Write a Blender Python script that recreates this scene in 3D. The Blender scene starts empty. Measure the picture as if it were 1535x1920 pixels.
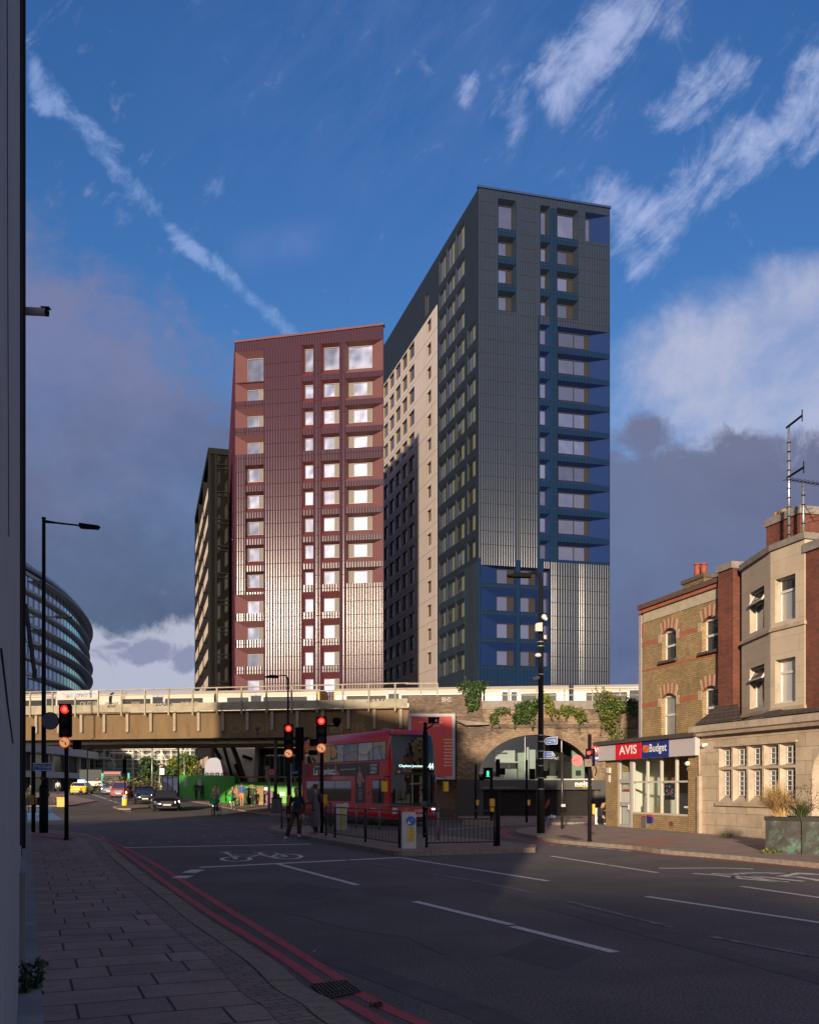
import bpy, bmesh, math, random
from mathutils import Vector, Matrix
random.seed(7)
R = math.radians
F, CX, HY, CH = 1788.0, 767.5, 1478.0, 1.7      # photo focal length in pixels, principal column, horizon row, eye height
scn = bpy.context.scene
# ------------------------------------------------------------------ camera
cam = bpy.data.cameras.new("camera"); camo = bpy.data.objects.new("camera", cam)
scn.collection.objects.link(camo); scn.camera = camo
camo.location = (0, 0, CH); camo.rotation_euler = (R(90), 0, 0)
cam.sensor_fit = 'HORIZONTAL'; cam.sensor_width = 36; cam.lens = F/1535*36
cam.shift_y = (HY-960)/1535; cam.clip_start = .1; cam.clip_end = 6000
# ------------------------------------------------------------------ sun, exposure
SAZ, SEL = R(10.5), R(10.0)                     # sunlight travels towards +Y and a little to +X
sl = bpy.data.lights.new("sun", 'SUN'); so = bpy.data.objects.new("sun", sl)
scn.collection.objects.link(so)
sl.energy = 5.0; sl.angle = R(1.3); sl.color = (1.0, .80, .58)
dv = Vector((math.sin(SAZ)*math.cos(SEL), math.cos(SAZ)*math.cos(SEL), -math.sin(SEL)))
so.rotation_euler = dv.to_track_quat('-Z', 'Y').to_euler(); so.location = (-20, -60, 60)
scn.view_settings.view_transform = 'Standard'; scn.view_settings.look = 'None'
scn.view_settings.exposure = 0.55; scn.view_settings.gamma = 1.0
# ------------------------------------------------------------------ world: sky texture with clouds by direction
w = bpy.data.worlds.new("World"); scn.world = w; w.use_nodes = True
nt = w.node_tree; nt.nodes.clear()
def N(t, **k):
    n = nt.nodes.new(t)
    for a, b in k.items(): setattr(n, a, b)
    return n
def mth(op, a, b=None, c=None, clamp=False):
    n = N('ShaderNodeMath', operation=op); n.use_clamp = clamp
    for i, v in enumerate((a, b, c)):
        if v is None: continue
        if isinstance(v, (int, float)): n.inputs[i].default_value = v
        else: nt.links.new(v, n.inputs[i])
    return n.outputs[0]
def add(a, b): return mth('ADD', a, b)
def sub(a, b): return mth('SUBTRACT', a, b)
def mul(a, b): return mth('MULTIPLY', a, b)
def mx(a, b): return mth('MAXIMUM', a, b)
def sstep(x, a, b):
    n = N('ShaderNodeMapRange', interpolation_type='SMOOTHSTEP'); n.clamp = True
    nt.links.new(x, n.inputs[0]); n.inputs[1].default_value = a; n.inputs[2].default_value = b
    n.inputs[3].default_value = 0; n.inputs[4].default_value = 1
    return n.outputs[0]
tc = N('ShaderNodeTexCoord'); sep = N('ShaderNodeSeparateXYZ'); nt.links.new(tc.outputs['Generated'], sep.inputs[0])
ay = mx(mth('ABSOLUTE', sep.outputs[1]), .15)
U = mth('DIVIDE', sep.outputs[0], ay); V = mth('DIVIDE', sep.outputs[2], ay)
def uv(px, py): return (px-CX)/F, (HY-py)/F
def noise(sx, sy, ang, scale, detail=6, rough=.6, off=0, dist=0):
    cs, sn = math.cos(R(ang)), math.sin(R(ang))
    a = mul(add(mul(U, cs), mul(V, sn)), sx); b = mul(sub(mul(V, cs), mul(U, sn)), sy)
    cb = N('ShaderNodeCombineXYZ'); nt.links.new(a, cb.inputs[0]); nt.links.new(b, cb.inputs[1]); cb.inputs[2].default_value = off
    t = N('ShaderNodeTexNoise'); t.inputs['Scale'].default_value = scale; t.inputs['Detail'].default_value = detail
    t.inputs['Roughness'].default_value = rough; t.inputs['Distortion'].default_value = dist
    nt.links.new(cb.outputs[0], t.inputs['Vector'])
    return t.outputs['Fac']
def seg(p, q, wd):          # 1 near the segment between two directions, 0 away from it
    (u0, v0), (u1, v1) = uv(*p), uv(*q); dx, dy = u1-u0, v1-v0; L2 = dx*dx+dy*dy
    a = sub(U, u0); b = sub(V, v0)
    t = mth('MULTIPLY', add(mul(a, dx), mul(b, dy)), 1/L2, clamp=True)
    ex = sub(a, mul(t, dx)); ey = sub(b, mul(t, dy))
    d = mth('SQRT', add(mul(ex, ex), mul(ey, ey)))
    return sub(1, sstep(d, 0, wd/F))
def blob(px, py, rx, ry):
    u0, v0 = uv(px, py); a = mul(sub(U, u0), F/rx); b = mul(sub(V, v0), F/ry)
    return sub(1, sstep(mth('SQRT', add(mul(a, a), mul(b, b))), .0, 1.0))
def mix(col, other, fac):
    n = N('ShaderNodeMix', data_type='RGBA'); n.clamp_factor = True
    nt.links.new(fac, n.inputs[0]); nt.links.new(col, n.inputs[6])
    if isinstance(other, tuple): n.inputs[7].default_value = (*other, 1)
    else: nt.links.new(other, n.inputs[7])
    return n.outputs[2]
sky = N('ShaderNodeTexSky', sky_type='NISHITA'); sky.sun_disc = False
sky.sun_elevation = SEL; sky.sun_rotation = R(180)+SAZ
sky.air_density = 1.6; sky.dust_density = .3; sky.ozone_density = 4.0
hs = N('ShaderNodeHueSaturation'); hs.inputs['Saturation'].default_value = 1.16; hs.inputs['Hue'].default_value = .512
nt.links.new(sky.outputs[0], hs.inputs['Color'])
SS = .089                                         # sky strength; cloud radiance below is given over it
EXF = 2**.55                                     # cloud colours are given as they should look after exposure
def c(r, g, b): return tuple(x/SS for x in (r, g, b))
def lin(r, g, b):
    f = lambda v: (v/255/12.92) if v/255 <= .04045 else ((v/255+.055)/1.055)**2.4
    return (f(r)/EXF, f(g)/EXF, f(b)/EXF)
tint = N('ShaderNodeMix', data_type='RGBA', blend_type='MULTIPLY'); tint.inputs[0].default_value = 1
nt.links.new(hs.outputs[0], tint.inputs[6]); tint.inputs[7].default_value = (.72, .90, 1.22, 1)
SKYC = tint.outputs[2]
n_soft = noise(1, 1, 0, 5, 7, .62, 0, .3); n_fine = noise(1, 1, 0, 22, 6, .65, 3, .4)
n_streak = noise(3.2, 9, 52, 2.6, 8, .68, 5, .5)
n_big = noise(1, 1.5, 0, 3, 6, .6, 9, .2)
def sh(x, k): return mul(sub(x, .5), k)
# thin high veil at upper middle
veil = mul(blob(800, 60, 760, 620), add(.10, sh(n_streak, .7)))
col = mix(SKYC, c(*lin(120, 140, 200)), veil)
# cirrus streaks at upper right
ci = mx(mx(mul(seg((1040, 170), (1200, 0), 135), 1.0), mul(seg((1130, 380), (1230, 400), 115), .95)), mx(seg((1230, 420), (1420, 260), 110), seg((1250, 210), (1370, 130), 85)))
ci = mx(ci, mx(mx(mul(seg((1480, 230), (1560, 120), 120), .95), mul(seg((870, 185), (880, 150), 34), .8)), mul(seg((960, 210), (1060, 90), 90), .8)))
ci = mx(ci, mul(seg((1130, 380), (1190, 480), 90), .8))
ci = sstep(add(add(mul(ci, 1.0), sh(n_streak, 2.6)), sh(n_fine, 1.4)), .28, 1.5)
col = mix(col, c(*lin(188, 200, 238)), mul(ci, .74))
# the broken vapour trail
tr = mx(mx(seg((105, 185), (285, 385), 46), seg((320, 430), (400, 500), 34)), mx(seg((400, 490), (545, 625), 34), mx(seg((60, 110), (85, 200), 42), mul(seg((285, 385), (330, 440), 20), .6))))
tr = sstep(add(add(mul(tr, .9), sh(n_fine, 2.6)), sh(n_soft, 1.6)), .36, 1.3)
col = mix(col, c(*lin(160, 185, 235)), mul(tr, .58))
col = mix(col, c(*lin(110, 135, 200)), mul(mul(seg((470, 470), (600, 445), 60), sstep(n_soft, .38, .65)), .5))
# lavender cloud bank on the left
edge = sub(add(.60, sh(n_soft, .26)), add(mul(add(U, .395), .78), sub(V, sh(n_fine, .10))))
bankL = mul(sstep(edge, -.02, .07), sub(1, sstep(U, -.20, -.06)))
shadeL = sstep(add(add(V, sh(n_big, .5)), sh(n_fine, .12)), .16, .50)
dark = N('ShaderNodeMix', data_type='RGBA'); nt.links.new(shadeL, dark.inputs[0])
dark.inputs[6].default_value = (*c(*lin(84, 94, 126)), 1); dark.inputs[7].default_value = (*c(*lin(124, 128, 164)), 1)
col = mix(col, dark.outputs[2], mul(bankL, add(.86, sh(n_soft, .8))))
lowL = mul(sstep(sub(add(add(.168, sh(n_soft, .16)), sh(n_fine, .06)), V), .0, .022), sub(1, sstep(U, -.20, -.10)))
col = mix(col, c(*lin(192, 196, 216)), mul(lowL, .85))
col = mix(col, c(*lin(118, 126, 162)), mul(sstep(add(mx(mx(blob(275, 1222, 125, 46), blob(350, 1238, 60, 44)), blob(225, 1210, 60, 24)), add(sh(n_fine, 2.2), sh(n_soft, 1.2))), .34, .75), .7))
# bright cloud over a grey one on the right
e2 = sub(add(.43, mul(blob(1540, 640, 480, 320), .24)), sub(V, sh(n_soft, .34)))
bright = mul(mul(sstep(e2, -.03, .12), sstep(U, .05, .26)), sub(1, mul(sstep(V, .56, .64), .9)))
n_hi = sstep(n_soft, .34, .66)
col = mix(col, c(*lin(186, 190, 216)), mul(mul(bright, add(.40, mul(n_hi, .6))), .95))
e3 = sub(add(add(.375, mul(blob(1215, 800, 80, 60), .035)), mul(blob(1420, 830, 120, 60), .02)), sub(V, sh(n_fine, .10)))
grey = mul(sstep(e3, -.004, .028), sstep(U, .0, .2))
gcol = N('ShaderNodeMix', data_type='RGBA'); nt.links.new(sstep(add(add(V, sh(n_big, .4)), sh(n_fine, .1)), .10, .42), gcol.inputs[0])
gcol.inputs[6].default_value = (*c(*lin(90, 104, 142)), 1); gcol.inputs[7].default_value = (*c(*lin(112, 116, 146)), 1)
col = mix(col, gcol.outputs[2], mul(grey, add(.93, sh(n_soft, .5))))
# cloud cover added behind the viewer and overhead for fill light and window reflections
rear = mul(sstep(mul(sep.outputs[1], -1.0), -.10, .30), add(.80, sh(n_soft, .8)))
lowr = sub(1, sstep(V, .25, 1.3))
rc = N('ShaderNodeMix', data_type='RGBA'); nt.links.new(lowr, rc.inputs[0]); rc.inputs[6].default_value = (*c(.19, .165, .18), 1); rc.inputs[7].default_value = (*c(.285, .29, .345), 1)
col = mix(col, rc.outputs[2], rear)
sd = (-dv).normalized()
dt = add(add(mul(sep.outputs[0], sd.x), mul(sep.outputs[1], sd.y)), mul(sep.outputs[2], sd.z))
halo = sstep(dt, math.cos(R(27)), 1.0); halo = mul(halo, mul(halo, halo))        # glow added round the low sun to brighten window reflections
hm_ = N('ShaderNodeMix', data_type='RGBA', blend_type='ADD'); nt.links.new(halo, hm_.inputs[0]); nt.links.new(col, hm_.inputs[6]); hm_.inputs[7].default_value = (*c(1.6, 1.45, 1.38), 1)
col = hm_.outputs[2]
zen = mul(sstep(sep.outputs[2], .72, .95), .55)
col = mix(col, c(.12, .11, .14), zen)
bg = N('ShaderNodeBackground'); bg.inputs['Strength'].default_value = SS
nt.links.new(col, bg.inputs['Color'])
wo = N('ShaderNodeOutputWorld'); nt.links.new(bg.outputs[0], wo.inputs['Surface'])

# ------------------------------------------------------------------ geometry helpers
COL = scn.collection
def gz(Y):                                       # the main road climbs gently beyond the bridge
    return 0.016*(min(Y, 130)-62) if Y > 62 else 0.0
def G(px, py, h=0.0):                            # point on the ground (plus h) seen at a photo pixel
    t = (px-CX)/F; k = (py-HY)/F; Y = (CH-h)/max(k, 1e-4)
    if Y > 62:
        Y = (CH-h+.016*62)/(k+.016)
        if Y > 130: Y = (CH-h-gz(130))/k
    return Vector((t*Y, Y, gz(Y)+h))
class MB:
    def __init__(s, M=None): s.v = []; s.f = []; s.m = []; s.M = M; s.mi = 0; s.sm = []; s.smooth = False
    def pt(s, p):
        p = Vector(p); s.v.append(s.M @ p if s.M else p); return len(s.v)-1
    def face(s, idx, mi=None): s.f.append(tuple(idx)); s.m.append(s.mi if mi is None else mi); s.sm.append(s.smooth)
    def poly(s, pts, mi=None): s.face([s.pt(p) for p in pts], mi)
    def box(s, x0, x1, y0, y1, z0, z1, mi=None):
        i = [s.pt(p) for p in ((x0,y0,z0),(x1,y0,z0),(x1,y1,z0),(x0,y1,z0),(x0,y0,z1),(x1,y0,z1),(x1,y1,z1),(x0,y1,z1))]
        for q in ((0,3,2,1),(4,5,6,7),(0,1,5,4),(1,2,6,5),(2,3,7,6),(3,0,4,7)): s.face([i[k] for k in q], mi)
    def bar(s, a, b, w, h=None, mi=None, up=(0,0,1)):    # rectangular bar between two points
        a, b = Vector(a), Vector(b); h = h or w; d = (b-a).normalized(); u = Vector(up)
        if abs(d.dot(u)) > .95: u = Vector((0,1,0))
        x = d.cross(u).normalized()*w/2; y = x.cross(d).normalized()*h/2
        i = [s.pt(p) for p in (a-x-y,a+x-y,a+x+y,a-x+y,b-x-y,b+x-y,b+x+y,b-x+y)]
        for q in ((0,3,2,1),(4,5,6,7),(0,1,5,4),(1,2,6,5),(2,3,7,6),(3,0,4,7)): s.face([i[k] for k in q], mi)
    def extr(s, pts, vec, mi=None, caps=True):           # polygon swept by a vector
        vec = Vector(vec); n = len(pts); a = [s.pt(p) for p in pts]; b = [s.pt(Vector(p)+vec) for p in pts]
        if caps: s.face(a[::-1], mi); s.face(b, mi)
        for k in range(n): s.face((a[k], a[(k+1)%n], b[(k+1)%n], b[k]), mi)
    def cyl(s, a, b, r0, r1=None, n=12, mi=None, caps=True):
        s.tube([a, b], [r0, r0 if r1 is None else r1], n, mi, caps)
    def tube(s, path, r, n=8, mi=None, caps=True):
        path = [Vector(p) for p in path]
        if not isinstance(r, (list, tuple)): r = [r]*len(path)
        rings = []; prev = None
        for k, p in enumerate(path):
            d = (path[min(k+1, len(path)-1)]-path[max(k-1, 0)]).normalized()
            u = prev if prev and abs(prev.dot(d)) < .9 else (Vector((0,0,1)) if abs(d.z) < .9 else Vector((1,0,0)))
            x = d.cross(u).normalized(); y = x.cross(d).normalized(); prev = y
            rings.append([s.pt(p+(x*math.cos(2*math.pi*j/n)+y*math.sin(2*math.pi*j/n))*r[k]) for j in range(n)])
        sm = s.smooth; s.smooth = True
        for k in range(len(rings)-1):
            for j in range(n): s.face((rings[k][j], rings[k][(j+1)%n], rings[k+1][(j+1)%n], rings[k+1][j]), mi)
        s.smooth = sm
        if caps: s.face(rings[0][::-1], mi); s.face(rings[-1], mi)
    def ball(s, c_, r, n=10, mi=None):
        c_ = Vector(c_); r = Vector(r) if hasattr(r, '__len__') else Vector((r, r, r)); rows = []
        for a in range(1, n//2+2-1):
            th = math.pi*a/(n//2+1)
            rows.append([s.pt(c_+Vector((r.x*math.sin(th)*math.cos(2*math.pi*j/n), r.y*math.sin(th)*math.sin(2*math.pi*j/n), r.z*math.cos(th)))) for j in range(n)])
        t = s.pt(c_+Vector((0,0,r.z))); b = s.pt(c_-Vector((0,0,r.z))); sm = s.smooth; s.smooth = True
        for j in range(n): s.face((t, rows[0][j], rows[0][(j+1)%n]), mi); s.face((b, rows[-1][(j+1)%n], rows[-1][j]), mi)
        for k in range(len(rows)-1):
            for j in range(n): s.face((rows[k][j], rows[k+1][j], rows[k+1][(j+1)%n], rows[k][(j+1)%n]), mi)
        s.smooth = sm
    def disc(s, c_, r, nrm=(0,-1,0), th=.02, n=20, mi=None):
        c_ = Vector(c_); d = Vector(nrm).normalized()*th; s.cyl(c_, c_+d, r, r, n, mi)
    def leaves(s, c_, rad, n, size, mi=(0,), flat=1.0):
        c_ = Vector(c_); rad = Vector(rad)
        for _ in range(n):
            while True:
                q = Vector((random.uniform(-1,1), random.uniform(-1,1), random.uniform(-1,1)))
                if q.length < 1: break
            p = c_+Vector((q.x*rad.x, q.y*rad.y, q.z*rad.z))
            a = Vector((random.gauss(0,1), random.gauss(0,1), random.gauss(0,.8))).normalized(); b = a.cross(Vector((random.gauss(0,1), random.gauss(0,1), random.gauss(0,1)))).normalized()
            k = size*random.uniform(.6, 1.4)
            s.poly((p-a*k, p+b*k*.45, p+a*k, p-b*k*.45), random.choice(mi))
    def build(s, name, mats, parent=None, loc=None, fix=True):
        me = bpy.data.meshes.new(name); me.from_pydata([tuple(v) for v in s.v], [], s.f)
        if not isinstance(mats, (list, tuple)): mats = [mats]
        for m_ in mats: me.materials.append(m_)
        me.polygons.foreach_set('material_index', s.m); me.polygons.foreach_set('use_smooth', s.sm)
        if fix:
            bm = bmesh.new(); bm.from_mesh(me); bmesh.ops.recalc_face_normals(bm, faces=bm.faces); bm.to_mesh(me); bm.free()
        me.update()
        o = bpy.data.objects.new(name, me); COL.objects.link(o)
        if parent: o.parent = parent
        if loc is not None: o.location = loc
        return o
def tag(o, label=None, cat=None, group=None, kind=None):
    if label: o['label'] = label
    if cat: o['category'] = cat
    if group: o['group'] = group
    if kind: o['kind'] = kind
    return o
def empty(name, label, cat, loc=(0,0,0), rz=0, group=None):
    o = bpy.data.objects.new(name, None); COL.objects.link(o); o.location = loc; o.rotation_euler = (0,0,rz)
    o.empty_display_size = .2
    return tag(o, label, cat, group)
def struct(o): return tag(o, kind='structure')
def kids(o): return [q for q in bpy.data.objects if q.parent == o]
def dup(src, label, loc, rz=None, cat=None, group=None):
    def cp(o, par):
        c_ = o.copy(); COL.objects.link(c_); c_.parent = par
        for ch in kids_of.get(o.name, ()): cp(ch, c_)
        return c_
    kids_of = {}
    for q in bpy.data.objects:
        if q.parent: kids_of.setdefault(q.parent.name, []).append(q)
    r = cp(src, None); r.location = loc
    if rz is not None: r.rotation_euler = (0,0,rz)
    return tag(r, label, cat, group)
class Fr:                                        # a vertical plane in the place: origin, direction along it (left to right), local y goes into the building
    def __init__(s, x0, y0, ex, ey):
        L = math.hypot(ex, ey); s.x, s.y, s.ex, s.ey = x0, y0, ex/L, ey/L; s.rz = math.atan2(s.ey, s.ex)
    def s(s_, px):
        t = (px-CX)/F; return (t*s_.y-s_.x)/(s_.ex-t*s_.ey)
    def Y(s_, px): return s_.y+s_.s(px)*s_.ey
    def z(s_, px, py): return CH+(HY-py)/F*s_.Y(px)
    def P(s_, px, py, y=0): return Vector((s_.s(px), y, s_.z(px, py)))
    def back(s_, d): return Fr(s_.x-s_.ey*d, s_.y+s_.ex*d, s_.ex, s_.ey)
    def root(s_, name, label, cat, group=None): return empty(name, label, cat, (s_.x, s_.y, 0), s_.rz, group)
FONT = None
def text(s_, name, mat_, parent, x, z, w_=None, h_=None, y=0, bold=0.0, M=None, thick=.004, shear=0):
    cu = bpy.data.curves.new(name, 'FONT'); cu.body = s_; cu.size = 1; cu.extrude = 0; cu.offset = bold; cu.shear = shear; cu.resolution_u = 3
    to = bpy.data.objects.new(name, cu); COL.objects.link(to)
    bpy.context.view_layer.update()
    me = bpy.data.meshes.new_from_object(to.evaluated_get(bpy.context.evaluated_depsgraph_get()))
    bpy.data.objects.remove(to)
    xs = [v.co.x for v in me.vertices]; ys = [v.co.y for v in me.vertices]
    x0, x1, y0, y1 = min(xs), max(xs), min(ys), max(ys)
    kx = w_/(x1-x0) if w_ else None; ky = h_/(y1-y0) if h_ else None
    kx = kx or ky; ky = ky or kx
    for v in me.vertices:
        p = Vector((x+(v.co.x-x0)*kx, y, z+(v.co.y-y0)*ky)); v.co = M @ p if M else p
    me.materials.clear(); me.materials.append(mat_)
    o = bpy.data.objects.new(name, me); COL.objects.link(o)
    if parent: o.parent = parent
    return o
# ------------------------------------------------------------------ materials
MATS = {}
def mat(name, col, rough=.6, metal=0.0, var=.12, scale=4.0, bump=0.0, bscale=None, spec=.5, emis=None, estr=1.0, stain=None, coat=0, crough=.06, stretch=(1,1,1), aniso=0):
    if name in MATS: return MATS[name]
    m_ = bpy.data.materials.new(name); m_.use_nodes = True; t = m_.node_tree; b = t.nodes['Principled BSDF']
    b.inputs['Roughness'].default_value = rough; b.inputs['Metallic'].default_value = metal; b.inputs['Specular IOR Level'].default_value = spec
    b.inputs['Coat Weight'].default_value = coat
    if coat: b.inputs['Coat Roughness'].default_value = crough
    tcn = t.nodes.new('ShaderNodeTexCoord'); mp = t.nodes.new('ShaderNodeMapping'); mp.inputs['Scale'].default_value = stretch
    t.links.new(tcn.outputs['Object'], mp.inputs['Vector'])
    if var > 0:
        nz = t.nodes.new('ShaderNodeTexNoise'); nz.inputs['Scale'].default_value = scale; nz.inputs['Detail'].default_value = 6; nz.inputs['Roughness'].default_value = .65
        t.links.new(mp.outputs[0], nz.inputs['Vector'])
        rp = t.nodes.new('ShaderNodeValToRGB'); e = rp.color_ramp.elements
        e[0].position = .3; e[1].position = .7
        e[0].color = (*[x*(1-var) for x in col], 1); e[1].color = (*[min(1, x*(1+var)) for x in col], 1)
        t.links.new(nz.outputs['Fac'], rp.inputs[0]); out = rp.outputs[0]
        if stain:                                # (colour, scale, threshold, strength): wear with a shape of its own
            n2 = t.nodes.new('ShaderNodeTexNoise'); n2.inputs['Scale'].default_value = stain[1]; n2.inputs['Detail'].default_value = 8; n2.inputs['Roughness'].default_value = .7
            t.links.new(mp.outputs[0], n2.inputs['Vector'])
            r2 = t.nodes.new('ShaderNodeMapRange'); r2.inputs[1].default_value = stain[2]; r2.inputs[2].default_value = stain[2]+.12; r2.inputs[4].default_value = stain[3]
            t.links.new(n2.outputs['Fac'], r2.inputs[0])
            mxn = t.nodes.new('ShaderNodeMix'); mxn.data_type = 'RGBA'; t.links.new(r2.outputs[0], mxn.inputs[0]); t.links.new(out, mxn.inputs[6]); mxn.inputs[7].default_value = (*stain[0], 1)
            out = mxn.outputs[2]
        t.links.new(out, b.inputs['Base Color'])
    else: b.inputs['Base Color'].default_value = (*col, 1)
    if bump:
        nb = t.nodes.new('ShaderNodeTexNoise'); nb.inputs['Scale'].default_value = bscale or scale*6; nb.inputs['Detail'].default_value = 5
        t.links.new(mp.outputs[0], nb.inputs['Vector']); bp = t.nodes.new('ShaderNodeBump'); bp.inputs['Strength'].default_value = bump; bp.inputs['Distance'].default_value = .02
        t.links.new(nb.outputs['Fac'], bp.inputs['Height']); t.links.new(bp.outputs[0], b.inputs['Normal'])
    if emis: b.inputs['Emission Color'].default_value = (*emis, 1); b.inputs['Emission Strength'].default_value = estr
    MATS[name] = m_; return m_
def brick(name, c1, c2, mortar, bw=.225, bh=.075, ms=.012, rot=0, mode='wall', rough=.85, offs=.5, var=.25, vscale=1.2, bump=.5, stain=None, bias=0.0, msm=.1):
    if name in MATS: return MATS[name]
    m_ = bpy.data.materials.new(name); m_.use_nodes = True; t = m_.node_tree; b = t.nodes['Principled BSDF']; b.inputs['Roughness'].default_value = rough
    tcn = t.nodes.new('ShaderNodeTexCoord'); sp = t.nodes.new('ShaderNodeSeparateXYZ'); cb = t.nodes.new('ShaderNodeCombineXYZ')
    src = tcn.outputs['Object']
    if rot:
        mp = t.nodes.new('ShaderNodeMapping'); mp.inputs['Rotation'].default_value = (0,0,rot); t.links.new(src, mp.inputs[0]); src = mp.outputs[0]
    t.links.new(src, sp.inputs[0])
    if mode == 'wall':
        ad = t.nodes.new('ShaderNodeMath'); t.links.new(sp.outputs[0], ad.inputs[0]); t.links.new(sp.outputs[1], ad.inputs[1]); t.links.new(ad.outputs[0], cb.inputs[0]); t.links.new(sp.outputs[2], cb.inputs[1])
    else: t.links.new(sp.outputs[0], cb.inputs[0]); t.links.new(sp.outputs[1], cb.inputs[1])
    bt = t.nodes.new('ShaderNodeTexBrick'); bt.inputs['Scale'].default_value = 1; bt.inputs['Brick Width'].default_value = bw; bt.inputs['Row Height'].default_value = bh
    bt.inputs['Mortar Size'].default_value = ms; bt.inputs['Mortar Smooth'].default_value = msm; bt.inputs['Bias'].default_value = bias; bt.offset = offs
    bt.inputs['Color1'].default_value = (*c1,1); bt.inputs['Color2'].default_value = (*c2,1); bt.inputs['Mortar'].default_value = (*mortar,1)
    t.links.new(cb.outputs[0], bt.inputs['Vector'])
    nz = t.nodes.new('ShaderNodeTexNoise'); nz.inputs['Scale'].default_value = vscale; nz.inputs['Detail'].default_value = 8; nz.inputs['Roughness'].default_value = .7; t.links.new(src, nz.inputs['Vector'])
    mr = t.nodes.new('ShaderNodeMapRange'); mr.inputs[1].default_value = .3; mr.inputs[2].default_value = .7; mr.inputs[3].default_value = 1-var; mr.inputs[4].default_value = 1+var; t.links.new(nz.outputs['Fac'], mr.inputs[0])
    mu = t.nodes.new('ShaderNodeMix'); mu.data_type = 'RGBA'; mu.blend_type = 'MULTIPLY'; mu.inputs[0].default_value = 1; t.links.new(bt.outputs['Color'], mu.inputs[6]); t.links.new(mr.outputs[0], mu.inputs[7]); out = mu.outputs[2]
    if stain:
        n2 = t.nodes.new('ShaderNodeTexNoise'); n2.inputs['Scale'].default_value = stain[1]; n2.inputs['Detail'].default_value = 8; n2.inputs['Roughness'].default_value = .7; t.links.new(src, n2.inputs['Vector'])
        r2 = t.nodes.new('ShaderNodeMapRange'); r2.inputs[1].default_value = stain[2]; r2.inputs[2].default_value = stain[2]+.12; r2.inputs[4].default_value = stain[3]; t.links.new(n2.outputs['Fac'], r2.inputs[0])
        mxn = t.nodes.new('ShaderNodeMix'); mxn.data_type = 'RGBA'; t.links.new(r2.outputs[0], mxn.inputs[0]); t.links.new(out, mxn.inputs[6]); mxn.inputs[7].default_value = (*stain[0],1); out = mxn.outputs[2]
    t.links.new(out, b.inputs['Base Color'])
    bp = t.nodes.new('ShaderNodeBump'); bp.inputs['Strength'].default_value = bump; bp.inputs['Distance'].default_value = .01; bp.invert = True
    t.links.new(bt.outputs['Fac'], bp.inputs['Height']); t.links.new(bp.outputs[0], b.inputs['Normal'])
    MATS[name] = m_; return m_
def clear_glass(name, fac=.15, tint=(.9,.95,.95)):
    if name in MATS: return MATS[name]
    m_ = bpy.data.materials.new(name); m_.use_nodes = True; t = m_.node_tree; t.nodes.clear()
    tr_ = t.nodes.new('ShaderNodeBsdfTransparent'); tr_.inputs[0].default_value = (*tint,1); gl = t.nodes.new('ShaderNodeBsdfGlossy'); gl.inputs['Roughness'].default_value = .02
    mxn = t.nodes.new('ShaderNodeMixShader'); mxn.inputs[0].default_value = fac; o = t.nodes.new('ShaderNodeOutputMaterial')
    t.links.new(tr_.outputs[0], mxn.inputs[1]); t.links.new(gl.outputs[0], mxn.inputs[2]); t.links.new(mxn.outputs[0], o.inputs[0])
    MATS[name] = m_; return m_
white = mat('white_paint', (.75,.75,.73), .5, var=.05)
black = mat('black_metal', (.005,.005,.006), .45, var=.2, spec=.25)
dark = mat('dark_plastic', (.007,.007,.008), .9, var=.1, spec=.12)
greym = mat('galvanised_steel', (.28,.28,.29), .4, .6, var=.15)
yellow = mat('yellow_plastic', (.75,.36,.01), .45, var=.06)
red_paint = mat('red_enamel', (.5,.02,.02), .4, var=.05)
sign_blue = mat('sign_blue', (.015,.09,.42), .45, var=.03)
# ================================================================== THE GROUND
asphalt = mat('asphalt', (.100,.085,.083), .85, var=.28, scale=.55, bump=.55, bscale=70, stain=((.125,.105,.10), .22, .50, .8))
def speckle(m_, amt=.35, sc=60):
    t = m_.node_tree; b = t.nodes['Principled BSDF']; src = b.inputs['Base Color'].links[0].from_socket
    tcn = t.nodes.new('ShaderNodeTexCoord'); vz = t.nodes.new('ShaderNodeTexNoise'); vz.inputs['Scale'].default_value = sc; vz.inputs['Detail'].default_value = 3
    t.links.new(tcn.outputs['Object'], vz.inputs['Vector']); mr = t.nodes.new('ShaderNodeMapRange'); mr.inputs[1].default_value = .35; mr.inputs[2].default_value = .65
    mr.inputs[3].default_value = 1-amt; mr.inputs[4].default_value = 1+amt; t.links.new(vz.outputs['Fac'], mr.inputs[0])
    mu = t.nodes.new('ShaderNodeMix'); mu.data_type = 'RGBA'; mu.blend_type = 'MULTIPLY'; mu.inputs[0].default_value = 1
    t.links.new(src, mu.inputs[6]); t.links.new(mr.outputs[0], mu.inputs[7]); t.links.new(mu.outputs[2], b.inputs['Base Color'])
speckle(asphalt, .55, 42)
def strip_sheet(name, x0, x1, ys, m_, dz):
    mb = MB()
    for a, b in zip(ys, ys[1:]):
        mb.poly(((x0,a,gz(a)+dz),(x1,a,gz(a)+dz),(x1,b,gz(b)+dz),(x0,b,gz(b)+dz)))
    return struct(mb.build(name, m_, fix=False))
strip_sheet('ground', -1500, 1500, [-600, 62, 130, 5000], mat('earth', (.09,.085,.075), .95, var=.2, scale=.05), -.03)
strip_sheet('road', -70, 60, [-60, 62, 130, 320], asphalt, 0)
WROT = math.atan2(1, -.4)-math.pi/2              # the near wall and its pavement run this way
slab = brick('paving_flags', (.30,.215,.185), (.21,.155,.137), (.022,.017,.015), .66, .5, .011, rot=-WROT, mode='floor', rough=.8, var=.32, vscale=1.6, bump=.9, stain=((.12,.095,.088), .8, .56, .6), bias=-.1)
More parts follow.
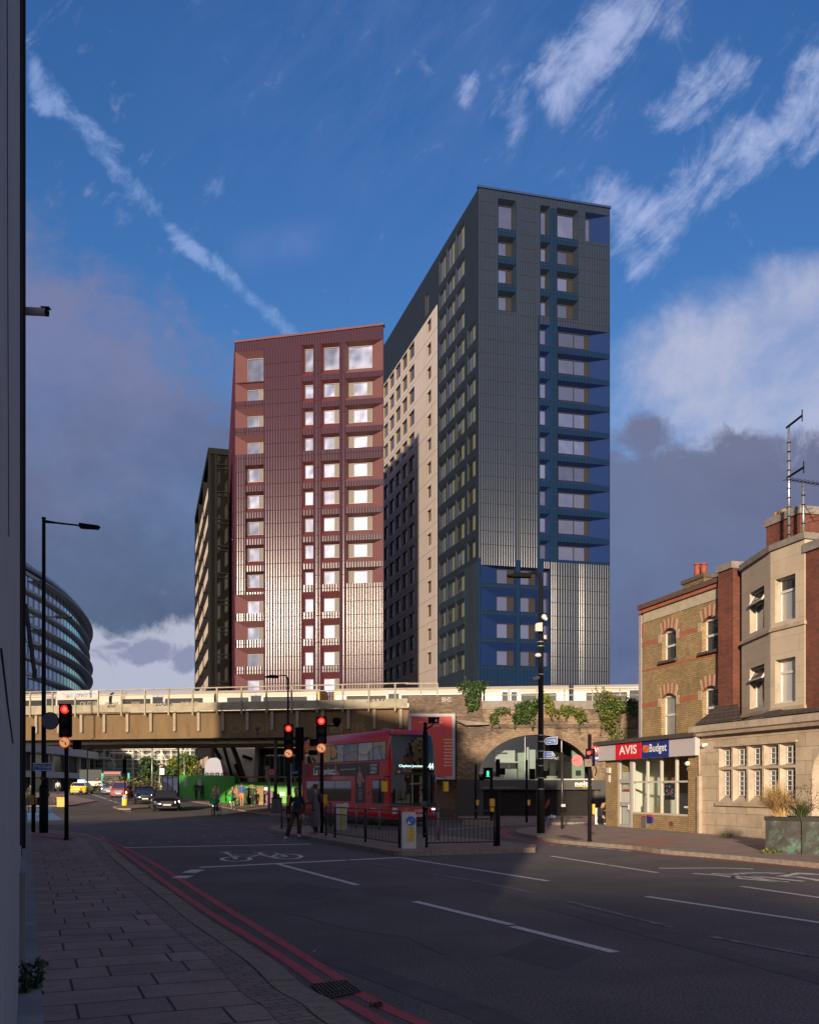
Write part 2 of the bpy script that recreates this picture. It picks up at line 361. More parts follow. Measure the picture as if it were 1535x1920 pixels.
for n_ in slab.node_tree.nodes:
    if n_.type == 'TEX_BRICK': n_.squash = 1.25; n_.squash_frequency = 3
speckle(slab, .16, 45)
pavers = brick('small_pavers', (.27,.195,.165), (.21,.15,.13), (.06,.045,.04), .2, .1, .006, rot=-R(31), mode='floor', rough=.85, var=.3, vscale=3)
kerbstone = mat('granite_kerb', (.24,.19,.15), .8, var=.3, scale=9, bump=.6, bscale=60); speckle(kerbstone, .3, 90)
tarpav = mat('pavement_asphalt', (.26,.185,.155), .88, var=.2, scale=1.1, bump=.4, bscale=60, stain=((.18,.13,.11), .8, .55, .7)); speckle(tarpav, .2, 50)
def smooth_line(pts, n=6):                       # Catmull-Rom through the points
    P = [pts[0]*2-pts[1]]+list(pts)+[pts[-1]*2-pts[-2]]; out = []
    for i in range(1, len(P)-2):
        for k in range(n):
            t = k/n; a, b, c_, d = P[i-1], P[i], P[i+1], P[i+2]
            out.append(.5*((2*b)+(c_-a)*t+(2*a-5*b+4*c_-d)*t*t+(3*b-a-3*c_+d)*t**3))
    out.append(P[-2]); return out
def offset(line, d):
    out = []
    for i, p in enumerate(line):
        q = line[min(i+1, len(line)-1)]-line[max(i-1, 0)]; q.z = 0; q.normalize(); out.append(p+Vector((-q.y, q.x, 0))*d)
    return out
def ribbon(mb, line, wd, z0, z1=None, mi=None):  # strip left of the line, optionally with height
    b = offset(line, wd)
    for i in range(len(line)-1):
        p, q, r_, s_ = line[i], line[i+1], b[i+1], b[i]
        if z1 is None: mb.poly([(v.x, v.y, v.z+z0) for v in (p, q, r_, s_)], mi)
        else:
            mb.poly([(v.x, v.y, v.z+z1) for v in (p, q, r_, s_)], mi)
            mb.poly([(p.x,p.y,p.z+z0),(q.x,q.y,q.z+z0),(q.x,q.y,q.z+z1),(p.x,p.y,p.z+z1)], mi); mb.poly([(s_.x,s_.y,s_.z+z0),(r_.x,r_.y,r_.z+z0),(r_.x,r_.y,r_.z+z1),(s_.x,s_.y,s_.z+z1)], mi)
def kerbs(name, line, wd, h, unit=.95):          # kerb stones with thin gaps, following the line
    mb = MB(); acc = 0; dense = []
    for i in range(len(line)-1):
        L = (line[i+1]-line[i]).length; n = max(1, int(L/.32))
        dense += [line[i].lerp(line[i+1], k/n) for k in range(n)]
    dense.append(line[-1]); cur = [dense[0]]; run = 0; dz = 0
    for i in range(1, len(dense)):
        run += (dense[i]-dense[i-1]).length; cur.append(dense[i])
        if run >= unit or i == len(dense)-1:
            a = list(cur)
            if len(a) > 1:
                d = (a[1]-a[0]).normalized()*.008; a[0] = a[0]+d; a[-1] = a[-1]-(a[-1]-a[-2]).normalized()*.008
                dz = random.uniform(-.006, .006); ribbon(mb, a, wd, -.02, h+dz)
                o = offset(a, wd)
                for e in (0, -1): mb.poly([(a[e].x,a[e].y,a[e].z-.02),(o[e].x,o[e].y,o[e].z-.02),(o[e].x,o[e].y,o[e].z+h+dz),(a[e].x,a[e].y,a[e].z+h+dz)])
            cur = [dense[i]]; run = 0
    return struct(mb.build(name, kerbstone, fix=False))
def slabpoly(name, pts, h, m_):
    mb = MB(); mb.extr([(p.x, p.y, p.z-.02) for p in pts], (0,0,h+.02)); return struct(mb.build(name, m_))
# near pavement on the left, along the grey wall
KL = smooth_line([Vector((2.3, 1, 0)), Vector((.95, 4, 0))]+[Vector((p.x, p.y, 0)) for p in (G(689,1920,.105), G(623,1875,.105), G(568,1846,.105), G(500,1791.5,.105), G(387.6,1721.5,.105), G(348.5,1692,.105), G(277,1643,.105), G(225,1603.6,.1), G(198,1577,.1), G(165,1566,.1), G(138,1561,.1), G(96,1557,.1), G(52,1555,.1))], 5)
kerbs('kerb', KL, .24, .105)
kin = offset(KL, .25); pin = offset(KL, .62)
mb = MB(); ribbon(mb, kin, .27, .098); ob = struct(mb.build('paver_border', pavers, fix=False))
wallpt = lambda Y, c_=.1: Vector((c_-.4*Y, Y, 0))
inn = offset(KL, .51)
mb = MB(); ii = [p for p in inn if p.x > wallpt(p.y, -.3).x]
for p, q in zip(ii, ii[1:]):
    a, b = wallpt(min(p.y, q.y+9), -.4), wallpt(q.y, -.4)
    mb.poly(((p.x,p.y,.094),(q.x,q.y,.094),(b.x,b.y,.094),(a.x,a.y,.094)))
struct(mb.build('pavement', slab, fix=False))
# tactile blister paving at the far corner
mb = MB(); a = G(70,1560,.1); b = G(150,1568,.1); cc = G(132,1577,.1); d = G(56,1567,.1); mb.poly([v+Vector((0,0,.006)) for v in (a,b,cc,d)])
struct(mb.build('tactile_paving', mat('tactile_red', (.22,.10,.08), .85, var=.2, scale=6), fix=False))
# traffic island in the middle
isl = [(503.5,1558.5),(520,1565),(568,1574),(634,1586),(690,1597),(736,1604.8),(783,1605.5),(900,1602),(1003,1599)]
IF = smooth_line([G(*p) for p in isl], 4)
isb = [G(*p) for p in ((1006,1593),(930,1584),(850,1575.5),(790,1570),(735,1564),(660,1557),(600,1552),(530,1551))]
loop = IF[::-1]+[G(502,1556)]+isb[::-1]
mb = MB(); kerbs('kerb', loop[::-1]+[loop[-1]], .2, .125)
inner = offset(loop[::-1], .1); slabpoly('traffic_island', inner, .118, tarpav)
# right-hand pavement, from the shutters round the corner and along the terrace
kr = [(1112,1546),(1075,1550),(1030,1553),(985,1557),(968,1562),(971,1567),(1000,1573),(1033,1580),(1080,1585),(1185,1594),(1240,1601.6),(1353,1611),(1535,1629)]
KR = smooth_line([G(*p) for p in kr], 4)+[Vector((11.5,12.5,0)), Vector((13.5,5,0)), Vector((15,-10,0))]
kerbs('kerb', KR, .22, .11)
kri = offset(KR, .15)
slabpoly('pavement', [G(858,1534), G(870,1546), G(930,1546.5), G(1112,1546)]+kri+[Vector((40,-10,0)), Vector((40,56.5,0)), Vector((3,56.5,0))], .1, tarpav)
kerbs('kerb', [G(865,1547.5), G(930,1548), G(1105,1547)], .2, .112)
mb = MB(); mb.poly([G(px,py,.1)+Vector((0,0,.005)) for px, py in ((1150,1583),(1235,1586),(1285,1574),(1220,1571))]); struct(mb.build('tactile_paving', mat('tactile_pink', (.32,.15,.11), .85, var=.2, scale=6), fix=False))
mb = MB(); mb.poly([G(px,py,.1)+Vector((0,0,.005)) for px, py in ((1060,1566),(1094,1574),(1078,1576),(1040,1568))]); struct(mb.build('tactile_paving', mat('tactile_grey', (.07,.06,.055), .85, var=.2, scale=6), fix=False))
# far pavements beyond the bridge
slabpoly('pavement', [G(340,1501), G(380,1507), G(432,1517.5), G(470,1524), G(528,1531), G(600,1533), G(720,1536), Vector((2,64,0)), Vector((-8,86,gz(86))), Vector((-27,120,gz(120)))], .08, tarpav)
slabpoly('pavement', [G(52,1513), G(130,1512), G(182,1503.5), G(118,1490), G(90,1488.5), G(40,1488)], .08, tarpav)
# ------------------------------------------------------------------ paint on the road
road_white = mat('road_paint_white', (.60,.56,.54), .7, var=.25, scale=14, stain=((.11,.1,.1), 22, .58, .8))
road_worn = mat('road_paint_worn', (.22,.20,.20), .75, var=.5, scale=8, stain=((.090,.078,.078), 7, .44, 1))
road_red = mat('road_paint_red', (.42,.050,.065), .75, var=.2, scale=5, stain=((.12,.03,.04), 12, .60, .6))
cycle_blue = mat('cycle_blue', (.09,.21,.42), .8, var=.2, scale=1.2)
def stroke(mb, pts, wd, z=.006, px=True):
    L = [G(*p) if px else Vector(p) for p in pts]
    d = []
    for i in range(len(L)-1):
        n = max(1, int((L[i+1]-L[i]).length/2)); d += [L[i].lerp(L[i+1], k/n) for k in range(n)]
    d.append(L[-1]); d = offset(d, -wd/2); ribbon(mb, d, wd, z)
def paint(name, lines, wd, m_=road_white, z=.006):
    mb = MB()
    for l in lines:
        ww = wd
        if isinstance(l, tuple) and isinstance(l[0], list): l, ww = l
        stroke(mb, l, ww, z)
    return struct(mb.build(name, m_, fix=False))
paint('stop_line', [[(232,1590.3),(580,1583.4)]], .26)
paint('stop_line', [[(374,1627.3),(748,1608.8)]], .25)
paint('lane_line', [[(745,1608),(1027,1652.8)]], .12)
paint('lane_line', [[(521,1621),(670,1660.5)], [(778,1691.5),(958,1735)], [(960,1738),(1153,1787)]], .13)
paint('lane_line', [[(1212,1682),(1535,1731),(1700,1757)]], .12)
paint('lane_line', [[(1033,1606),(1138,1622.5)],[(1141,1623),(1233,1637.3)],[(1390,1663),(1535,1684),(1640,1700)]], .12)
paint('lane_line', [[(335,1647.5),(349,1643)],[(353,1637.5),(372,1631.5)]], .3)
paint('bay_marking', [[(1235,1629),(1300,1628.8),(1360,1628.5),(1412,1630.3)]], .16)
paint('kerb_line', [[(1075,1586.5),(1185,1596.5),(1245,1604),(1353,1613.5),(1535,1632),(1700,1655)]], .14, road_red, .004)
paint('kerb_line', [[(1040,1581),(960,1570),(945,1563),(955,1557),(985,1553)],[(1060,1587),(960,1573),(935,1563),(948,1554),(980,1551.5)]], .1, road_red, .004)
# double red lines beside the near kerb
A_ = [(234.5,1589.6),(306,1630),(400,1689.6),(500,1751),(642,1839)]
B_ = [(214,1588.5),(232,1598),(325.7,1667),(400,1717),(500,1778),(600,1845)]
def sm(pts): return smooth_line([G(*p) for p in pts], 4)
mb = MB(); ribbon(mb, offset(sm(A_), -.06), .12, .004); ribbon(mb, offset(sm([(670,1862),(735,1896),(795,1922),(900,1975)]), -.06), .12, .004)
struct(mb.build('double_red_line', road_red, fix=False))
mb = MB(); ribbon(mb, offset(sm(B_), -.06), .12, .0045); ribbon(mb, offset(sm([(642,1876),(700,1909),(770,1950),(850,2000)]), -.06), .12, .0045)
struct(mb.build('double_red_line', road_red, fix=False))
paint('double_red_line', [[(150,1562),(185,1567),(200,1575),(234,1589.6)],[(140,1563.5),(172,1569),(190,1577),(214,1588.5)]], .11, road_red, .004)
paint('cycle_line', [[(75,1557.5),(110,1556),(170,1553.2),(236,1550.8)],[(95,1561),(150,1558),(195,1553.5)]], .14, road_worn)
paint('crossing_studs', [[(a, b), (a+7, b-.1)] for a, b in [(190+i*31.5, 1571-i*.32) for i in range(12)]]+[[(a, b), (a+8, b-.1)] for a, b in [(242+i*36, 1580.3-i*.35) for i in range(9)]], .12)
paint('box_marking', [[(212,1546),(300,1542.5),(345,1540.5)],[(245,1550),(330,1543)],[(358,1541),(403,1536.5),(418,1535.7)],[(354,1541.5),(403,1550.5)],[(425,1552.5),(482,1560)],[(462,1533),(530,1542)],[(416,1542),(444,1546)],[(435,1535.5),(462,1533)],[(367,1525),(392,1529)],[(402,1527),(447,1530.5)]], .13, road_worn)
paint('zigzag_marking', [[(480,1565),(505,1570),(530,1574)],[(490,1561),(540,1571)],[(640,1612),(700,1620),(760,1630)],[(800,1638),(900,1655),(1000,1675)],[(1060,1690),(1160,1715),(1260,1740)],[(1330,1757),(1450,1780),(1535,1795)]], .1, road_worn)
paint('centre_line', [[(164,1473.5+13),(185,1494),(200,1498.8)],[(204,1500.4),(211,1502.6)],[(214,1503.5),(221,1506)],[(224,1507),(228,1508)]], .2, road_white)
paint('bay_marking', [[(214,1513),(224,1517.5),(246,1523.5)],[(990,1554),(1030,1553)],[(1018,1552),(1048,1556)],[(835,1556),(900,1551),(1000,1544)],[(1100,1589),(1150,1593.5)],[(1160,1594.5),(1183,1597)]], .12, road_white)
paint('crossing_studs', [[(1030+i*26, 1585.5+i*1.3), (1037+i*26, 1586+i*1.3)] for i in range(5)], .1)
mb = MB(); mb.poly([v+Vector((0,0,.004)) for v in (G(50,1518), G(100,1514), G(100,1524), G(117,1537), G(50,1541))]); struct(mb.build('cycle_lane', cycle_blue, fix=False))
paint('cycle_lane_line', [[(50,1541),(117,1537.2)],[(50,1517.5),(100,1513.8)]], .12)
mb = MB(); mb.poly([G(px,py,.004) for px, py in ((430,1545),(535,1541),(560,1548),(430,1550.5))]); struct(mb.build('worn_red_surface', mat('worn_red_asphalt', (.15,.09,.09), .9, var=.3, scale=1), fix=False))
# cycle symbol between the stop lines
c2 = lambda x, y: (380+x/3.655, 1240+y/3.655)
def ell(cx, cy, rx, ry, n=20): return [c2(cx+rx*math.cos(2*math.pi*k/n), cy+ry*math.sin(2*math.pi*k/n)) for k in range(n+1)]
paint('cycle_symbol', [ell(228,1358,98,15), ell(578,1341,98,17), [c2(118,1314),c2(186,1307)], [c2(150,1312),c2(196,1331),c2(228,1358)], [c2(186,1331),c2(386,1329)], [c2(196,1333),c2(300,1350),c2(390,1329)] , [c2(345,1312),c2(432,1311)], [c2(388,1313),c2(408,1331),c2(462,1343)], [c2(408,1331),c2(492,1316),c2(578,1341)], [c2(455,1347),c2(578,1341)]], .11)
# elongated letters on the far lane
c8 = lambda x, y: (1190+x/4.449, 1580+y/4.449)
def U_(pts): return [c8(*p) for p in pts]
paint('road_lettering', [U_([(485,261),(700,276),(820,292),(900,306),(1100,322),(1210,333)]), U_([(635,262),(880,272),(1150,300),(1405,327)]), U_([(830,262),(1000,256),(1180,258),(1300,262)]), U_([(800,296),(870,284),(1000,300),(1210,330),(1280,331)]),
      U_([(850,262),(940,280),(1090,300)]), U_([(1120,262),(1300,262),(1535,272)]), U_([(1200,288),(1350,290),(1535,318)]), U_([(1200,288),(1300,272),(1340,266)]), U_([(1330,257),(1450,262),(1535,270)]), U_([(1500,322),(1560,322)])], .16)
paint('tyre_polish', [[(905,1668),(1160,1735),(1400,1800),(1700,1880)],[(600,1790),(900,1900),(1100,1990)]], .34, mat('polished_asphalt', (.074,.064,.065), .85, var=.25, scale=2.2, stain=((.090,.078,.078), 1.2, .5, .9)), .003)
mb = MB()
for q in (((1010,1760),(1120,1788),(1050,1822),(930,1790)), ((560,1655),(640,1668),(590,1690),(505,1673))): mb.poly([G(*p, .002) for p in q])
struct(mb.build('asphalt_patch', mat('asphalt_repair', (.066,.058,.060), .85, var=.2, scale=3), fix=False))
mb = MB()
for q in ([(460,1700),(560,1716),(640,1742),(760,1760),(860,1800)], [(900,1640),(960,1655),(1080,1668)], [(1180,1760),(1290,1772),(1420,1812)]):
    L = [G(*p) for p in q]; d = []
    for a, b in zip(L, L[1:]): d += [a.lerp(b, k/6)+Vector((random.uniform(-.04,.04), random.uniform(-.05,.05), 0)) for k in range(6)]
    ribbon(mb, d, .018, .0045)
struct(mb.build('sealed_cracks', mat('crack_tar', (.03,.027,.03), .6, var=.1), fix=False))
# gully grate and litter at the near kerb
gr = empty('gully_grate', 'rectangular iron drain grate interrupting the red lines by the near kerb', 'drain grate', (0,0,0))
a, b, cc, d = G(584,1850), G(648,1842), G(676,1862), G(612,1876)
iron = mat('cast_iron', (.05,.042,.04), .6, .4, var=.3, scale=20)
mb = MB(); mb.poly([v+Vector((0,0,.006)) for v in (a,b,cc,d)]); mb.build('sump', mat('sump_black', (.004,.004,.004), .9, var=0), gr, fix=False)
mb = MB()
for k in range(10):
    t = k/9; mb.bar(a.lerp(b, t)+Vector((0,0,.012)), d.lerp(cc, t)+Vector((0,0,.012)), .013, .012)
for k in range(7):
    t = k/6; mb.bar(a.lerp(d, t)+Vector((0,0,.014)), b.lerp(cc, t)+Vector((0,0,.014)), .012, .012)
mb.build('grating', iron, gr)
def litter(px, py, sz, n, name, label, m_, cat):
    mb = MB(); p = G(px, py)
    mb.leaves(p+Vector((0,0,.02)), (sz, sz*.5, .015), n, sz*.4); tag(mb.build(name, m_, fix=False), label, cat)
leafbrown = mat('dead_leaf', (.035,.02,.015), .8)
litter(697, 1889, .08, 14, 'dead_leaves', 'dark crumpled leaves lying on the inner red line past the grate', leafbrown, 'leaves')
litter(590, 1786, .03, 5, 'litter_scrap', 'tiny pale paper scrap on open asphalt beside the double red lines', mat('paper_scrap', (.5,.47,.42), .8), 'litter')
# ================================================================== THE TOWERS
def cover(ops, s0, s1, z0, z1, sb=(), zb=()):
    S = sorted({s0, s1, *[v for o in ops for v in o[:2] if s0 < v < s1], *[v for v in sb if s0 < v < s1]}); Z = sorted({z0, z1, *[v for o in ops for v in o[2:4] if z0 < v < z1], *[v for v in zb if z0 < v < z1]})
    out = []
    for a, b in zip(S, S[1:]):
        if b-a < 1e-4: continue
        run = None; zset = set(round(v, 4) for v in zb)
        for c_, d in zip(Z, Z[1:]):
            m_ = ((a+b)/2, (c_+d)/2); hole = any(o[0] < m_[0] < o[1] and o[2] < m_[1] < o[3] for o in ops)
            if hole:
                if run: out.append((a, b, *run)); run = None
            elif run and round(c_, 4) not in zset: run = (run[0], d)
            else:
                if run: out.append((a, b, *run))
                run = (c_, d)
        if run: out.append((a, b, *run))
    return out
def ribs(mb, s0, s1, z0, z1, pitch, dep, mi, ztop=None, y=0.0):
    n = max(1, round((s1-s0)/pitch)); p = (s1-s0)/n; prof = []
    for k in range(n):
        a = s0+k*p; prof += [(a, 0), (a+p*.34, 0), (a+p*.50, -dep), (a+p*.84, -dep)]
    prof.append((s1, 0)); zt = ztop or (lambda s: z1)
    mb.smooth = True
    lo = [mb.pt((s, y+d, z0)) for s, d in prof]; hi = [mb.pt((s, y+d, zt(s))) for s, d in prof]
    for k in range(len(prof)-1): mb.face((lo[k], lo[k+1], hi[k+1], hi[k]), mi)
    mb.smooth = False
def seams(mb, rects, zs, mi, th=.05, y=-.10):
    for (a, b, c_, d) in rects:
        for z in zs:
            if c_+.1 < z < d-.1: mb.box(a, b, y, .02, z-th/2, z+th/2, mi)
WC = {}
def add_window(parent, o, g, d, mats_, split=(), fr=.05, blind=None):
    """o opening s0,s1,z0,z1 on the facade; g glass rectangle; d depth; mats_ = (reveal, frame, glass, side panel); split = fractions where a mullion stands"""
    key = tuple(round(v, 2) for v in (o[1]-o[0], o[3]-o[2], g[0]-o[0], g[1]-o[0], g[2]-o[2], g[3]-o[2], d))+(mats_[0].name, split, blind)
    if key in WC:
        m1, m2 = WC[key]; w_ = bpy.data.objects.new('window', m1); COL.objects.link(w_); p_ = bpy.data.objects.new('pane', m2); COL.objects.link(p_)
    else:
        A = ((0,0,0),(o[1]-o[0],0,0),(o[1]-o[0],0,o[3]-o[2]),(0,0,o[3]-o[2])); x0, x1, h0, h1 = g[0]-o[0], g[1]-o[0], g[2]-o[2], g[3]-o[2]
        B = ((x0,d,h0),(x1,d,h0),(x1,d,h1),(x0,d,h1)); mb = MB()
        for k in range(4): mb.poly((A[k], A[(k+1)%4], B[(k+1)%4], B[k]), 0)
        cuts = [x0]+[x0+(x1-x0)*f for f in split]+[x1]
        for x in cuts: mb.box(max(x0, x-fr/2), min(x1, x+fr/2) if x < x1 else x1, d-.05, d+.03, h0, h1, 1)
        mb.box(x0, x1, d-.045, d+.03, h0, h0+fr, 1); mb.box(x0, x1, d-.045, d+.03, h1-fr, h1, 1)
        w_ = mb.build('window', list(mats_[:2]), fix=False); mb = MB()
        for k, (a, b) in enumerate(zip(cuts, cuts[1:])): mb.poly(((a,d+.01,h0),(b,d+.01,h0),(b,d+.01,h1),(a,d+.01,h1)), 1 if blind and k in blind else 0)
        p_ = mb.build('pane', [mats_[2], mats_[3]], fix=False); WC[key] = (w_.data, p_.data)
    w_.parent = parent; w_.location = (o[0], 0, o[2]); p_.parent = w_
    return w_
def refl_glass(name, col, rough=.03, metal=1.0, vary=.45):      # coated glass: each pane a little different and slightly wavy
    if name in MATS: return MATS[name]
    m_ = mat(name, col, rough, metal, var=0); t = m_.node_tree; b = t.nodes['Principled BSDF']; oi = t.nodes.new('ShaderNodeObjectInfo'); mr = t.nodes.new('ShaderNodeMapRange'); mr.inputs[3].default_value = 1-vary; mr.inputs[4].default_value = 1.05
    t.links.new(oi.outputs['Random'], mr.inputs[0]); mu = t.nodes.new('ShaderNodeMix'); mu.data_type = 'RGBA'; mu.blend_type = 'MULTIPLY'; mu.inputs[0].default_value = 1; mu.inputs[6].default_value = (*col, 1); t.links.new(mr.outputs[0], mu.inputs[7]); t.links.new(mu.outputs[2], b.inputs['Base Color'])
    tcn = t.nodes.new('ShaderNodeTexCoord'); ad = t.nodes.new('ShaderNodeVectorMath'); t.links.new(tcn.outputs['Object'], ad.inputs[0]); t.links.new(oi.outputs['Location'], ad.inputs[1]); nz = t.nodes.new('ShaderNodeTexNoise'); nz.inputs['Scale'].default_value = .55; nz.inputs['Detail'].default_value = 1; t.links.new(ad.outputs[0], nz.inputs['Vector'])
    bp = t.nodes.new('ShaderNodeBump'); bp.inputs['Strength'].default_value = .5; bp.inputs['Distance'].default_value = .12; t.links.new(nz.outputs['Fac'], bp.inputs['Height']); t.links.new(bp.outputs[0], b.inputs['Normal']); return m_
# ---------------------------------------------------------------- the red tower
YR = 99.0; FRr = Fr((719-CX)/F*YR, YR, 6.0, -1); SL = FRr.s(440)
rib_red = mat('ribbed_maroon_metal', (.034,.0105,.023), .85, .0, var=.10, scale=.3, spec=.2, coat=.27, crough=.17)
red_rev = mat('smooth_terracotta_panel', (.115,.045,.050), .8, var=.04, scale=1)
red_dark = mat('smooth_crimson_panel', (.075,.012,.020), .8, var=.04, scale=1)
seam_m = mat('panel_joint', (.02,.012,.015), .8, var=0)
fr_w = mat('window_frame_beige', (.20,.17,.145), .5, var=0)
glR = refl_glass('tower_glass_pale', (.92,.88,.92)); ventR = mat('vent_panel_beige', (.12,.108,.10), .6, .0, var=.05)
red = FRr.root('red_tower', 'maroon ribbed metal apartment tower with terracotta recesses, left of the blue one', 'tower')
s_ = FRr.s
def zr(py): return CH+(HY-py)/F*FRr.Y(620)       # heights measured on one column of windows
zbR = lambda k: zr(740.5+50.6*(k-1))
h1, pit = 50.6/F*FRr.Y(620), 50.6/F*FRr.Y(620)
cols = {'A': (s_(441), s_(494)), 'A2': (s_(459.5), s_(494)), 'B': (s_(565), s_(587)), 'C': (s_(601), s_(636)), 'D': (s_(646), s_(719)-.06)}
gls = {'A': (s_(460.5), s_(493.5)), 'A2': (s_(460.5), s_(493.5)), 'B': (s_(570), s_(586.5)), 'C': (s_(605.5), s_(635.5)), 'D': (s_(651), s_(695.5))}
ops = []; wins = []
GH = 25/F*100; SIL = .62
for k in range(0, 17):
    zb = zbR(k)
    if zb < 9.5: break
    top = zb+GH if k else zbR(0)+42.5/F*100
    gh = top
    for cname in 'ABCD':
        if cname == 'A':
            if k <= 3 or k >= 9: o = (*cols['A'], zb-.02, top+.62); g = (*gls['A'], zb, gh); key = 'A'
            else: o = (*cols['A2'], zb-.6, top+.22); g = (*gls['A2'], zb, gh); key = 'A2'
            if k == 0: o = (o[0], o[1], zb-.02-.9, top+.1); g = (g[0], g[1], zb-.9, top-.45)
        else:
            if cname == 'D' and k > 8: continue
            flat = k in (3, 8)
            if k >= 9: o = (*cols[cname], zb-.12, top+.66); g = (*gls[cname], zb, gh)
            else: o = (*cols[cname], zb-(.03 if flat else SIL), top+.24); g = (*gls[cname], zb, gh)
        ops.append(o); wins.append((o, g, cname, k))
zlL, zlR = FRr.z(440, 640.5), FRr.z(719, 607); ztop = lambda s: zlR+(zlL-zlR)*(s/SL)
zcap = max(o[3] for o in ops)+.02
mb = MB(); rects = cover(ops, SL, 0, .2, zcap, (s_(494), s_(565), s_(601), s_(646)))
band = [o for o in ops]
def piers(a, b): m_ = (a+b)/2; return (s_(587) < m_ < s_(601)) or (s_(636) < m_ < s_(646))
for (a, b, c_, d) in rects:
    if b-a < .09: mb.box(a, b, -.02, .1, c_, d, 0); continue
    if piers(a, b): ribs(mb, a, b, c_, d, .42, .03, 0)
    else: ribs(mb, a, b, c_, d, .30, .016, 0)
seams(mb, [r for r in rects if r[1]-r[0] > .5], [zbR(k)+o_ for k in range(17) for o_ in (.95, -.48)], 1, .035, -.06)
ribs(mb, SL, 0, zcap, None, .30, .016, 0, ztop=lambda s: ztop(s)-.15)
mb.build('ribbed_cladding', [rib_red, seam_m], red, fix=False)
mb = MB(); mb.extr([(SL-.05,-.12,zlL-.16),(.05,-.12,zlR-.16),(.05,-.12,zlR+.05),(SL-.05,-.12,zlL+.05)], (0,.6,0)); mb.build('parapet_cap', red_rev, red)
glints = {}
for o, g, cname, k in wins:
    mats_ = (red_dark if cname in 'BC' or (cname == 'A' and 4 <= k <= 8) else red_rev, fr_w, glR, ventR)
    sp, bl = {'A': ((.66,), (1,)), 'B': ((), None), 'C': ((.66,), (1,)), 'D': ((.22,.78), (0,2))}[cname]
    if k == 0: sp, bl = (), None
    add_window(red, o, g, .72 if cname in 'AD' else .5, mats_, sp, .06, bl)
# splay soffit/sill colours: the sill planes of the right-hand column are the deeper red
# flanks and roof: the plan is a parallelogram running back along the street
cl, sl2 = Vector((FRr.x, FRr.y)), Vector((FRr.x+FRr.ex*SL, FRr.y+FRr.ey*SL)); bk = Vector((-.21, 1)).normalized()
def loc2(fr, P): d = Vector((P[0]-fr.x, P[1]-fr.y)); return (d.x*fr.ex+d.y*fr.ey, -d.x*fr.ey+d.y*fr.ex)
mb = MB(); b0 = loc2(FRr, cl+bk*26); b1 = loc2(FRr, sl2+bk*36)
def wallq(mb, a, b, z0, za, zb_, mi=0): mb.poly(((a[0],a[1],z0),(b[0],b[1],z0),(b[0],b[1],zb_),(a[0],a[1],za)), mi)
wallq(mb, (0,-.02), b0, 0, zlR-.1, zlR-.1); wallq(mb, (SL,0), b1, 0, zlL-.1, zlL-.1, 0); wallq(mb, b0, b1, 0, zlR-.1, zlL-.1)
mb.poly(((0,.1,zlR-.1),(SL,.1,zlL-.1),(b1[0],b1[1],zlL-.1),(b0[0],b0[1],zlR-.1)), 0)
mb.poly(((SL+.1,.95,0),(-.1-0.2,.95,0),(-.3,.95,zlR-.4),(SL+.1,.95,zlL-.4)), 1)
mb.build('side_wall', [mat('maroon_side', (.10,.018,.032), .9, .0, spec=.1, var=.1), seam_m], red, fix=False)
# narrow slots on the street flank
mb = MB(); L = Vector((b1[0]-SL, b1[1])); n_ = Vector((-L.y, L.x)).normalized(); n_ = -n_ if n_.x > 0 else n_
for k in range(1, 16):
    for q in range(7):
        f0 = .06+q*.135; z0 = zbR(k)
        p = Vector((SL, 0))+L*f0+n_*.03; r_ = Vector((SL, 0))+L*(f0+.05)+n_*.03
        mb.poly(((p.x,p.y,z0),(r_.x,r_.y,z0),(r_.x,r_.y,z0+1.7),(p.x,p.y,z0+1.7)))
mb.build('slot_windows', mat('slot_glass', (.02,.008,.012), .5, .0, var=0), red, fix=False)

# ---------------------------------------------------------------- the blue tower
FB = Fr((897-CX)/F*100, 100, 3.99, 1); sb = FB.s; SR = sb(1143)
rib_blue = mat('ribbed_slate_metal', (.0140,.0235,.046), .85, .0, var=.08, scale=.3, spec=.15, coat=.13, crough=.19)
teal = mat('teal_ribbed_panel', (.004,.0175,.048), .85, .0, spec=.1, var=.08, scale=.5)
royal = mat('royal_blue_panel', (.008,.023,.090), .85, .0, spec=.1, var=.06, scale=.4)
side_teal = mat('dark_teal_panel', (.009,.018,.033), .7, .0, spec=.3, var=.1, scale=.4)
fr_b = mat('window_frame_brown', (.010,.008,.010), .8, var=0)
glB = refl_glass('tower_glass_dusky', (.62,.60,.72)); ventB = mat('vent_panel_brown', (.013,.010,.012), .8, .0, var=.05)
glS = refl_glass('tower_glass_green', (.34,.38,.36), .04, .9); glow = mat('curtain_cream', (.13,.155,.115), .7, var=.1)
blue = FB.root('blue_tower', 'tallest tower, slate and deep blue ribbed metal, right of the maroon one', 'tower')
zb = lambda k: 60.85-2.885*k
ops = []; wins = []
yp = lambda px, py: FB.z(px, py)
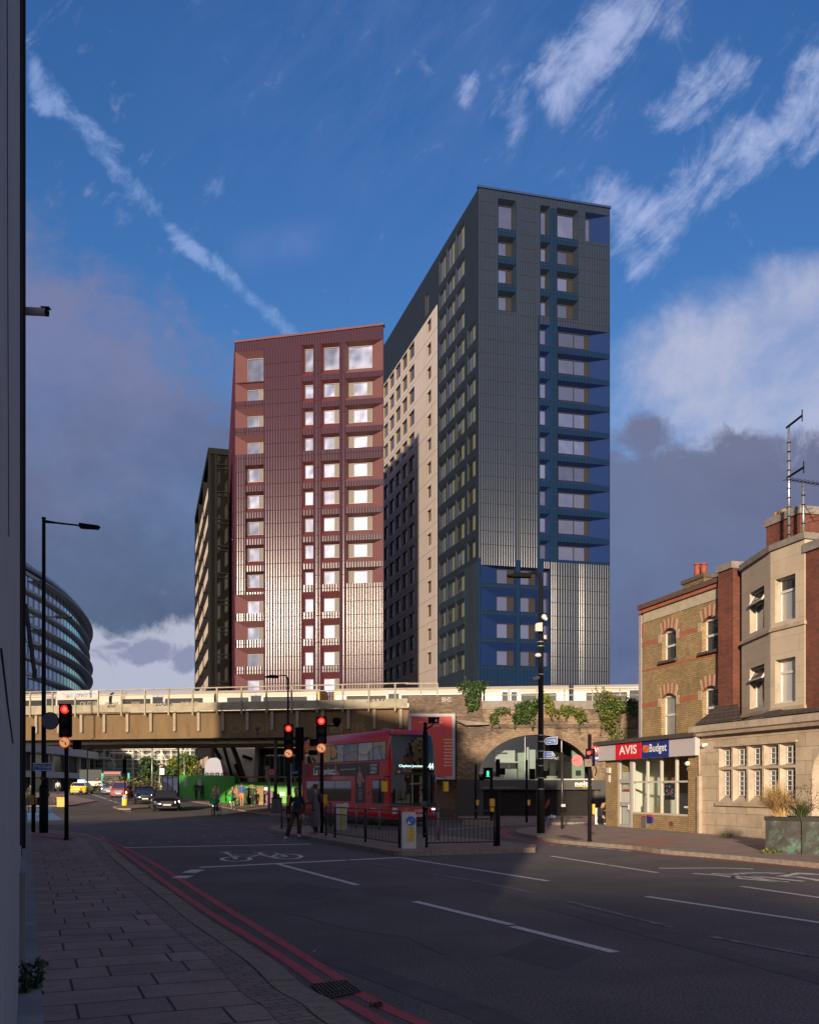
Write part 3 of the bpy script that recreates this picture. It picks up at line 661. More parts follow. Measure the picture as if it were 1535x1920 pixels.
for k in range(0, 17):
    z = zb(k); gh = 1.72 if k else 2.75
    if k <= 3:
        for a, b, gz_ in ((934,966.5,(934.5,962.5)),(1013.5,1030.5,(1014,1026)),(1044,1083.5,(1048,1078)))+(((1097.001,1141,(1097.5,1109)),) if k == 0 else ()):
            o = (sb(a), sb(b), z-.03, z+gh+.32)
            wins.append((o, (sb(gz_[0]), sb(gz_[1]), z, z+gh), a, k)); ops.append(o)
    elif k <= 12:
        for a, b, gz_ in ((1012,1030.5,(1012.5,1026)),(1045,1141.5,(1050,1108))):
            o = (sb(a), sb(b), z-.42 if (a > 1040 or True) and k < 12 else z-.03, z+1.62+.28)
            wins.append((o, (sb(gz_[0]), sb(gz_[1]), z, z+1.62), a, k)); ops.append(o)
    else:
        for a, b, gz_ in ((901.5,967,(934,966.5)),(975.5,1008,(976,1007)),(1018.5,1032,(1019,1031))):
            o = (sb(a), sb(b), z-.03, z+1.62+(.2 if k == 13 else .72))
            wins.append((o, (sb(gz_[0]), sb(gz_[1]), z, z+1.62), a, k)); ops.append(o)
zt0, zt1 = FB.z(897,343.5), FB.z(1143,392); zt1 = (zt0+zt1)/2; zt0 = zt1
zc1, zc2 = zb(3)-.1, zb(12)-.35
mb = MB(); rects = cover(ops, 0, SR, .2, zt0-.2, (sb(901), sb(933), sb(968), sb(1012), sb(1031.5), sb(1044), sb(1084), sb(1096)), (zc1, zc2, zb(0)+2.9))
def zoneB(a, b, c_, d):
    m_ = (a+b)/2; z = (c_+d)/2; px_ = lambda p: sb(p)
    if z > zb(0)+3: return 0
    if z > zc1: return 1 if (px_(933) < m_ < px_(968) or px_(1012) < m_ < px_(1085)) else 0
    if z > zc2: return 1 if m_ > px_(1010) and z < zb(4)+1.9 else 0
    return 1 if m_ < px_(1032.5) and z < zb(13)+1.8 else 0
for r_ in rects:
    zo = zoneB(*r_)
    if r_[1]-r_[0] < .09: mb.box(r_[0], r_[1], -.02, .1, r_[2], r_[3], zo)
    else: ribs(mb, *r_, .40 if zo else .28, .045 if not zo else .03, zo)
seams(mb, [r_ for r_ in rects if r_[1]-r_[0] > .5], [zb(k)+o_ for k in range(-1, 18) for o_ in (1.1, -.35)], 2, .04, -.06)
mb.build('ribbed_cladding', [rib_blue, teal, seam_m], blue, fix=False)
for o, g, a, k in wins:
    rev_ = royal if (a in (1045, 1097, 901.5) or k > 12) else side_teal
    wide = a == 1045
    add_window(blue, o, g, .62, (royal if wide or a in (901.5, 1097.001) or k >= 4 else side_teal, fr_b, glB, ventB), (.50,.86) if wide else ((.62,) if a in (934,1044,901.5,975.5) and k else ()), .09, (2,) if wide else ((1,) if a in (934,1044,901.5,975.5) and k else None))
mb = MB(); mb.box(-.1, SR+.08, -.16, .3, zt0-.2, zt0+.02); mb.build('parapet_cap', mat('navy_cap', (.015,.035,.11), .5, .2, var=0), blue)
# street flank (towards the left), in its own frame
FS_back = Vector((-.306, 1)).normalized(); LS = 62.0
FS = Fr(FB.x+FS_back.x*LS, FB.y+FS_back.y*LS, -FS_back.x, -FS_back.y)   # origin at the far end, runs towards the corner
ss = FS.s; S1 = LS
flank = empty('flank_facade', None, None, (0,0,0)); d_ = loc2(FB, (FS.x, FS.y))
flank.parent = blue; flank.location = (d_[0], d_[1], 0); flank.rotation_euler = (0,0,FS.rz-FB.rz)
s819 = ss(819.5); zcream = 59.0
colS = [(823,835.5),(837.5,852.5),(854.5,870.5),(876,891)]
ops = []; wins = []
for k in range(0, 17):
    z = zb(k); gh = 1.7 if k else 2.6
    for i, (a, b) in enumerate(colS):
        if i == 3 and (k < 4 or k > 12): continue
        o = (ss(a), ss(b), z-.05, z+gh+.35); ops.append(o); wins.append((o, (ss(a)+.06, ss(b)-.06, z, z+gh), i, k))
o = (ss(797), ss(803), zb(0)-1.2, zb(0)+1.6); ops.append(o); wins.append((o, (o[0]+.05, o[1]-.2, o[2]+.1, o[3]-.3), 5, 0))
rects = cover(ops, s819, S1-.02, .2, zt0-.2, (ss(872),), (zb(13)+2.2,)); mb = MB()
for r_ in rects:
    if r_[1]-r_[0] < .09: mb.box(r_[0], r_[1], -.02, .1, r_[2], r_[3], 0)
    elif r_[3] < zb(13)+2.3: ribs(mb, *r_, .30, .05, 0)
    else: mb.poly(((r_[0],0,r_[2]),(r_[1],0,r_[2]),(r_[1],0,r_[3]),(r_[0],0,r_[3])), 0)
rects2 = cover([o], 0, s819, zcream, zt0-.2)
for r_ in rects2: mb.poly(((r_[0],0,r_[2]),(r_[1],0,r_[2]),(r_[1],0,r_[3]),(r_[0],0,r_[3])), 0)
seams(mb, [r_ for r_ in rects if r_[1]-r_[0] > .5], [zb(k)-.3 for k in range(17)], 1, .035, -.012)
mb.build('cladding', [side_teal, seam_m], flank, fix=False)
for o, g, i, k in wins:
    key = (round(o[1]-o[0],1), round(o[3]-o[2],1), i if i == 5 else 0)
    w_ = add_window(blue, o, g, .14, (side_teal, fr_b, glS, glow), (.55,), .06, (1,))
    w_.parent = flank                            # sub-part level: facade > window; its pane is merged below
# merge each flank pane into its window so that nothing lies deeper than a sub-part
for w_ in kids(flank):
    for p_ in kids(w_): bpy.data.objects.remove(p_)
fc = {}
for w_ in kids(flank):
    if w_.name.startswith('window') and w_.data.name not in fc:
        me = w_.data; fc[me.name] = 1; xs = [v.co.x for v in me.vertices if abs(v.co.y-.14) < .01]; zs = [v.co.z for v in me.vertices if abs(v.co.y-.14) < .01]
        bm = bmesh.new(); bm.from_mesh(me); me.materials.append(glS); me.materials.append(glow)
        xm = min(xs)+(max(xs)-min(xs))*.55
        for (a, b, mi) in ((min(xs), xm, 2), (xm, max(xs), 3)):
            vs = [bm.verts.new(q) for q in ((a,.15,min(zs)),(b,.15,min(zs)),(b,.15,max(zs)),(a,.15,max(zs)))]; f = bm.faces.new(vs); f.material_index = mi
        bm.to_mesh(me); bm.free()
mb = MB(); bB = loc2(FB, (FS.x, FS.y)); bR = (SR, 0)
mb.poly(((0,.9,0),(SR,.9,0),(SR,.9,zt0-.3),(0,.9,zt0-.3)), 1)
e = (SR+bB[0], bB[1]); wallq(mb, (SR,-.01), e, 0, zt0-.2, zt0-.2); wallq(mb, bB, e, 0, zt0-.2, zt0-.2); mb.poly(((0,0,zt0-.2),(SR,0,zt0-.2),(e[0],e[1],zt0-.2),(bB[0],bB[1],zt0-.2)), 0)
dd = Vector((-bB[0], -bB[1])).normalized(); nn = Vector((-dd.y, dd.x)); nn = nn if nn.x > 0 else -nn
wallq(mb, (nn.x*.8+dd.x*-.6, nn.y*.8-dd.y*.6), (bB[0]+nn.x*.8, bB[1]+nn.y*.8), 0, zt0-.3, zt0-.3, 1)
mb.build('core_walls', [side_teal, seam_m], blue, fix=False)
# ---------------------------------------------------------------- cream wing along the same flank
cream = mat('cream_cladding', (.46,.41,.39), .7, var=.06, scale=.6, stretch=(1,1,.2))
crm = FS.root('cream_wing', 'cream clad apartment wing under the dark blue roofline, between maroon and blue towers', 'apartment block')
frc = mat('window_frame_tan', (.33,.22,.13), .5, var=0); glC = refl_glass('wing_glass', (.15,.16,.20), .05, .8)
ops = []; wins = []
cc_ = [(801,808.5),(766.5,777),(754,763.5),(741.5,751),(730,739),(719,727.5),(708,716),(698,706)]
for k in range(0, 16):
    z = 57.1-2.885*k
    for i, (a, b) in enumerate(cc_):
        if i > 5 : continue
        if i == 0: o = (ss(a), ss(b), z, z+1.45)
        else: o = (ss(a), ss(b), z-.2, z+1.7)
        if k == 15: continue
        ops.append(o); wins.append((o, i))
mb = MB(); rects = cover(ops, ss(697), s819, .2, zcream)
for r_ in rects: mb.poly(((r_[0],-.04,r_[2]),(r_[1],-.04,r_[2]),(r_[1],-.04,r_[3]),(r_[0],-.04,r_[3])), 0)
seams(mb, rects, [57.1-2.885*k-.75 for k in range(17)], 1, .05, -.05)
for px_ in (783, 811, 795): mb.box(ss(px_)-.02, ss(px_)+.02, -.05, 0, .2, zcream, 1)
mb.poly(((s819,-.04,.2),(s819,.5,.2),(s819,.5,zcream),(s819,-.04,zcream)), 0); mb.poly(((ss(697),-.04,zcream),(s819,-.04,zcream),(s819,.5,zcream),(ss(697),.5,zcream)), 0)
mb.build('cladding', [cream, mat('cream_joint', (.22,.17,.14), .8, var=0)], crm, fix=False)
for o, i in wins: add_window(crm, o, (o[0]+.03, o[1]-.03, o[2]+.03, o[3]-.03), .16, (frc, mat('frame_charcoal', (.03,.03,.035), .5, var=0), glC, ventB), (.35,) if i else (), .07)
# ---------------------------------------------------------------- the dark tower far left
FD = Fr((392-CX)/F*112, 112, 3.3, 1); sd = FD.s
blk = FD.root('bronze_glass_tower', 'dark bronze glass tower half hidden behind the left side of the maroon one', 'tower')
bz = mat('bronze_metal', (.012,.012,.013), .9, .0, spec=.1, var=.1); bgl = mat('bronze_glass', (.006,.0055,.005), .06, .0, spec=.15, var=.3, scale=.25)
zD = FD.z(392, 840); SD = sd(429)
mb = MB(); mb.poly(((0,0,0),(SD,0,0),(SD,0,zD),(0,0,zD)), 1)
for px_ in (393.2, 404.5): mb.box(sd(px_)-.12, sd(px_)+.12, -.15, .02, 0, zD, 0)
mb.box(0, SD, -.2, .02, zD-.7, zD, 0)
for k in range(14):
    z = zD-3.2*k-1.9
    mb.box(sd(401), SD, -.14, .02, z, z+.14, 0); mb.box(sd(401), SD, -.14, .02, z-.5, z-.38, 0)
D_b = Vector((-.28, 1)).normalized()
e = loc2(FD, (FD.x+D_b.x*30, FD.y+D_b.y*30))
mb.poly(((0,0,zD),(SD,0,zD),(SD+e[0],e[1],zD),(e[0],e[1],zD)), 0); wallq(mb, (SD,0), (SD+e[0],e[1]), 0, zD, zD, 0)
mb.build('curtain_wall', [bz, bgl], blk, fix=False)
FD2 = Fr(FD.x+D_b.x*30, FD.y+D_b.y*30, -D_b.x, -D_b.y); d_ = (e[0], e[1])
fl = bpy.data.objects.new('flank_facade', None); COL.objects.link(fl); fl.parent = blk; fl.location = (e[0], e[1], 0); fl.rotation_euler = (0,0,FD2.rz-FD.rz)
mb = MB(); mb.poly(((0,.3,0),(30,.3,0),(30,.3,zD),(0,.3,zD)), 1)
for x in (0, 9.6, 19.6, 29.6): mb.box(x, x+.4, -.1, .32, 0, zD, 0)
mb.box(0, 30, -.12, .32, zD-.8, zD, 0)
mb.build('flank_glazing', [bz, refl_glass('flank_glass', (.18,.19,.26), .08, .8)], fl, fix=False)
mb = MB()
for k in range(14):
    z = zD-3.2*k-(5.4 if k else 5.4)
    for x in (.4, 10, 20): mb.box(x, x+9.55, -.02, .32, z, z+1.25, 0)
    mb.box(.4, 29.6, 0, .31, z+1.25, z+1.33, 1)
mb.build('cream_spandrels', [mat('cream_spandrel', (.62,.50,.38), .6, var=.06), bz], fl, fix=False)
# ================================================================== THE RAILWAY BRIDGE AND VIADUCT
ochre = mat('girder_ochre_paint', (.132,.083,.037), .8, var=.22, scale=.9, stain=((.055,.030,.015), 1.1, .55, .8), bump=.25, bscale=8, stretch=(1.6,1.6,.45))
rail_cream = mat('weathered_cream_paint', (.27,.24,.175), .8, var=.25, scale=1.5, stain=((.13,.09,.05), 3.5, .58, .8))
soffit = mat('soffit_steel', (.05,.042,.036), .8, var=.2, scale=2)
FG = Fr((50-CX)/F*64, 64, 24.0, -5.2); sg = FG.s
X0, X1 = sg(-60), sg(766)
bridge = FG.root('railway_bridge', 'ochre steel railway bridge with rust stains and thin cream parapet spanning the road', 'bridge')
zB, zF, zT = 4.95, FG.z(400, 1336), FG.z(400, 1290)
zPan = FG.z(400, 1318)
pitch = sg(430-0)-sg(384.5)
mb = MB(); mb.box(X0, X1, 0, .05, zB, zF, 0); mb.box(X0, X1, -.28, .25, zB-.06, zB, 0); mb.box(X0, X1, -.28, .3, zF, zF+.07, 0); mb.build('girder_web', ochre, bridge)
x = sg(29); xs_ = []
while x < X1: xs_.append(x); x += pitch
for x in xs_:
    mb = MB(); mb.box(x-.09, x+.09, -.2, .0, zB+.42, zF, 0); mb.build('web_stiffener', mat('stiffener_paint', (.25,.21,.16), .7, var=.2, scale=2), bridge)
mb = MB(); mb.box(X0, X1, -.34, -.30, zF+.10, zPan, 0); mb.build('parapet_plate', rail_cream, bridge)
mb = MB(); ps = [x-.30 for x in xs_]
for x in ps: m2 = MB(); m2.box(x-.05, x+.05, -.42, -.345, zF-.15, zT-.07, 0); m2.build('parapet_post', rail_cream, bridge)
mb.box(X0, X1, -.44, -.30, zT-.07, zT, 0); mb.box(X0, X1, -.40, -.35, zT-.41, zT-.35, 0)
mb.build('parapet_rails', rail_cream, bridge)
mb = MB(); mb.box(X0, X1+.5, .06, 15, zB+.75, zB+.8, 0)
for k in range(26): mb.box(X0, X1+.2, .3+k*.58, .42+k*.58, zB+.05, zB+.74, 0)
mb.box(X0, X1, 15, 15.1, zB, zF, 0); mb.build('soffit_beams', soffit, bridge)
# cross members below the deck, unlit; a pale colour stands in for light
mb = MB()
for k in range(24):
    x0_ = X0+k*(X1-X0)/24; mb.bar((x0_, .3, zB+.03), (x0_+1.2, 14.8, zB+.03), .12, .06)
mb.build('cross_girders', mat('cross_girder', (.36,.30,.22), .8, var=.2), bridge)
tx = lambda px, py: (sg(px), FG.z(px, py))
graf = mat('spray_paint_dark', (.03,.03,.035), .7, var=0)
def graffiti(t, px, py, px2, pyt, m_=graf, y=-.349, sh_=0.0):
    x, z = tx(px, py); x2, _ = tx(px2, py); z2 = FG.z(px, pyt); text(t, 'graffiti', m_, bridge, x, z, x2-x, z2-z, y=y, bold=.03, shear=sh_)
graffiti('JET97', 690, 1319, 726, 1308.5); graffiti('LOGER', 297, 1325, 327, 1316, sh_=.3); graffiti('DENGS', 202, 1322, 228, 1318, sh_=.4); graffiti('BEARS', 206, 1328, 222, 1323, sh_=.3)
faintg = mat('spray_paint_faint', (.22,.18,.13), .7, var=0); graffiti('SORE', 343, 1325, 375, 1317, faintg); graffiti('ROK', 252, 1326, 268, 1317, faintg); graffiti('OUTER', 155, 1325, 190, 1317, faintg)
x, z = tx(493, 1378); text('OBOR', 'graffiti', mat('ghost_letters', (.20,.12,.055), .8, var=0), bridge, sg(430), FG.z(430,1374), sg(515)-sg(430), .55, y=-.006)
graffiti('EMR', 618, 1374, 690, 1356, mat('ghost_letters', (.20,.12,.055)), y=-.006)
ban = FG.root('shelter_banner', 'white printed banner with blue lettering hung on the bridge rail at left', 'banner')
xa, xb = sg(114), sg(191); za, zb_ = FG.z(150, 1310.5), FG.z(150, 1297)
mb = MB(); mb.box(xa, xb, -.47, -.445, za, zb_); mb.build('cloth', mat('banner_cloth', (.42,.4,.4), .8, var=.05), ban)
text("The Dogs' Home Battersea", 'lettering', mat('banner_blue', (.12,.22,.5), .7, var=0), ban, xa+.35, zb_-.30, xb-xa-.5, .2, y=-.475)
text("LOFWST", 'graffiti', graf, ban, xa+1.3, za+.05, 1.0, .22, y=-.475, shear=.3)
mb = MB(); mb.box(xa+.7, xa+.95, -.478, -.471, za+.04, za+.2, 0); mb.box(xa+.95, xa+1.15, -.478, -.471, za+.04, za+.2, 1); mb.build('emblem', [mat('banner_orange', (.6,.15,.05)), mat('banner_sky', (.1,.4,.55))], ban)
# -------- viaduct wall, parallel to the picture
YV = 55.0; FV = Fr(0, YV, 1, 0); sv = FV.s; vz = FV.z
stock = brick('stock_brick', (.33,.20,.11), (.10,.062,.042), (.17,.145,.115), .225, .075, .012, var=.38, vscale=.9, stain=((.055,.045,.040), .55, .50, .75), bump=.8)
stock_d = brick('sooty_brick', (.19,.12,.07), (.07,.048,.035), (.11,.095,.08), .225, .075, .012, var=.4, vscale=1.2, stain=((.21,.12,.05), .9, .56, .7), bump=.8)
conc = mat('parapet_concrete', (.21,.18,.16), .85, var=.25, scale=2, stain=((.12,.10,.09), 3, .55, .7), bump=.3)
via = FV.root('brick_viaduct', 'sooty brick railway viaduct with one wide arch over the kitchen showroom', 'viaduct')
AX0, AX1 = sv(896), sv(1112); AC = (AX0+AX1)/2; AR = (AX1-AX0)/2; zSp = vz(1000, 1467); zAp = vz(1000, 1378); AH = zAp-zSp
def arch(n=40, grow=0): return [(AC-(AR+grow)*math.cos(math.pi*k/n), zSp+(AH+grow)*math.sin(math.pi*k/n)**.92) for k in range(n+1)]
zTopW = vz(1000, 1330); XL, XR = sv(856), sv(1260)
mb = MB(); A_o = arch(40, .0)
for (xa, za), (xb, zb_) in zip(A_o, A_o[1:]): mb.poly(((xa,0,za),(xb,0,zb_),(xb,0,zTopW),(xa,0,zTopW)))
mb.poly(((XL,0,-.1),(AX0,0,-.1),(AX0,0,zTopW),(XL,0,zTopW))); mb.poly(((AX1,0,-.1),(XR,0,-.1),(XR,0,zTopW),(AX1,0,zTopW)))
for (xa, za), (xb, zb_) in zip(A_o, A_o[1:]): mb.poly(((xa,0,za),(xb,0,zb_),(xb,.9,zb_),(xa,.9,za)))
mb.poly(((XL,0,-.1),(XL,12,-.1),(XL,12,zTopW),(XL,0,zTopW))); mb.build('wall', stock, via, fix=False)
mb = MB(); A_i, A_e = arch(48, .0), arch(48, .48)
for k in range(48):
    a, b, c_, d = A_i[k], A_i[k+1], A_e[k+1], A_e[k]; mb.extr([(a[0],-.03,a[1]),(b[0],-.03,b[1]),(c_[0],-.03,c_[1]),(d[0],-.03,d[1])], (0,.028,0))
mb.build('arch_ring', brick('arch_brick', (.27,.185,.11), (.18,.115,.07), (.15,.12,.09), .11, .11, .012, var=.3, vscale=2, bump=.8), via)
mb = MB(); zs = vz(1000, 1363); mb.box(sv(905), XR, -.12, -.002, zs-.07, zs+.05); mb.box(sv(905), XR, -.06, -.002, zs+.05, zs+.14); mb.build('string_course', stock_d, via)
mb = MB(); mb.box(sv(902), XR, -.05, .35, vz(1000, 1330)+.002, vz(1000,1314)); mb.build('parapet_concrete', conc, via)
# high solid parapet block and its corbel at the left
mb = MB(); XB0, XB1 = sv(766), sv(902); mb.box(XB0, XB1, -.25, .4, vz(830,1345), vz(830,1306)); mb.box(XB0, sv(905), -.15, .5, vz(830,1357), vz(830,1345.5)); mb.build('parapet_brick', stock_d, via)
mb = MB(); mb.extr([(sv(850),-.45,vz(850,1350)),(sv(915),-.45,vz(850,1357)),(sv(915),-.45,vz(850,1360)),(sv(872),-.45,vz(850,1361))], (0,.4,0)); mb.build('corbel', conc, via)
mb = MB(); mb.box(sv(764), sv(858), .55, 12, -.1, vz(830,1345)); mb.build('abutment', stock_d, via)
mb = MB(); mb.box(sv(768), XR, .8, 14, vz(1000,1330)-.4, vz(1000,1330)-.05); mb.build('deck', conc, via)
mb = MB(); xr = sv(902)
while xr < XR: mb.bar((xr,-.0,vz(1000,1322)), (xr,-.0,vz(1000,1290)), .07); xr += 1.6
for py in (1291.5, 1303.5): mb.bar((sv(905),0,vz(1000,py)), (XR,0,vz(1000,py)), .055)
mb.build('handrail', mat('handrail_paint', (.26,.23,.16), .6, var=.2), via)
mb = MB()
for px in (789, 820): mb.bar((sv(px),0,vz(800,1306)), (sv(px),0,vz(800,1282)), .07)
mb.bar((sv(760),0,vz(800,1282)), (sv(821),0,vz(800,1282)), .09); mb.bar((sv(760),0,vz(800,1294)), (sv(821),0,vz(800,1294)), .05)
mb.build('end_rail', rail_cream, via)
x_, z_ = sv(828), vz(830,1317); text('BHS', 'graffiti', mat('spray_paint_pale', (.35,.37,.42)), via, x_, z_, sv(845)-x_, vz(830,1308)-z_, y=-.256)
# -------- showroom under the arch
shop = FV.root('kitchen_showroom', 'black-fronted kitchen showroom filling the brick arch with closed shutters', 'shop')
soot = mat('shopfront_charcoal', (.022,.021,.022), .55, var=.15); shut = mat('roller_shutter_charcoal', (.035,.032,.031), .55, var=.15)
zFt, zFb = vz(1000,1463), vz(1000,1481)
mb = MB(); mb.box(XL+.02, sv(897), -.06, -.003, -.05, zFt+.03); mb.box(sv(1122), sv(1137), -.06, -.003, -.05, zFt); mb.box(XL+.3, sv(1123), -.02, .3, -.05, .02); mb.build('black_surround', soot, shop)
mb = MB(); mb.box(sv(897), sv(1123), -.45, .1, zFb, zFt); mb.build('fascia', mat('fascia_black', (.016,.016,.017), .4, var=.05), shop)
mb = MB(); za = -.02; n = 30
for k in range(n):
    z0 = za+(zFb-za)*k/n; z1 = za+(zFb-za)*(k+1)/n; zm = (z0+z1)/2
    for (xa, xb) in ((sv(905), sv(1007)), (sv(1010), sv(1112))): mb.poly(((xa,-.06,z0),(xb,-.06,z0),(xb,-.10,zm),(xa,-.10,zm))); mb.poly(((xa,-.10,zm),(xb,-.10,zm),(xb,-.06,z1),(xa,-.06,z1)))
for px in (901, 1008.5, 1117): mb.box(sv(px)-.13, sv(px)+.13, -.14, -.02, za, zFb)
mb.build('roller_shutters', shut, shop)
signw = mat('sign_letter_white', (.8,.8,.78), .5, var=0)
x_, z_ = sv(1075), vz(1000,1473.5); text('nolte', 'lettering', signw, shop, x_, z_, sv(1106)-x_, vz(1000,1465.3)-z_, y=-.456, bold=.03)
mb = MB(); mb.box(x_, sv(1099), -.457, -.451, vz(1000,1475.4), vz(1000,1474.3)); mb.build('underline', mat('sign_yellow', (.75,.55,.02), .5, var=0), shop)
text('KÜCHEN', 'lettering', signw, shop, sv(1090), vz(1000,1478.3), .28, .045, y=-.456)
text('BEDROOMS KITCHENS   LIVING ROOMS  WARDROBES  STUDIO', 'lettering', mat('sign_letter_grey', (.35,.35,.35), .5, var=0), shop, sv(903), vz(1000,1477.8), sv(966)-sv(903), .055, y=-.456)
zW = vz(1000,1460.5)
mb = MB(); mb.box(AX0, AX1, -.1, .5, zFt, zW); mb.build('sill', mat('sill_grey', (.40,.39,.37), .6), shop)
pts = [(x, .35, max(z, zW)) for x, z in arch(40)]; pts = [p for p in pts if p[2] > zW or p in (pts[0], pts[-1])]
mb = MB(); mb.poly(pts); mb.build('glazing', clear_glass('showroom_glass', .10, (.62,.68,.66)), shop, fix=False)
mb = MB()
for px in (1054,): mb.bar((sv(px),.3,zW), (sv(px),.3,vz(1000,1388)), .06)
mb.bar((sv(985),.3,zW), (sv(985),.3,zAp), .03)
mb.build('mullions', greym, shop)
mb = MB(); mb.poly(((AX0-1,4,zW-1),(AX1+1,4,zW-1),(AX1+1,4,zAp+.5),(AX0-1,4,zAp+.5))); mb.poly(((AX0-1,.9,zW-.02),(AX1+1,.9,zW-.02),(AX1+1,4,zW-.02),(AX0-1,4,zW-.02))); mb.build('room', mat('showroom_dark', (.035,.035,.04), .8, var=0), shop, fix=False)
kit = mat('kitchen_green_grey', (.44,.50,.42), .5, var=.03); kitw = mat('kitchen_white', (.55,.57,.55), .5, var=.03)
mb = MB(); B = lambda a, b, t, bt, y=1.6, mi=0, th=.5: mb.box(sv(a), sv(b), y, y+th, vz(1000,bt), vz(1000,t), mi)
B(934, 972, 1405, 1428, 1.9, 1); B(950, 975, 1441, 1461, 1.7, 0); B(976, 990, 1410, 1461, 1.4, 0); B(991, 995, 1400, 1461, 1.0, 1); B(996, 1010, 1404, 1461, 1.5, 1, .4); B(897.5, 905, 1430, 1461, .6, 1, .3); B(1081, 1105, 1404, 1461, 1.6, 0, .4); B(1030, 1050, 1455, 1461, 1.1, 1); B(934, 976, 1427, 1429.5, 1.3, 1, .8)
mb.build('display_units', [kit, kitw], shop)
mb = MB(); B(939, 957, 1409, 1412, 1.85, 0, .04); B(957, 960, 1433, 1440, 1.3, 0, .2); B(1036, 1048, 1430, 1457, 1.2, 0, .3); B(1088, 1098, 1444, 1454, 1.55, 0, .04); B(1020, 1032, 1425, 1445, 1.3, 0, .3); mb.build('dark_fittings', soot, shop)
text('AC', 'lettering', signw, shop, sv(1040), vz(1000,1424), sv(1049)-sv(1040), .14, y=.33)
# -------- billboard
bb = FV.root('billboard', 'large coral poster board in a silver frame on the brick behind the bus', 'billboard')
xa, xb, z0, z1 = sv(765), sv(852), vz(800,1462), vz(800,1340)
mb = MB()
for q in ((xa,xa+.17,z0,z1),(xb-.17,xb,z0,z1),(xa+.17,xb-.17,z1-.17,z1),(xa+.17,xb-.17,z0,z0+.17)): mb.box(q[0],q[1],-.62,-.42,q[2],q[3])
mb.build('frame', mat('frame_silver', (.32,.32,.35), .5, .0), bb)
mb = MB(); mb.box(xa+.17, xb-.17, -.55, -.44, z0+.17, z1-.17); mb.build('poster', mat('coral_poster', (.55,.055,.045), .6, var=.03), bb)
text('pick me pick-ep', 'lettering', mat('poster_pink', (.75,.45,.42), .6, var=0), bb, sv(785), vz(800,1358.5), sv(829)-sv(785), .17, y=-.556)
text('yahoo goos', 'lettering', MATS['poster_pink'], bb, sv(792), vz(800,1364.5), sv(824)-sv(792), .16, y=-.556)
mb = MB(); mb.disc((sv(828), -.551, vz(800,1374)), .2, th=.006, n=16); mb.build('badge', mat('badge_magenta', (.5,.03,.16), .6, var=0), bb)
mb = MB()
for i in range(9):
    for j in range(5): mb.disc((sv(833+j*3.2), -.551, vz(800, 1388+i*6)), .035 if (i+j) % 2 else .05, th=.006, n=8)
mb.build('poster_dots', mat('poster_cream', (.7,.45,.3), .6, var=0), bb)
# -------- the passing train
FT = Fr((50-CX)/F*68, 68, 24.5, -3.6); st = FT.s
tw = mat('train_white', (.46,.41,.34), .35, var=.04, scale=.3, stretch=(.2,1,1)); twin = mat('train_window', (.03,.033,.04), .4, .0, spec=.1, var=.2, scale=.7)
tdoor = mat('train_door_lilac', (.27,.27,.38), .4, var=.03); tor = mat('train_end_yellow', (.75,.38,.03), .5, var=.05)
zt = FT.z(300, 1294.0); zt_b = 4.9
def carriage(px0, px1, doors, label, ends=()):
    t = FT.root('train_carriage', label, 'train carriage', 'carriages of the passing train')
    xa, xb = st(px0), st(px1)
    prof = [(0,zt_b),(0,zt-.55),(.12,zt-.25),(.5,zt-.06),(1.4,zt),(2.3,zt-.06),(2.7,zt-.25),(2.8,zt-.55),(2.8,zt_b)]
    mb = MB(); mb.extr([(xa, y, z) for y, z in prof], (xb-xa, 0, 0)); mb.build('body', tw, t)
    z0, z1 = zt-1.14, zt-.60
    ds = sorted((st(a), st(b)) for a, b in doors); edges = [xa+.8]+[v for d in ds for v in (d[0]-.15, d[1]+.15)]+[xb-.8]
    mb = MB()
    for a, b in zip(edges[::2], edges[1::2]):
        if b-a > .5: mb.box(a, b, -.02, .01, z0, z1)
    mb.build('window_band', twin, t)
    for a, b in ds:
        mb = MB(); mb.box(a, b, -.03, .01, zt_b+.3, zt-.36, 0); m_ = (a+b)/2; mb.box(m_-.012, m_+.012, -.035, .0, zt_b+.3, zt-.36, 1)
        for c_ in ((a+m_)/2, (b+m_)/2): mb.box(c_-.18, c_+.18, -.036, 0, z0-.1, z1+.1, 1)
        mb.build('door', [tdoor, twin], t)
    for e_ in ends:
        x = xa if e_ == 'l' else xb
        mb = MB(); mb.box(x-.06, x+.06, .05, 2.75, zt_b+.4, zt-.3); mb.build('end_panel', tor, t)
    return t
FT_z = zt
carriage(-80, 204, ((88,104),(-20,0)), 'carriage nearest the left edge, behind the banner')
carriage(210, 401, ((286,306),), 'carriage between the banner and the brown gap above the lamp arm')
carriage(405, 597, ((470,490),), 'carriage above the two left-hand traffic signals with one yellow end', ('r',))
carriage(628, 905, ((728,748),), 'carriage right of the yellow ends passing the graffiti', ('l',))
carriage(909, 1066, ((938,972),), 'carriage with wide lilac doors beside the tall lamp post')
carriage(1075, 1260, ((1180,1200),), 'carriage nearest the yellow brick house')
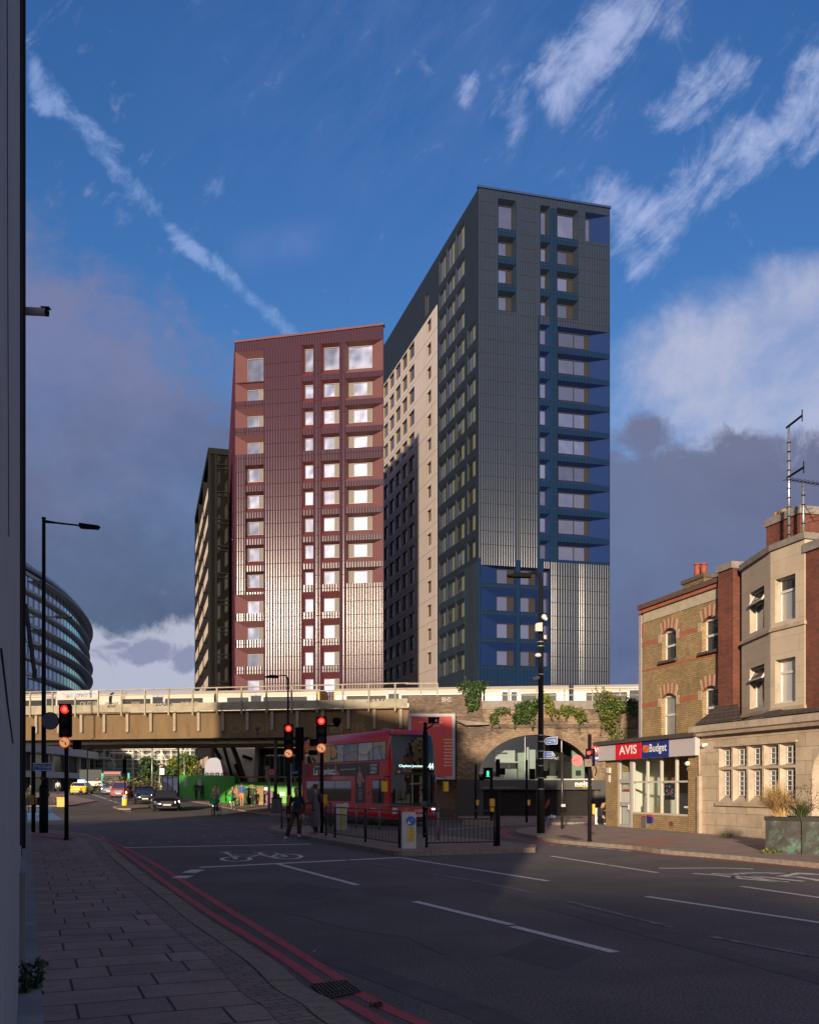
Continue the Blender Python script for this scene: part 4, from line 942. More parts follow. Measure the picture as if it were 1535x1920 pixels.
# -------- plants growing out of the viaduct
lf = [mat('leaf_dark', (.018,.045,.010), .6, var=.2, scale=3), mat('leaf_mid', (.06,.11,.015), .6, var=.2, scale=3), mat('leaf_yellow', (.20,.19,.025), .6, var=.2, scale=3), mat('leaf_red', (.12,.06,.02), .6, var=.2)]
stem_m = mat('stem_brown', (.06,.04,.025), .8)
def plant(label, clumps, yy=-.35, cols_=(0,1), size=.085, name='wall_shrub', stems=()):
    t = FV.root(name, label, 'shrub'); mb = MB()
    for px, py, rx, ry, n in clumps:
        mb.leaves((sv(px), yy, vz(px, py)), (rx/F*YV, .38, ry/F*YV), n, size, cols_)
    for px, py, rx, ry, n in clumps:              # loose trailing shoots break up the outline
        for _ in range(max(3, n//40)):
            x = px+random.uniform(-1, 1)*rx; y0 = py+random.uniform(-.9, .6)*ry; l = random.uniform(.4, 1.5)*ry+3; up_ = random.random() < .3; dx = random.uniform(-5, 5)
            for q in range(7):
                f = q/6; mb.leaves((sv(x+dx*f), yy-.1, vz(px, y0+(-l*.7 if up_ else l)*f)), (.07,.10,.06), 3, size*.8, cols_)
    mb.build('foliage', lf, t, fix=False); mb = MB()
    for a, b in stems: mb.tube([(sv(a[0]), yy+.2, vz(0,a[1])), ((sv(a[0])+sv(b[0]))/2+.05, yy, vz(0,(a[1]+b[1])/2)), (sv(b[0]), yy, vz(0,b[1]))], [.03,.02,.008], 5)
    if stems: mb.build('stems', stem_m, t)
    return t
plant('dark round bush on the brick parapet left of the tall lamp post', [(884,1294,26,14,560),(870,1284,14,7,120),(900,1286,14,9,150),(882,1320,12,8,150),(886,1306,14,8,160)], stems=(((884,1312),(872,1282)),((884,1312),(904,1280)),((884,1312),(884,1286))), cols_=(0,0,1,0))
plant('small leafy tuft low on the sooty parapet under the dark bush', [(884,1327,11,8,130),(938,1333,14,8,90),(924,1348,8,12,70)], cols_=(0,1,1))
plant('dense green bush left of the lamp post above the arch', [(985,1330,22,16,520),(980,1346,20,12,330),(1002,1320,10,9,120),(968,1345,10,14,110)], cols_=(0,0,1,1))
plant('thin yellowing creeper right of the lamp post on the concrete parapet', [(1026,1320,10,16,150),(1036,1335,16,7,110),(1022,1308,6,8,40)], cols_=(1,2,2))
plant('scattered yellow green creeper midway between lamp post and big bush', [(1072,1335,24,10,210),(1088,1348,12,12,110),(1060,1328,12,6,80)], cols_=(1,2,1))
plant('largest hanging bush with reddish tips trailing down the brick', [(1140,1322,30,18,620),(1140,1345,20,16,380),(1142,1363,10,14,170),(1132,1305,12,10,110),(1150,1330,24,14,250)], cols_=(0,1,1,2,1,3), stems=(((1140,1340),(1130,1296)),((1140,1340),(1152,1300))))
plant('bush squeezed between the big hanging bush and the white downpipe', [(1184,1328,14,18,260),(1176,1315,8,8,60)], cols_=(0,1,1))
plant('sparse pale weeds on the brick above the rental shop roof', [(1160,1378,22,12,120),(1146,1385,12,6,50)], cols_=(1,2,1), size=.07)
# ================================================================== THE TERRACE ON THE RIGHT
FTc = Fr(8.7, 39.5, .28, -1); s1 = FTc.s; z1f = FTc.z
ybrick = brick('yellow_brick', (.37,.25,.105), (.27,.175,.072), (.17,.13,.085), .225, .075, .012, var=.25, vscale=.8, stain=((.16,.11,.06), .9, .60, .6), bump=.6)
rbrick = brick('red_brick', (.19,.045,.023), (.11,.032,.021), (.10,.06,.045), .225, .075, .010, var=.3, vscale=1.2, stain=((.05,.035,.03), 3.5, .60, .7), bump=.6)
rbrick2 = brick('red_brick_band', (.40,.115,.055), (.32,.09,.05), (.28,.12,.08), .225, .075, .008, var=.15)
stone = brick('ashlar_stone', (.45,.36,.255), (.38,.30,.21), (.20,.155,.115), 1.15, .42, .008, var=.24, vscale=1.4, stain=((.22,.165,.115), .9, .57, .75), bump=.3)
stone2 = mat('dressed_stone', (.37,.30,.225), .8, var=.28, scale=1.6, stain=((.22,.16,.11), 2.2, .60, .6), bump=.2)
render = brick('bay_render', (.47,.385,.285), (.445,.365,.27), (.30,.25,.19), 1.3, .5, .006, var=.12, vscale=1, stain=((.27,.22,.17), 1.1, .66, .5), bump=.2)
tile = brick('roof_tiles', (.085,.055,.038), (.055,.040,.030), (.02,.015,.012), .27, .16, .014, var=.4, vscale=3, bump=1)
wframe = mat('upvc_white', (.55,.53,.49), .4, var=.03)
dglass = refl_glass('house_glass', (.10,.11,.13), .04, .6); pale = mat('window_blind_pale', (.52,.53,.52), .6, var=.05)
# -------- car rental shop
sh_ = FTc.root('rental_shop', 'single storey car rental shop with red and blue sign panels and yellow brick piers', 'shop')
gF = .1
def bx(mb, a, b, t, bt, y0, y1, mi=None, ref=None):       # box on the shop front from pixel columns a..b, rows measured at column ref
    r_ = ref or (a+b)/2; mb.box(s1(a), s1(b), y0, y1, z1f(r_, bt) if not isinstance(bt, float) or bt > 20 else bt, z1f(r_, t), mi)
zSb, zSt = z1f(1212, 1422.5), z1f(1212, 1391.0)
xL, xR = s1(1135), s1(1312.5)
mb = MB(); mb.box(xL, s1(1157.5), 0, .6, gF-.05, zSb); mb.box(s1(1289.5), xR, 0, .5, gF-.05, zSb); mb.box(s1(1183), s1(1289.4), .05, .3, gF-.05, z1f(1236, 1528.5)); mb.build('brick_piers', ybrick, sh_)
mb = MB(); mb.box(xL-.25, xR+.02, -.22, -.02, zSb, zSt, 0); mb.build('sign_box', mat('sign_grey', (.45,.42,.42), .5, var=.03), sh_)
mb = MB(); mb.box(xL-.5, xR+.1, -.34, 5, zSt+.003, zSt+.16); mb.build('flat_roof', mat('roof_edge_dark', (.06,.045,.04), .85, var=.3), sh_)
mb = MB(); mb.box(s1(1163.5), s1(1211.8), -.245, -.222, zSb+.01, zSt-.01); p_ = mb.build('red_sign_panel', mat('sign_red', (.62,.012,.03), .45, var=.02), sh_)
text('AVIS', 'lettering', signw, p_, s1(1170.5), zSb+.2, s1(1204)-s1(1170.5), .36, y=-.25, bold=.02)
mb = MB(); mb.box(s1(1212.6), s1(1264), -.245, -.222, zSb+.01, zSt-.01); p_ = mb.build('blue_sign_panel', mat('sign_navy', (.012,.03,.20), .45, var=.02), sh_)
text('Budget', 'lettering', signw, p_, s1(1228), zSb+.13, s1(1260.5)-s1(1228), .40, y=-.25, bold=.015)
mb = MB(); a, b = s1(1215.5), s1(1226); mb.extr([(a,-.25,zSb+.5),(b-.02,-.25,zSb+.5),(a,-.25,zSb+.24)], (0,.006,0)); mb.extr([(b,-.25,zSb+.48),(b,-.25,zSb+.22),(a+.06,-.25,zSb+.22)], (0,.006,0)); mb.build('emblem', mat('emblem_orange', (.75,.16,.01), .5, var=0), p_)
# window frames
zm, zs_ = z1f(1236, 1466.5), z1f(1236, 1528.5)
mb = MB()
mb.box(s1(1183), s1(1289.4), .04, .14, zs_, zs_+.07)
for px in (1184.2, 1210.5, 1236.5, 1265): mb.box(s1(px)-.05, s1(px)+.05, .04, .14, zs_+.07, zSb)
mb.box(s1(1184.2)+.05, s1(1289.4), .045, .13, zm-.03, zm+.04); mb.build('window_frames', mat('frame_cream', (.50,.46,.40), .45, var=.04), sh_)
mb = MB(); mb.poly(((s1(1184),.09,zs_),(s1(1289.4),.09,zs_),(s1(1289.4),.09,zSb),(s1(1184),.09,zSb))); mb.build('window_glass', clear_glass('shop_glass', .12, (.86,.9,.88)), sh_, fix=False)
dr = empty('door', None, None); dr.parent = sh_; xa, xb = s1(1158), s1(1182.5)
mb = MB()
for q in ((xa,xa+.09),(xb-.16,xb)): mb.box(q[0], q[1], .03, .13, gF, zSb)
for z in (gF, z1f(1170,1512), z1f(1170,1469)): mb.box(xa+.09, xb-.16, .035, .125, z, z+(.12 if z == gF else .17 if z < 2 else .06))
mb.build('door_frame', mat('door_frame_grey', (.36,.35,.34), .45, var=.03), dr)
mb = MB(); mb.poly(((xa,.08,gF),(xb,.08,gF),(xb,.08,zSb),(xa,.08,zSb))); mb.build('door_glass', MATS['shop_glass'], dr, fix=False)
mb = MB(); mb.box(xa+.1, xb-.17, .16, .17, gF+.12, zSb-.5); mb.build('door_blind', mat('shop_blind_white', (.60,.60,.55), .8, var=.03), dr)
mb = MB(); mb.bar((xb-.2,.0,z1f(1180,1519)), (xb-.2,.0,z1f(1180,1509)), .04); mb.build('door_handle', wframe, dr)
# interior
inw = mat('shop_wall_cream', (.70,.70,.62), .8, var=.02)
mb = MB(); mb.poly(((xa,1.5,gF),(xR,2.2,gF),(xR,2.2,zSt),(xa,1.5,zSt))); mb.poly(((xa-.05,.3,gF+.01),(xR,.3,gF+.01),(xR,3,gF+.01),(xa-.05,3,gF+.01))); mb.poly(((xa-.05,.14,gF),(xa-.05,2,gF),(xa-.05,2,zSt),(xa-.05,.14,zSt))); mb.poly(((xR-.55,.5,gF),(xR-.55,2.4,gF),(xR-.55,2.4,zSt),(xR-.55,.5,zSt)), 1)
mb.build('interior_walls', [inw, mat('shop_wall_grey', (.22,.21,.20), .8, var=.03)], sh_, fix=False)
mb = MB(); bx(mb, 1268, 1289, 1514, 1527, .5, .9); bx(mb, 1272, 1289, 1500, 1513, 1.1, 1.2); mb.build('counter', mat('counter_red', (.35,.02,.02), .5), sh_)
mb = MB(); mb.box(s1(1241), s1(1259), .1, .12, z1f(1250,1500), z1f(1250,1470), 0)
for _ in range(26):
    px, py = random.uniform(1243,1255), random.uniform(1472,1495); mb.box(s1(px), s1(px+random.uniform(1,3.5)), .092, .1, z1f(px,py+random.uniform(1,3)), z1f(px,py), random.choice((1,2,3,3)))
mb.build('window_poster', [mat('poster_black', (.02,.015,.03)), mat('poster_red', (.4,.05,.04)), mat('poster_blue', (.05,.2,.4)), mat('poster_tan', (.4,.3,.25))], sh_)
mb = MB(); bx(mb, 1203, 1208.5, 1495, 1525, .1, .11, 0); bx(mb, 1161, 1176, 1485, 1508, .06, .075, 0); bx(mb, 1214, 1221, 1512, 1525, .3, .32, 1); bx(mb, 1165, 1177, 1480, 1483, .055, .075, 2); mb.build('notices', [wframe, mat('card_brown', (.35,.24,.1)), MATS['poster_red']], sh_)
mb = MB(); bx(mb, 1202, 1211, 1531, 1552, .0, .045, 0); bx(mb, 1203, 1209, 1529.5, 1532, -.01, .045, 3); mb.build('letter_box_grey', [mat('letterbox_grey', (.13,.12,.12), .5), signw, MATS['sign_navy'], red_paint], sh_)
mb = MB(); bx(mb, 1213.5, 1222.5, 1530, 1543, -.03, .045, 2); bx(mb, 1213, 1223, 1528.5, 1531.5, -.04, .045, 3); mb.build('letter_box_navy', [greym, signw, mat('sign_navy', ()), red_paint], sh_)
mb = MB(); bx(mb, 1253, 1260, 1541, 1549.5, .03, .045); mb.build('air_brick', mat('terracotta_dark', (.16,.05,.03), .8), sh_)
mb = MB(); bx(mb, 1139.5, 1145, 1440, 1450, -.08, -.0); bx(mb, 1141, 1144, 1454, 1467, -.04, 0); mb.build('alarm_box', wframe, sh_)
mb = MB(); p0 = FTc.P(1288, 1432); mb.cyl((p0.x,-.05,p0.z), (p0.x+.28,-.15,p0.z-.0), .07, .075, 12); mb.build('bulkhead_camera', wframe, sh_)
# projecting sign at the corner
ps_ = FTc.root('projecting_sign', 'small two part red over blue hanging sign at the left corner of the rental shop', 'sign'); YP = 41.0; FP = Fr((1107-CX)/F*YP, YP, 1, 0.05)
ps_.location = (FP.x, FP.y, 0); ps_.rotation_euler = (0,0,FP.rz); pw = FP.s(1137)
zz = [FP.z(1120, v) for v in (1428.5, 1413.5, 1399.5)]
mb = MB(); mb.box(0, pw, 0, .1, zz[1], zz[2]); p_ = mb.build('red_panel', MATS['sign_red'], ps_); text('AVIS', 'lettering', signw, p_, pw*.14, zz[1]+.07, pw*.72, .19, y=-.006, bold=.02)
mb = MB(); mb.box(0, pw, 0, .1, zz[0], zz[1]-.003); p_ = mb.build('blue_panel', MATS['sign_navy'], ps_); text('Budget', 'lettering', signw, p_, pw*.14, zz[0]+.05, pw*.78, .21, y=-.006, bold=.015)
# -------- stone building (ground floor of the red brick house)
FU = FTc.back(1.6); s2 = FU.s; z2 = FU.z
hs_ = FTc.root('red_brick_house', 'red brick house with a tall cream bay and stone ground floor at the right edge', 'house')
X13 = s1(1313); XE = s1(1535)+6
zCo = z1f(1420, 1369)
winops = []
for i, (a, b) in enumerate(((1347.5,1370.5),(1373.5,1399),(1402.5,1428),(1431.5,1458.5),(1461.5,1491))):
    for t_, bt in ((1398.5,1437),(1441.5,1505)):
        winops.append((s1(a), s1(b), z1f(1420, bt), z1f(1420, t_)))
wz0, wz1 = winops[1][2], winops[0][3]
DX0, DX1, DZ = s1(1522), s1(1522)+1.5, z1f(1535,1404)
ops2 = winops+[(DX0, DX1, gF, DZ)]
mb = MB()
for r_ in cover(ops2, X13, XE, gF-.1, zCo): mb.poly(((r_[0],0,r_[2]),(r_[1],0,r_[2]),(r_[1],0,r_[3]),(r_[0],0,r_[3])))
mb.poly(((X13,0,gF-.1),(X13,1.6,gF-.1),(X13,1.6,zCo),(X13,0,zCo)))
mb.build('stone_wall', stone, hs_, fix=False)
mb = MB()
for i, o in enumerate(winops):   # splayed stone surrounds
    g = (o[0]+.10, o[1]-.04, o[2]+(.20 if i % 2 else .05), o[3]-.06); d = .20
    A = ((o[0],0,o[2]),(o[1],0,o[2]),(o[1],0,o[3]),(o[0],0,o[3])); Bq = ((g[0],d,g[2]),(g[1],d,g[2]),(g[1],d,g[3]),(g[0],d,g[3]))
    for k in range(4): mb.poly((A[k], A[(k+1)%4], Bq[(k+1)%4], Bq[k]))
mb.box(s1(1344), s1(1494), -.1, -.003, wz0-.14, wz0-.02); mb.box(s1(1342), s1(1495), -.07, -.003, wz1+.03, wz1+.1)
mb.build('stone_surrounds', stone2, hs_, fix=False)
for i, o in enumerate(winops):
    g = (o[0]+.10, o[1]-.04, o[2]+(.20 if i % 2 else .05), o[3]-.06); d = .19; mb = MB(); n = 5 if i % 2 else 3
    mb.box(g[0], g[0]+.045, d-.04, d, g[2], g[3]); mb.box(g[1]-.045, g[1], d-.04, d, g[2], g[3]); m_ = (g[0]+g[1])/2; mb.box(m_-.03, m_+.03, d-.045, d, g[2], g[3])
    for k in range(n+1): z = g[2]+(g[3]-g[2]-.03)*k/n; mb.box(g[0]+.045, g[1]-.045, d-.036, d, z, z+.03)
    w_ = mb.build('leaded_window', wframe, hs_); mb = MB(); mb.poly(((g[0],d+.006,g[2]),(g[1],d+.006,g[2]),(g[1],d+.006,g[3]),(g[0],d+.006,g[3]))); mb.build('pane', dglass, w_, fix=False)
mb = MB(); prof = [(0,-.0),(-.22,0),(-.26,.10),(-.34,.14),(-.34,.30),(-.26,.36),(0,.42)]
mb.extr([(X13-.25, y, zCo+z-.05) for y, z in prof], (XE-X13+.25, 0, 0)); mb.build('cornice', stone2, hs_)
mb = MB(); n = 16; R_ = (DX1-DX0)/2; zq = DZ-R_
for k in range(n):
    a0, a1 = math.pi*k/n, math.pi*(k+1)/n; P = lambda r, a, y: (DX0+R_-r*math.cos(a), y, zq+r*math.sin(a))
    mb.poly((P(R_, a0, -.002), P(R_, a1, -.002), P(R_-.18, a1, .25), P(R_-.18, a0, .25)))
    mb.poly((P(R_, a0, -.002), P(R_, a1, -.002), (P(R_,a1,0)[0], -.002, DZ+.01), (P(R_,a0,0)[0], -.002, DZ+.01)))
mb.poly(((DX0,0,gF),(DX0,0,zq),(DX0+.18,.25,zq),(DX0+.18,.25,gF))); mb.build('door_arch', stone2, hs_, fix=False)
mb = MB(); mb.box(DX0-.1, DX1+.1, .25, .4, gF, DZ+.1); mb.build('door', mat('door_tan', (.35,.24,.10), .6), hs_)
mb = MB(); mb.bar((X13+.02,-.06,gF), (X13+.02,-.06,z1f(1313,1455)), .14); mb.bar((X13-.02,-.04,z1f(1313,1453)), (X13-.02,-.04,zCo), .05); mb.build('downpipe', stone2, hs_)
# upper storeys, set back
zTopR = z2(1388, 1066)
sA, sB_, sC = s2(1346), s2(1390), s2(1511)
dx = (FU.x-FTc.x, FU.y-FTc.y)                    # both frames share directions, so x offsets differ by zero and y by 1.6
YB = 1.6
sA = FTc.back(1.25).s(1346)
mb = MB(); mb.box(sA, sB_, YB-.35, YB+3, 1.5, z2(1367,1074)); mb.box(sB_+.001, sC+.4, YB+.02, YB+3.0, 1.5, zTopR+.15); zG = FTc.back(.6).z(1515,1034); mb.box(FTc.back(.6).s(1508)+.01, sC+7, .63, YB+3, 2.2, zG); mb.build('red_brick_wall', rbrick, hs_)
mb = MB(); zc = z2(1367,1074); mb.box(sA-.06, sB_+.0, YB-.42, YB+.4, zc+.002, zc+.24); mb.build('coping', conc, hs_); mb = MB(); mb.box(FTc.back(.6).s(1508)-.05, sC+7, .55, YB+.4, zG+.002, zG+.27); mb.build('coping', conc, hs_)
# the bay: canted plan
bz0, bz1 = z2(1450,1365), z2(1450,1031)
p_ = [(sB_+.02, YB+.02), (sB_+.02, YB-.25), (s2(1444)-.15, YB-1.0), (sC-.55, YB-1.0), (sC+.02, YB-.5), (sC+.02, YB+.02)]
# corners from the photo: outer front corner at column 1442 on a plane one metre out
FB1 = FTc.back(.6); x_c = FB1.s(1444); x_e = FB1.s(1508)
FB0 = FTc.back(1.35); x_0 = FB0.s(1390)
plan = [(x_0, 1.62), (x_0, 1.35), (x_c, .6), (x_e, .6), (x_e, 1.62)]
mb = MB()
def bayband(mb, z0, z1, grow=0.0, mi=0):
    q = [(x-grow if i < 2 else x+(grow if i > 2 else 0), y-grow if 0 < i < 4 else y) for i, (x, y) in enumerate(plan)]
    mb.extr([(x, y, z0) for x, y in q], (0,0,z1-z0), mi)
def onbay(i, f, z): a, b = plan[i], plan[i+1]; return Vector((a[0]+(b[0]-a[0])*f, a[1]+(b[1]-a[1])*f, z))
zz1 = lambda py: FB1.z(1475, py)
bt_, bb_ = zz1(1024), zz1(1357)
levels = [(1080,1163),(1234,1317)]
zs_l = [bb_]; wnd = []
for t_, b_ in levels[::-1]: wnd.append((zz1(b_), zz1(t_)))
holes = {1: (.30, .80), 2: (.14, .74)}
for i in (0, 1, 2, 3):
    for (z0, z1) in [(bb_, wnd[0][0]), (wnd[0][1], wnd[1][0]), (wnd[1][1], bt_)]:
        mb.poly((onbay(i,0,z0), onbay(i,1,z0), onbay(i,1,z1), onbay(i,0,z1)))
    for (z0, z1) in wnd:
        if i in holes:
            a, b = holes[i]; mb.poly((onbay(i,0,z0), onbay(i,a,z0), onbay(i,a,z1), onbay(i,0,z1))); mb.poly((onbay(i,b,z0), onbay(i,1,z0), onbay(i,1,z1), onbay(i,b,z1)))
        else: mb.poly((onbay(i,0,z0), onbay(i,1,z0), onbay(i,1,z1), onbay(i,0,z1)))
mb.extr([(x,y,bt_) for x, y in plan], (0,0,.02)); mb.extr([(x,y,bb_-.02) for x, y in plan], (0,0,.02))
mb.build('bay', render, hs_, fix=False)
mb = MB(); bayband(mb, bt_+.02, bt_+.22, .07); mb.build('bay_coping', conc, hs_)
for (z0, z1) in wnd: mb = MB(); bayband(mb, z0-.26, z0-.19, .06); bayband(mb, z0-.189, z0-.13, .03); mb.build('bay_sill', stone2, hs_)
for i in (1, 2):
    a, b = holes[i]
    for j, (z0, z1) in enumerate(wnd):
        A, Bp = onbay(i, a, 0), onbay(i, b, 0); e = (Bp-A).normalized(); nrm = Vector((-e.y, e.x, 0)); nrm = nrm if nrm.y > 0 else -nrm; wd = (Bp-A).length
        q = lambda x, d, z: A+e*x+nrm*d+Vector((0,0,z)); mb = MB()
        rv = .22
        for (P_, Q_) in (((0,z0),(0,z1)),((wd,z0),(wd,z1)),((0,z0),(wd,z0)),((0,z1),(wd,z1))): mb.poly((q(P_[0],0,P_[1]), q(Q_[0],0,Q_[1]), q(Q_[0],rv,Q_[1]), q(P_[0],rv,P_[1])), 1)
        fw = .06; zt_ = z1-(z1-z0)*.30
        for (x0, x1, za, zb_) in ((0,fw,z0,z1),(wd-fw,wd,z0,z1),(fw,wd-fw,z0,z0+fw),(fw,wd-fw,z1-fw,z1),(fw,wd-fw,zt_-.04,zt_+.04)):
            mb.extr([q(x0,rv-.04,za), q(x1,rv-.04,za), q(x1,rv-.04,zb_), q(x0,rv-.04,zb_)], nrm*.07, 0)
        w_ = mb.build('bay_window', [wframe, stone2], hs_, fix=True)
        mb = MB(); mb.poly((q(fw,rv,z0), q(wd-fw,rv,z0), q(wd-fw,rv,zt_), q(fw,rv,zt_)), 1 if i == 2 else 0); mb.poly((q(fw,rv,zt_), q(wd-fw,rv,zt_), q(wd-fw,rv,z1), q(fw,rv,z1)), 0 if (i == 1 or j == 1) else 1); mb.build('pane', [dglass, refl_glass('bright_blind_glass', (.62,.62,.62), .25, .5)], w_, fix=False)
        if i == 1: w_.children[0].data.materials[0] = refl_glass('bay_side_glass', (.30,.34,.40), .06, .7)
        if i == 1:   # top light hung open
            mb = MB(); o1, o2 = q(.05,rv-.05,z1-.05), q(wd-.05,rv-.05,z1-.05); f1, f2 = q(.05,rv-.27,zt_-.02), q(wd-.05,rv-.27,zt_-.02)
            for P_, Q_ in ((o1,o2),(f1,f2),(o1,f1),(o2,f2)): mb.bar(P_, Q_, .06, .05, 0)
            mb.poly((o1,o2,f2,f1), 1); mb.build('open_light', [wframe, dglass], w_, fix=False)
# tiled skirt roofs between stone front and upper walls
zE, zQ = zCo+.36, z2(1440, 1325)
mb = MB(); mb.poly(((s1(1310),-.2,zE),(s1(1400),-.2,zE),(sB_+.3,YB-.36,zE+.75),(sA-.1,YB-.36,zE+.75))); mb.poly(((s1(1310),-.2,zE),(sA-.1,YB-.36,zE+.75),(sA-.3,YB+.3,zE+.1)))
mb.poly(((s1(1400),-.2,zE),(XE,-.2,zE),(XE,.6,FB1.z(1535,1327)),(x_e,.6,FB1.z(1535,1327)-.08),(x_e-1.0,.58,zE+.30),(x_c+.2,.4,zE+.25)))
mb.poly(((s1(1380),-.22,zE-.02),(XE,-.22,zE-.02),(XE,YB,zE+.1),(s1(1380),YB,zE+.1)))
mb.build('tiled_roof', tile, hs_, fix=False)
ch = empty('chimney', None, None); ch.parent = hs_
FCh = FTc.back(5.2); a, b, z0, z1 = FCh.s(1436), FCh.s(1500), zTopR-.5, FCh.z(1460,979); a2 = FCh.s(1424.5)
mb = MB(); mb.box(a, b, 5.2, 6.6, z0, z1, 0); mb.build('stack', rbrick, ch)
mb = MB(); mb.box(a-.06, b+.06, 5.14, 6.66, z1+.002, z1+.3); mb.build('cap', conc, ch)
mb = MB()
for px in (1441, 1454): x = FCh.s(px); mb.cyl((x,5.7,z1+.3), (x,5.7,z1+.58), .2, .23, 14)
mb.build('chimney_pots', mat('buff_pot', (.42,.22,.07), .7), ch)
# aerial masts
def mast(label, px, top, bot, arms, yagi=None, dep=4.6):
    FM = FTc.back(dep); t = FTc.root('aerial_mast', label, 'aerial mast'); x = FM.s(px); mb = MB(); z0, z1 = FM.z(px, bot), FM.z(px, top)
    mb.cyl((x,dep,z0), (x,dep,z1), .055, .045, 8); mb.build('pole', mat('mast_aluminium', (.42,.42,.45), .35, .7, var=.2, scale=8), t)
    mb = MB()
    for k in range(int((z1-z0)/.35)): mb.cyl((x,dep,z0+k*.35), (x,dep,z0+k*.35+.035), .07, .07, 8)
    mb.build('clamp_rings', dark, t); mb = MB()
    for (pa, pb, pc, pd) in arms:
        mb.bar((FM.s(pa),dep,FM.z(pa,pb)), (FM.s(pc),dep-.2,FM.z(pc,pd)), .06)
        e = (FM.s(pc),dep-.2,FM.z(pc,pd)); mb.bar((e[0],e[1],e[2]-.22), (e[0],e[1],e[2]+.22), .03)
    if yagi:
        pa, pb, pc, pd = yagi; A, Bq = Vector((FM.s(pa),dep,FM.z(pa,pb))), Vector((FM.s(pc),dep,FM.z(pc,pd))); mb.bar(A, Bq, .03)
        for k in range(12): p = A.lerp(Bq, k/11); mb.bar(p+Vector((0,-.25,-.06)), p+Vector((0,.25,.08)), .018)
    mb.build('aerial_arms', dark, t); return t
mast('tall ringed aerial mast with two tilted arms on the red brick chimney', 1478.5, 799, 1021, [(1474,802,1512,780),(1475,896,1515,877)])
mast('shorter ringed aerial mast with a horizontal toothed aerial at the right edge', 1505.5, 905, 1018, [], (1478,899,1560,912))
# -------- yellow brick house
yh = FTc.root('yellow_brick_house', 'three storey yellow brick house with red brick bands above the rental shop', 'house')
y0, y1 = s2(1203.5), s2(1356); zPa = z2(1203.5, 1137); zRoofTop = (zPa+z2(1345,1085))/2
wl = []
def ywin(a, b, t_, bt, ref): return (s2(a), s2(b), z2(ref, bt), z2(ref, t_))
W1 = ywin(1240.5, 1267, 1178, 1238, 1253); W2 = ywin(1315.5, 1347, 1155, 1221, 1330); W3 = ywin(1239.5, 1267, 1300, 1385, 1253); W4 = ywin(1316, 1347, 1286, 1372, 1330)
mb = MB()
for r_ in cover([W1, W2, W3, W4], y0, y1, 1.5, zRoofTop-.75, (), ()): mb.poly(((r_[0],YB,r_[2]),(r_[1],YB,r_[2]),(r_[1],YB,r_[3]),(r_[0],YB,r_[3])))
mb.poly(((y0,YB,1.5),(y0,YB+9,1.5),(y0,YB+9,zRoofTop),(y0,YB,zRoofTop)))
mb.build('brick_wall', ybrick, yh, fix=False)
mb = MB(); mb.box(y0+.15, y1, YB-.03, YB+.3, zRoofTop-.75, zRoofTop-.33); mb.build('render_band', mat('render_band', (.40,.35,.25), .8, var=.15, stain=((.2,.16,.12), 3, .6, .5)), yh)
mb = MB(); mb.box(y0-.05, y1, YB-.12, YB+.35, zRoofTop-.33, zRoofTop-.18, 0); mb.box(y0-.06, y1, YB-.2, YB+.4, zRoofTop-.178, zRoofTop+.02, 1); mb.build('parapet', [rbrick2, mat('coping_dark', (.10,.06,.045), .85, var=.4, scale=5)], yh)
mb = MB()
for w_, zz_ in ((W1, W1[3]-.42), (W2, W1[3]-.42)): pass
zb1, zb2, zb3 = W1[3]-.45, W1[2]-.25, W3[3]-.42
for (zz_, th, segs) in ((zb1,.16,((y0,W1[0]-.12),(W1[1]+.12,W2[0]-.12))),(zb2,.09,((y0,y1),)),(zb3,.17,((y0,W3[0]-.12),(W3[1]+.12,W4[0]-.12)))):
    for a, b in segs: mb.box(a, b, YB-.012, YB+.02, zz_, zz_+th)
mb.box(y0-.002, y0+.16, YB-.014, YB+.02, zRoofTop-1.35, zRoofTop-.76)
mb.build('red_bands', rbrick2, yh)
def head(mb, w_, rise=.17):                      # segmental arch of alternating red brick and stone
    m_ = (w_[0]+w_[1])/2; hw = (w_[1]-w_[0])/2; n = 9
    for k in range(n):
        f0, f1 = -1+2*k/n, -1+2*(k+1)/n; zA = lambda f: w_[3]-rise*f*f
        mb.extr([(m_+hw*f0*1.02,YB-.02,zA(f0)),(m_+hw*f1*1.02,YB-.02,zA(f1)),(m_+hw*f1*1.28,YB-.02,zA(f1)+.42),(m_+hw*f0*1.28,YB-.02,zA(f0)+.42)], (0,.03,0), k % 2)
    mb.box(w_[0]-.26, w_[0]-.02, YB-.016, YB+.02, w_[3]-.5, w_[3]-rise+.02, 0)
    if w_[1] < y1-.3: mb.box(w_[1]+.02, w_[1]+.24, YB-.016, YB+.02, w_[3]-.5, w_[3]-rise+.02, 0)
    mb.extr([(m_-hw,YB-.001,w_[3]+.01),(m_-hw,YB-.001,w_[3]-rise),(m_-hw*.5,YB-.001,w_[3]-rise*.25),(m_,YB-.001,w_[3])], (0,.1,0), 1); mb.extr([(m_+hw,YB-.001,w_[3]+.01),(m_+hw,YB-.001,w_[3]-rise),(m_+hw*.5,YB-.001,w_[3]-rise*.25),(m_,YB-.001,w_[3])], (0,.1,0), 1)
for w_ in (W1, W2, W3, W4): mb = MB(); head(mb, w_); mb.build('arched_head', [mat('head_stone', (.40,.31,.20), .8), rbrick2], yh)
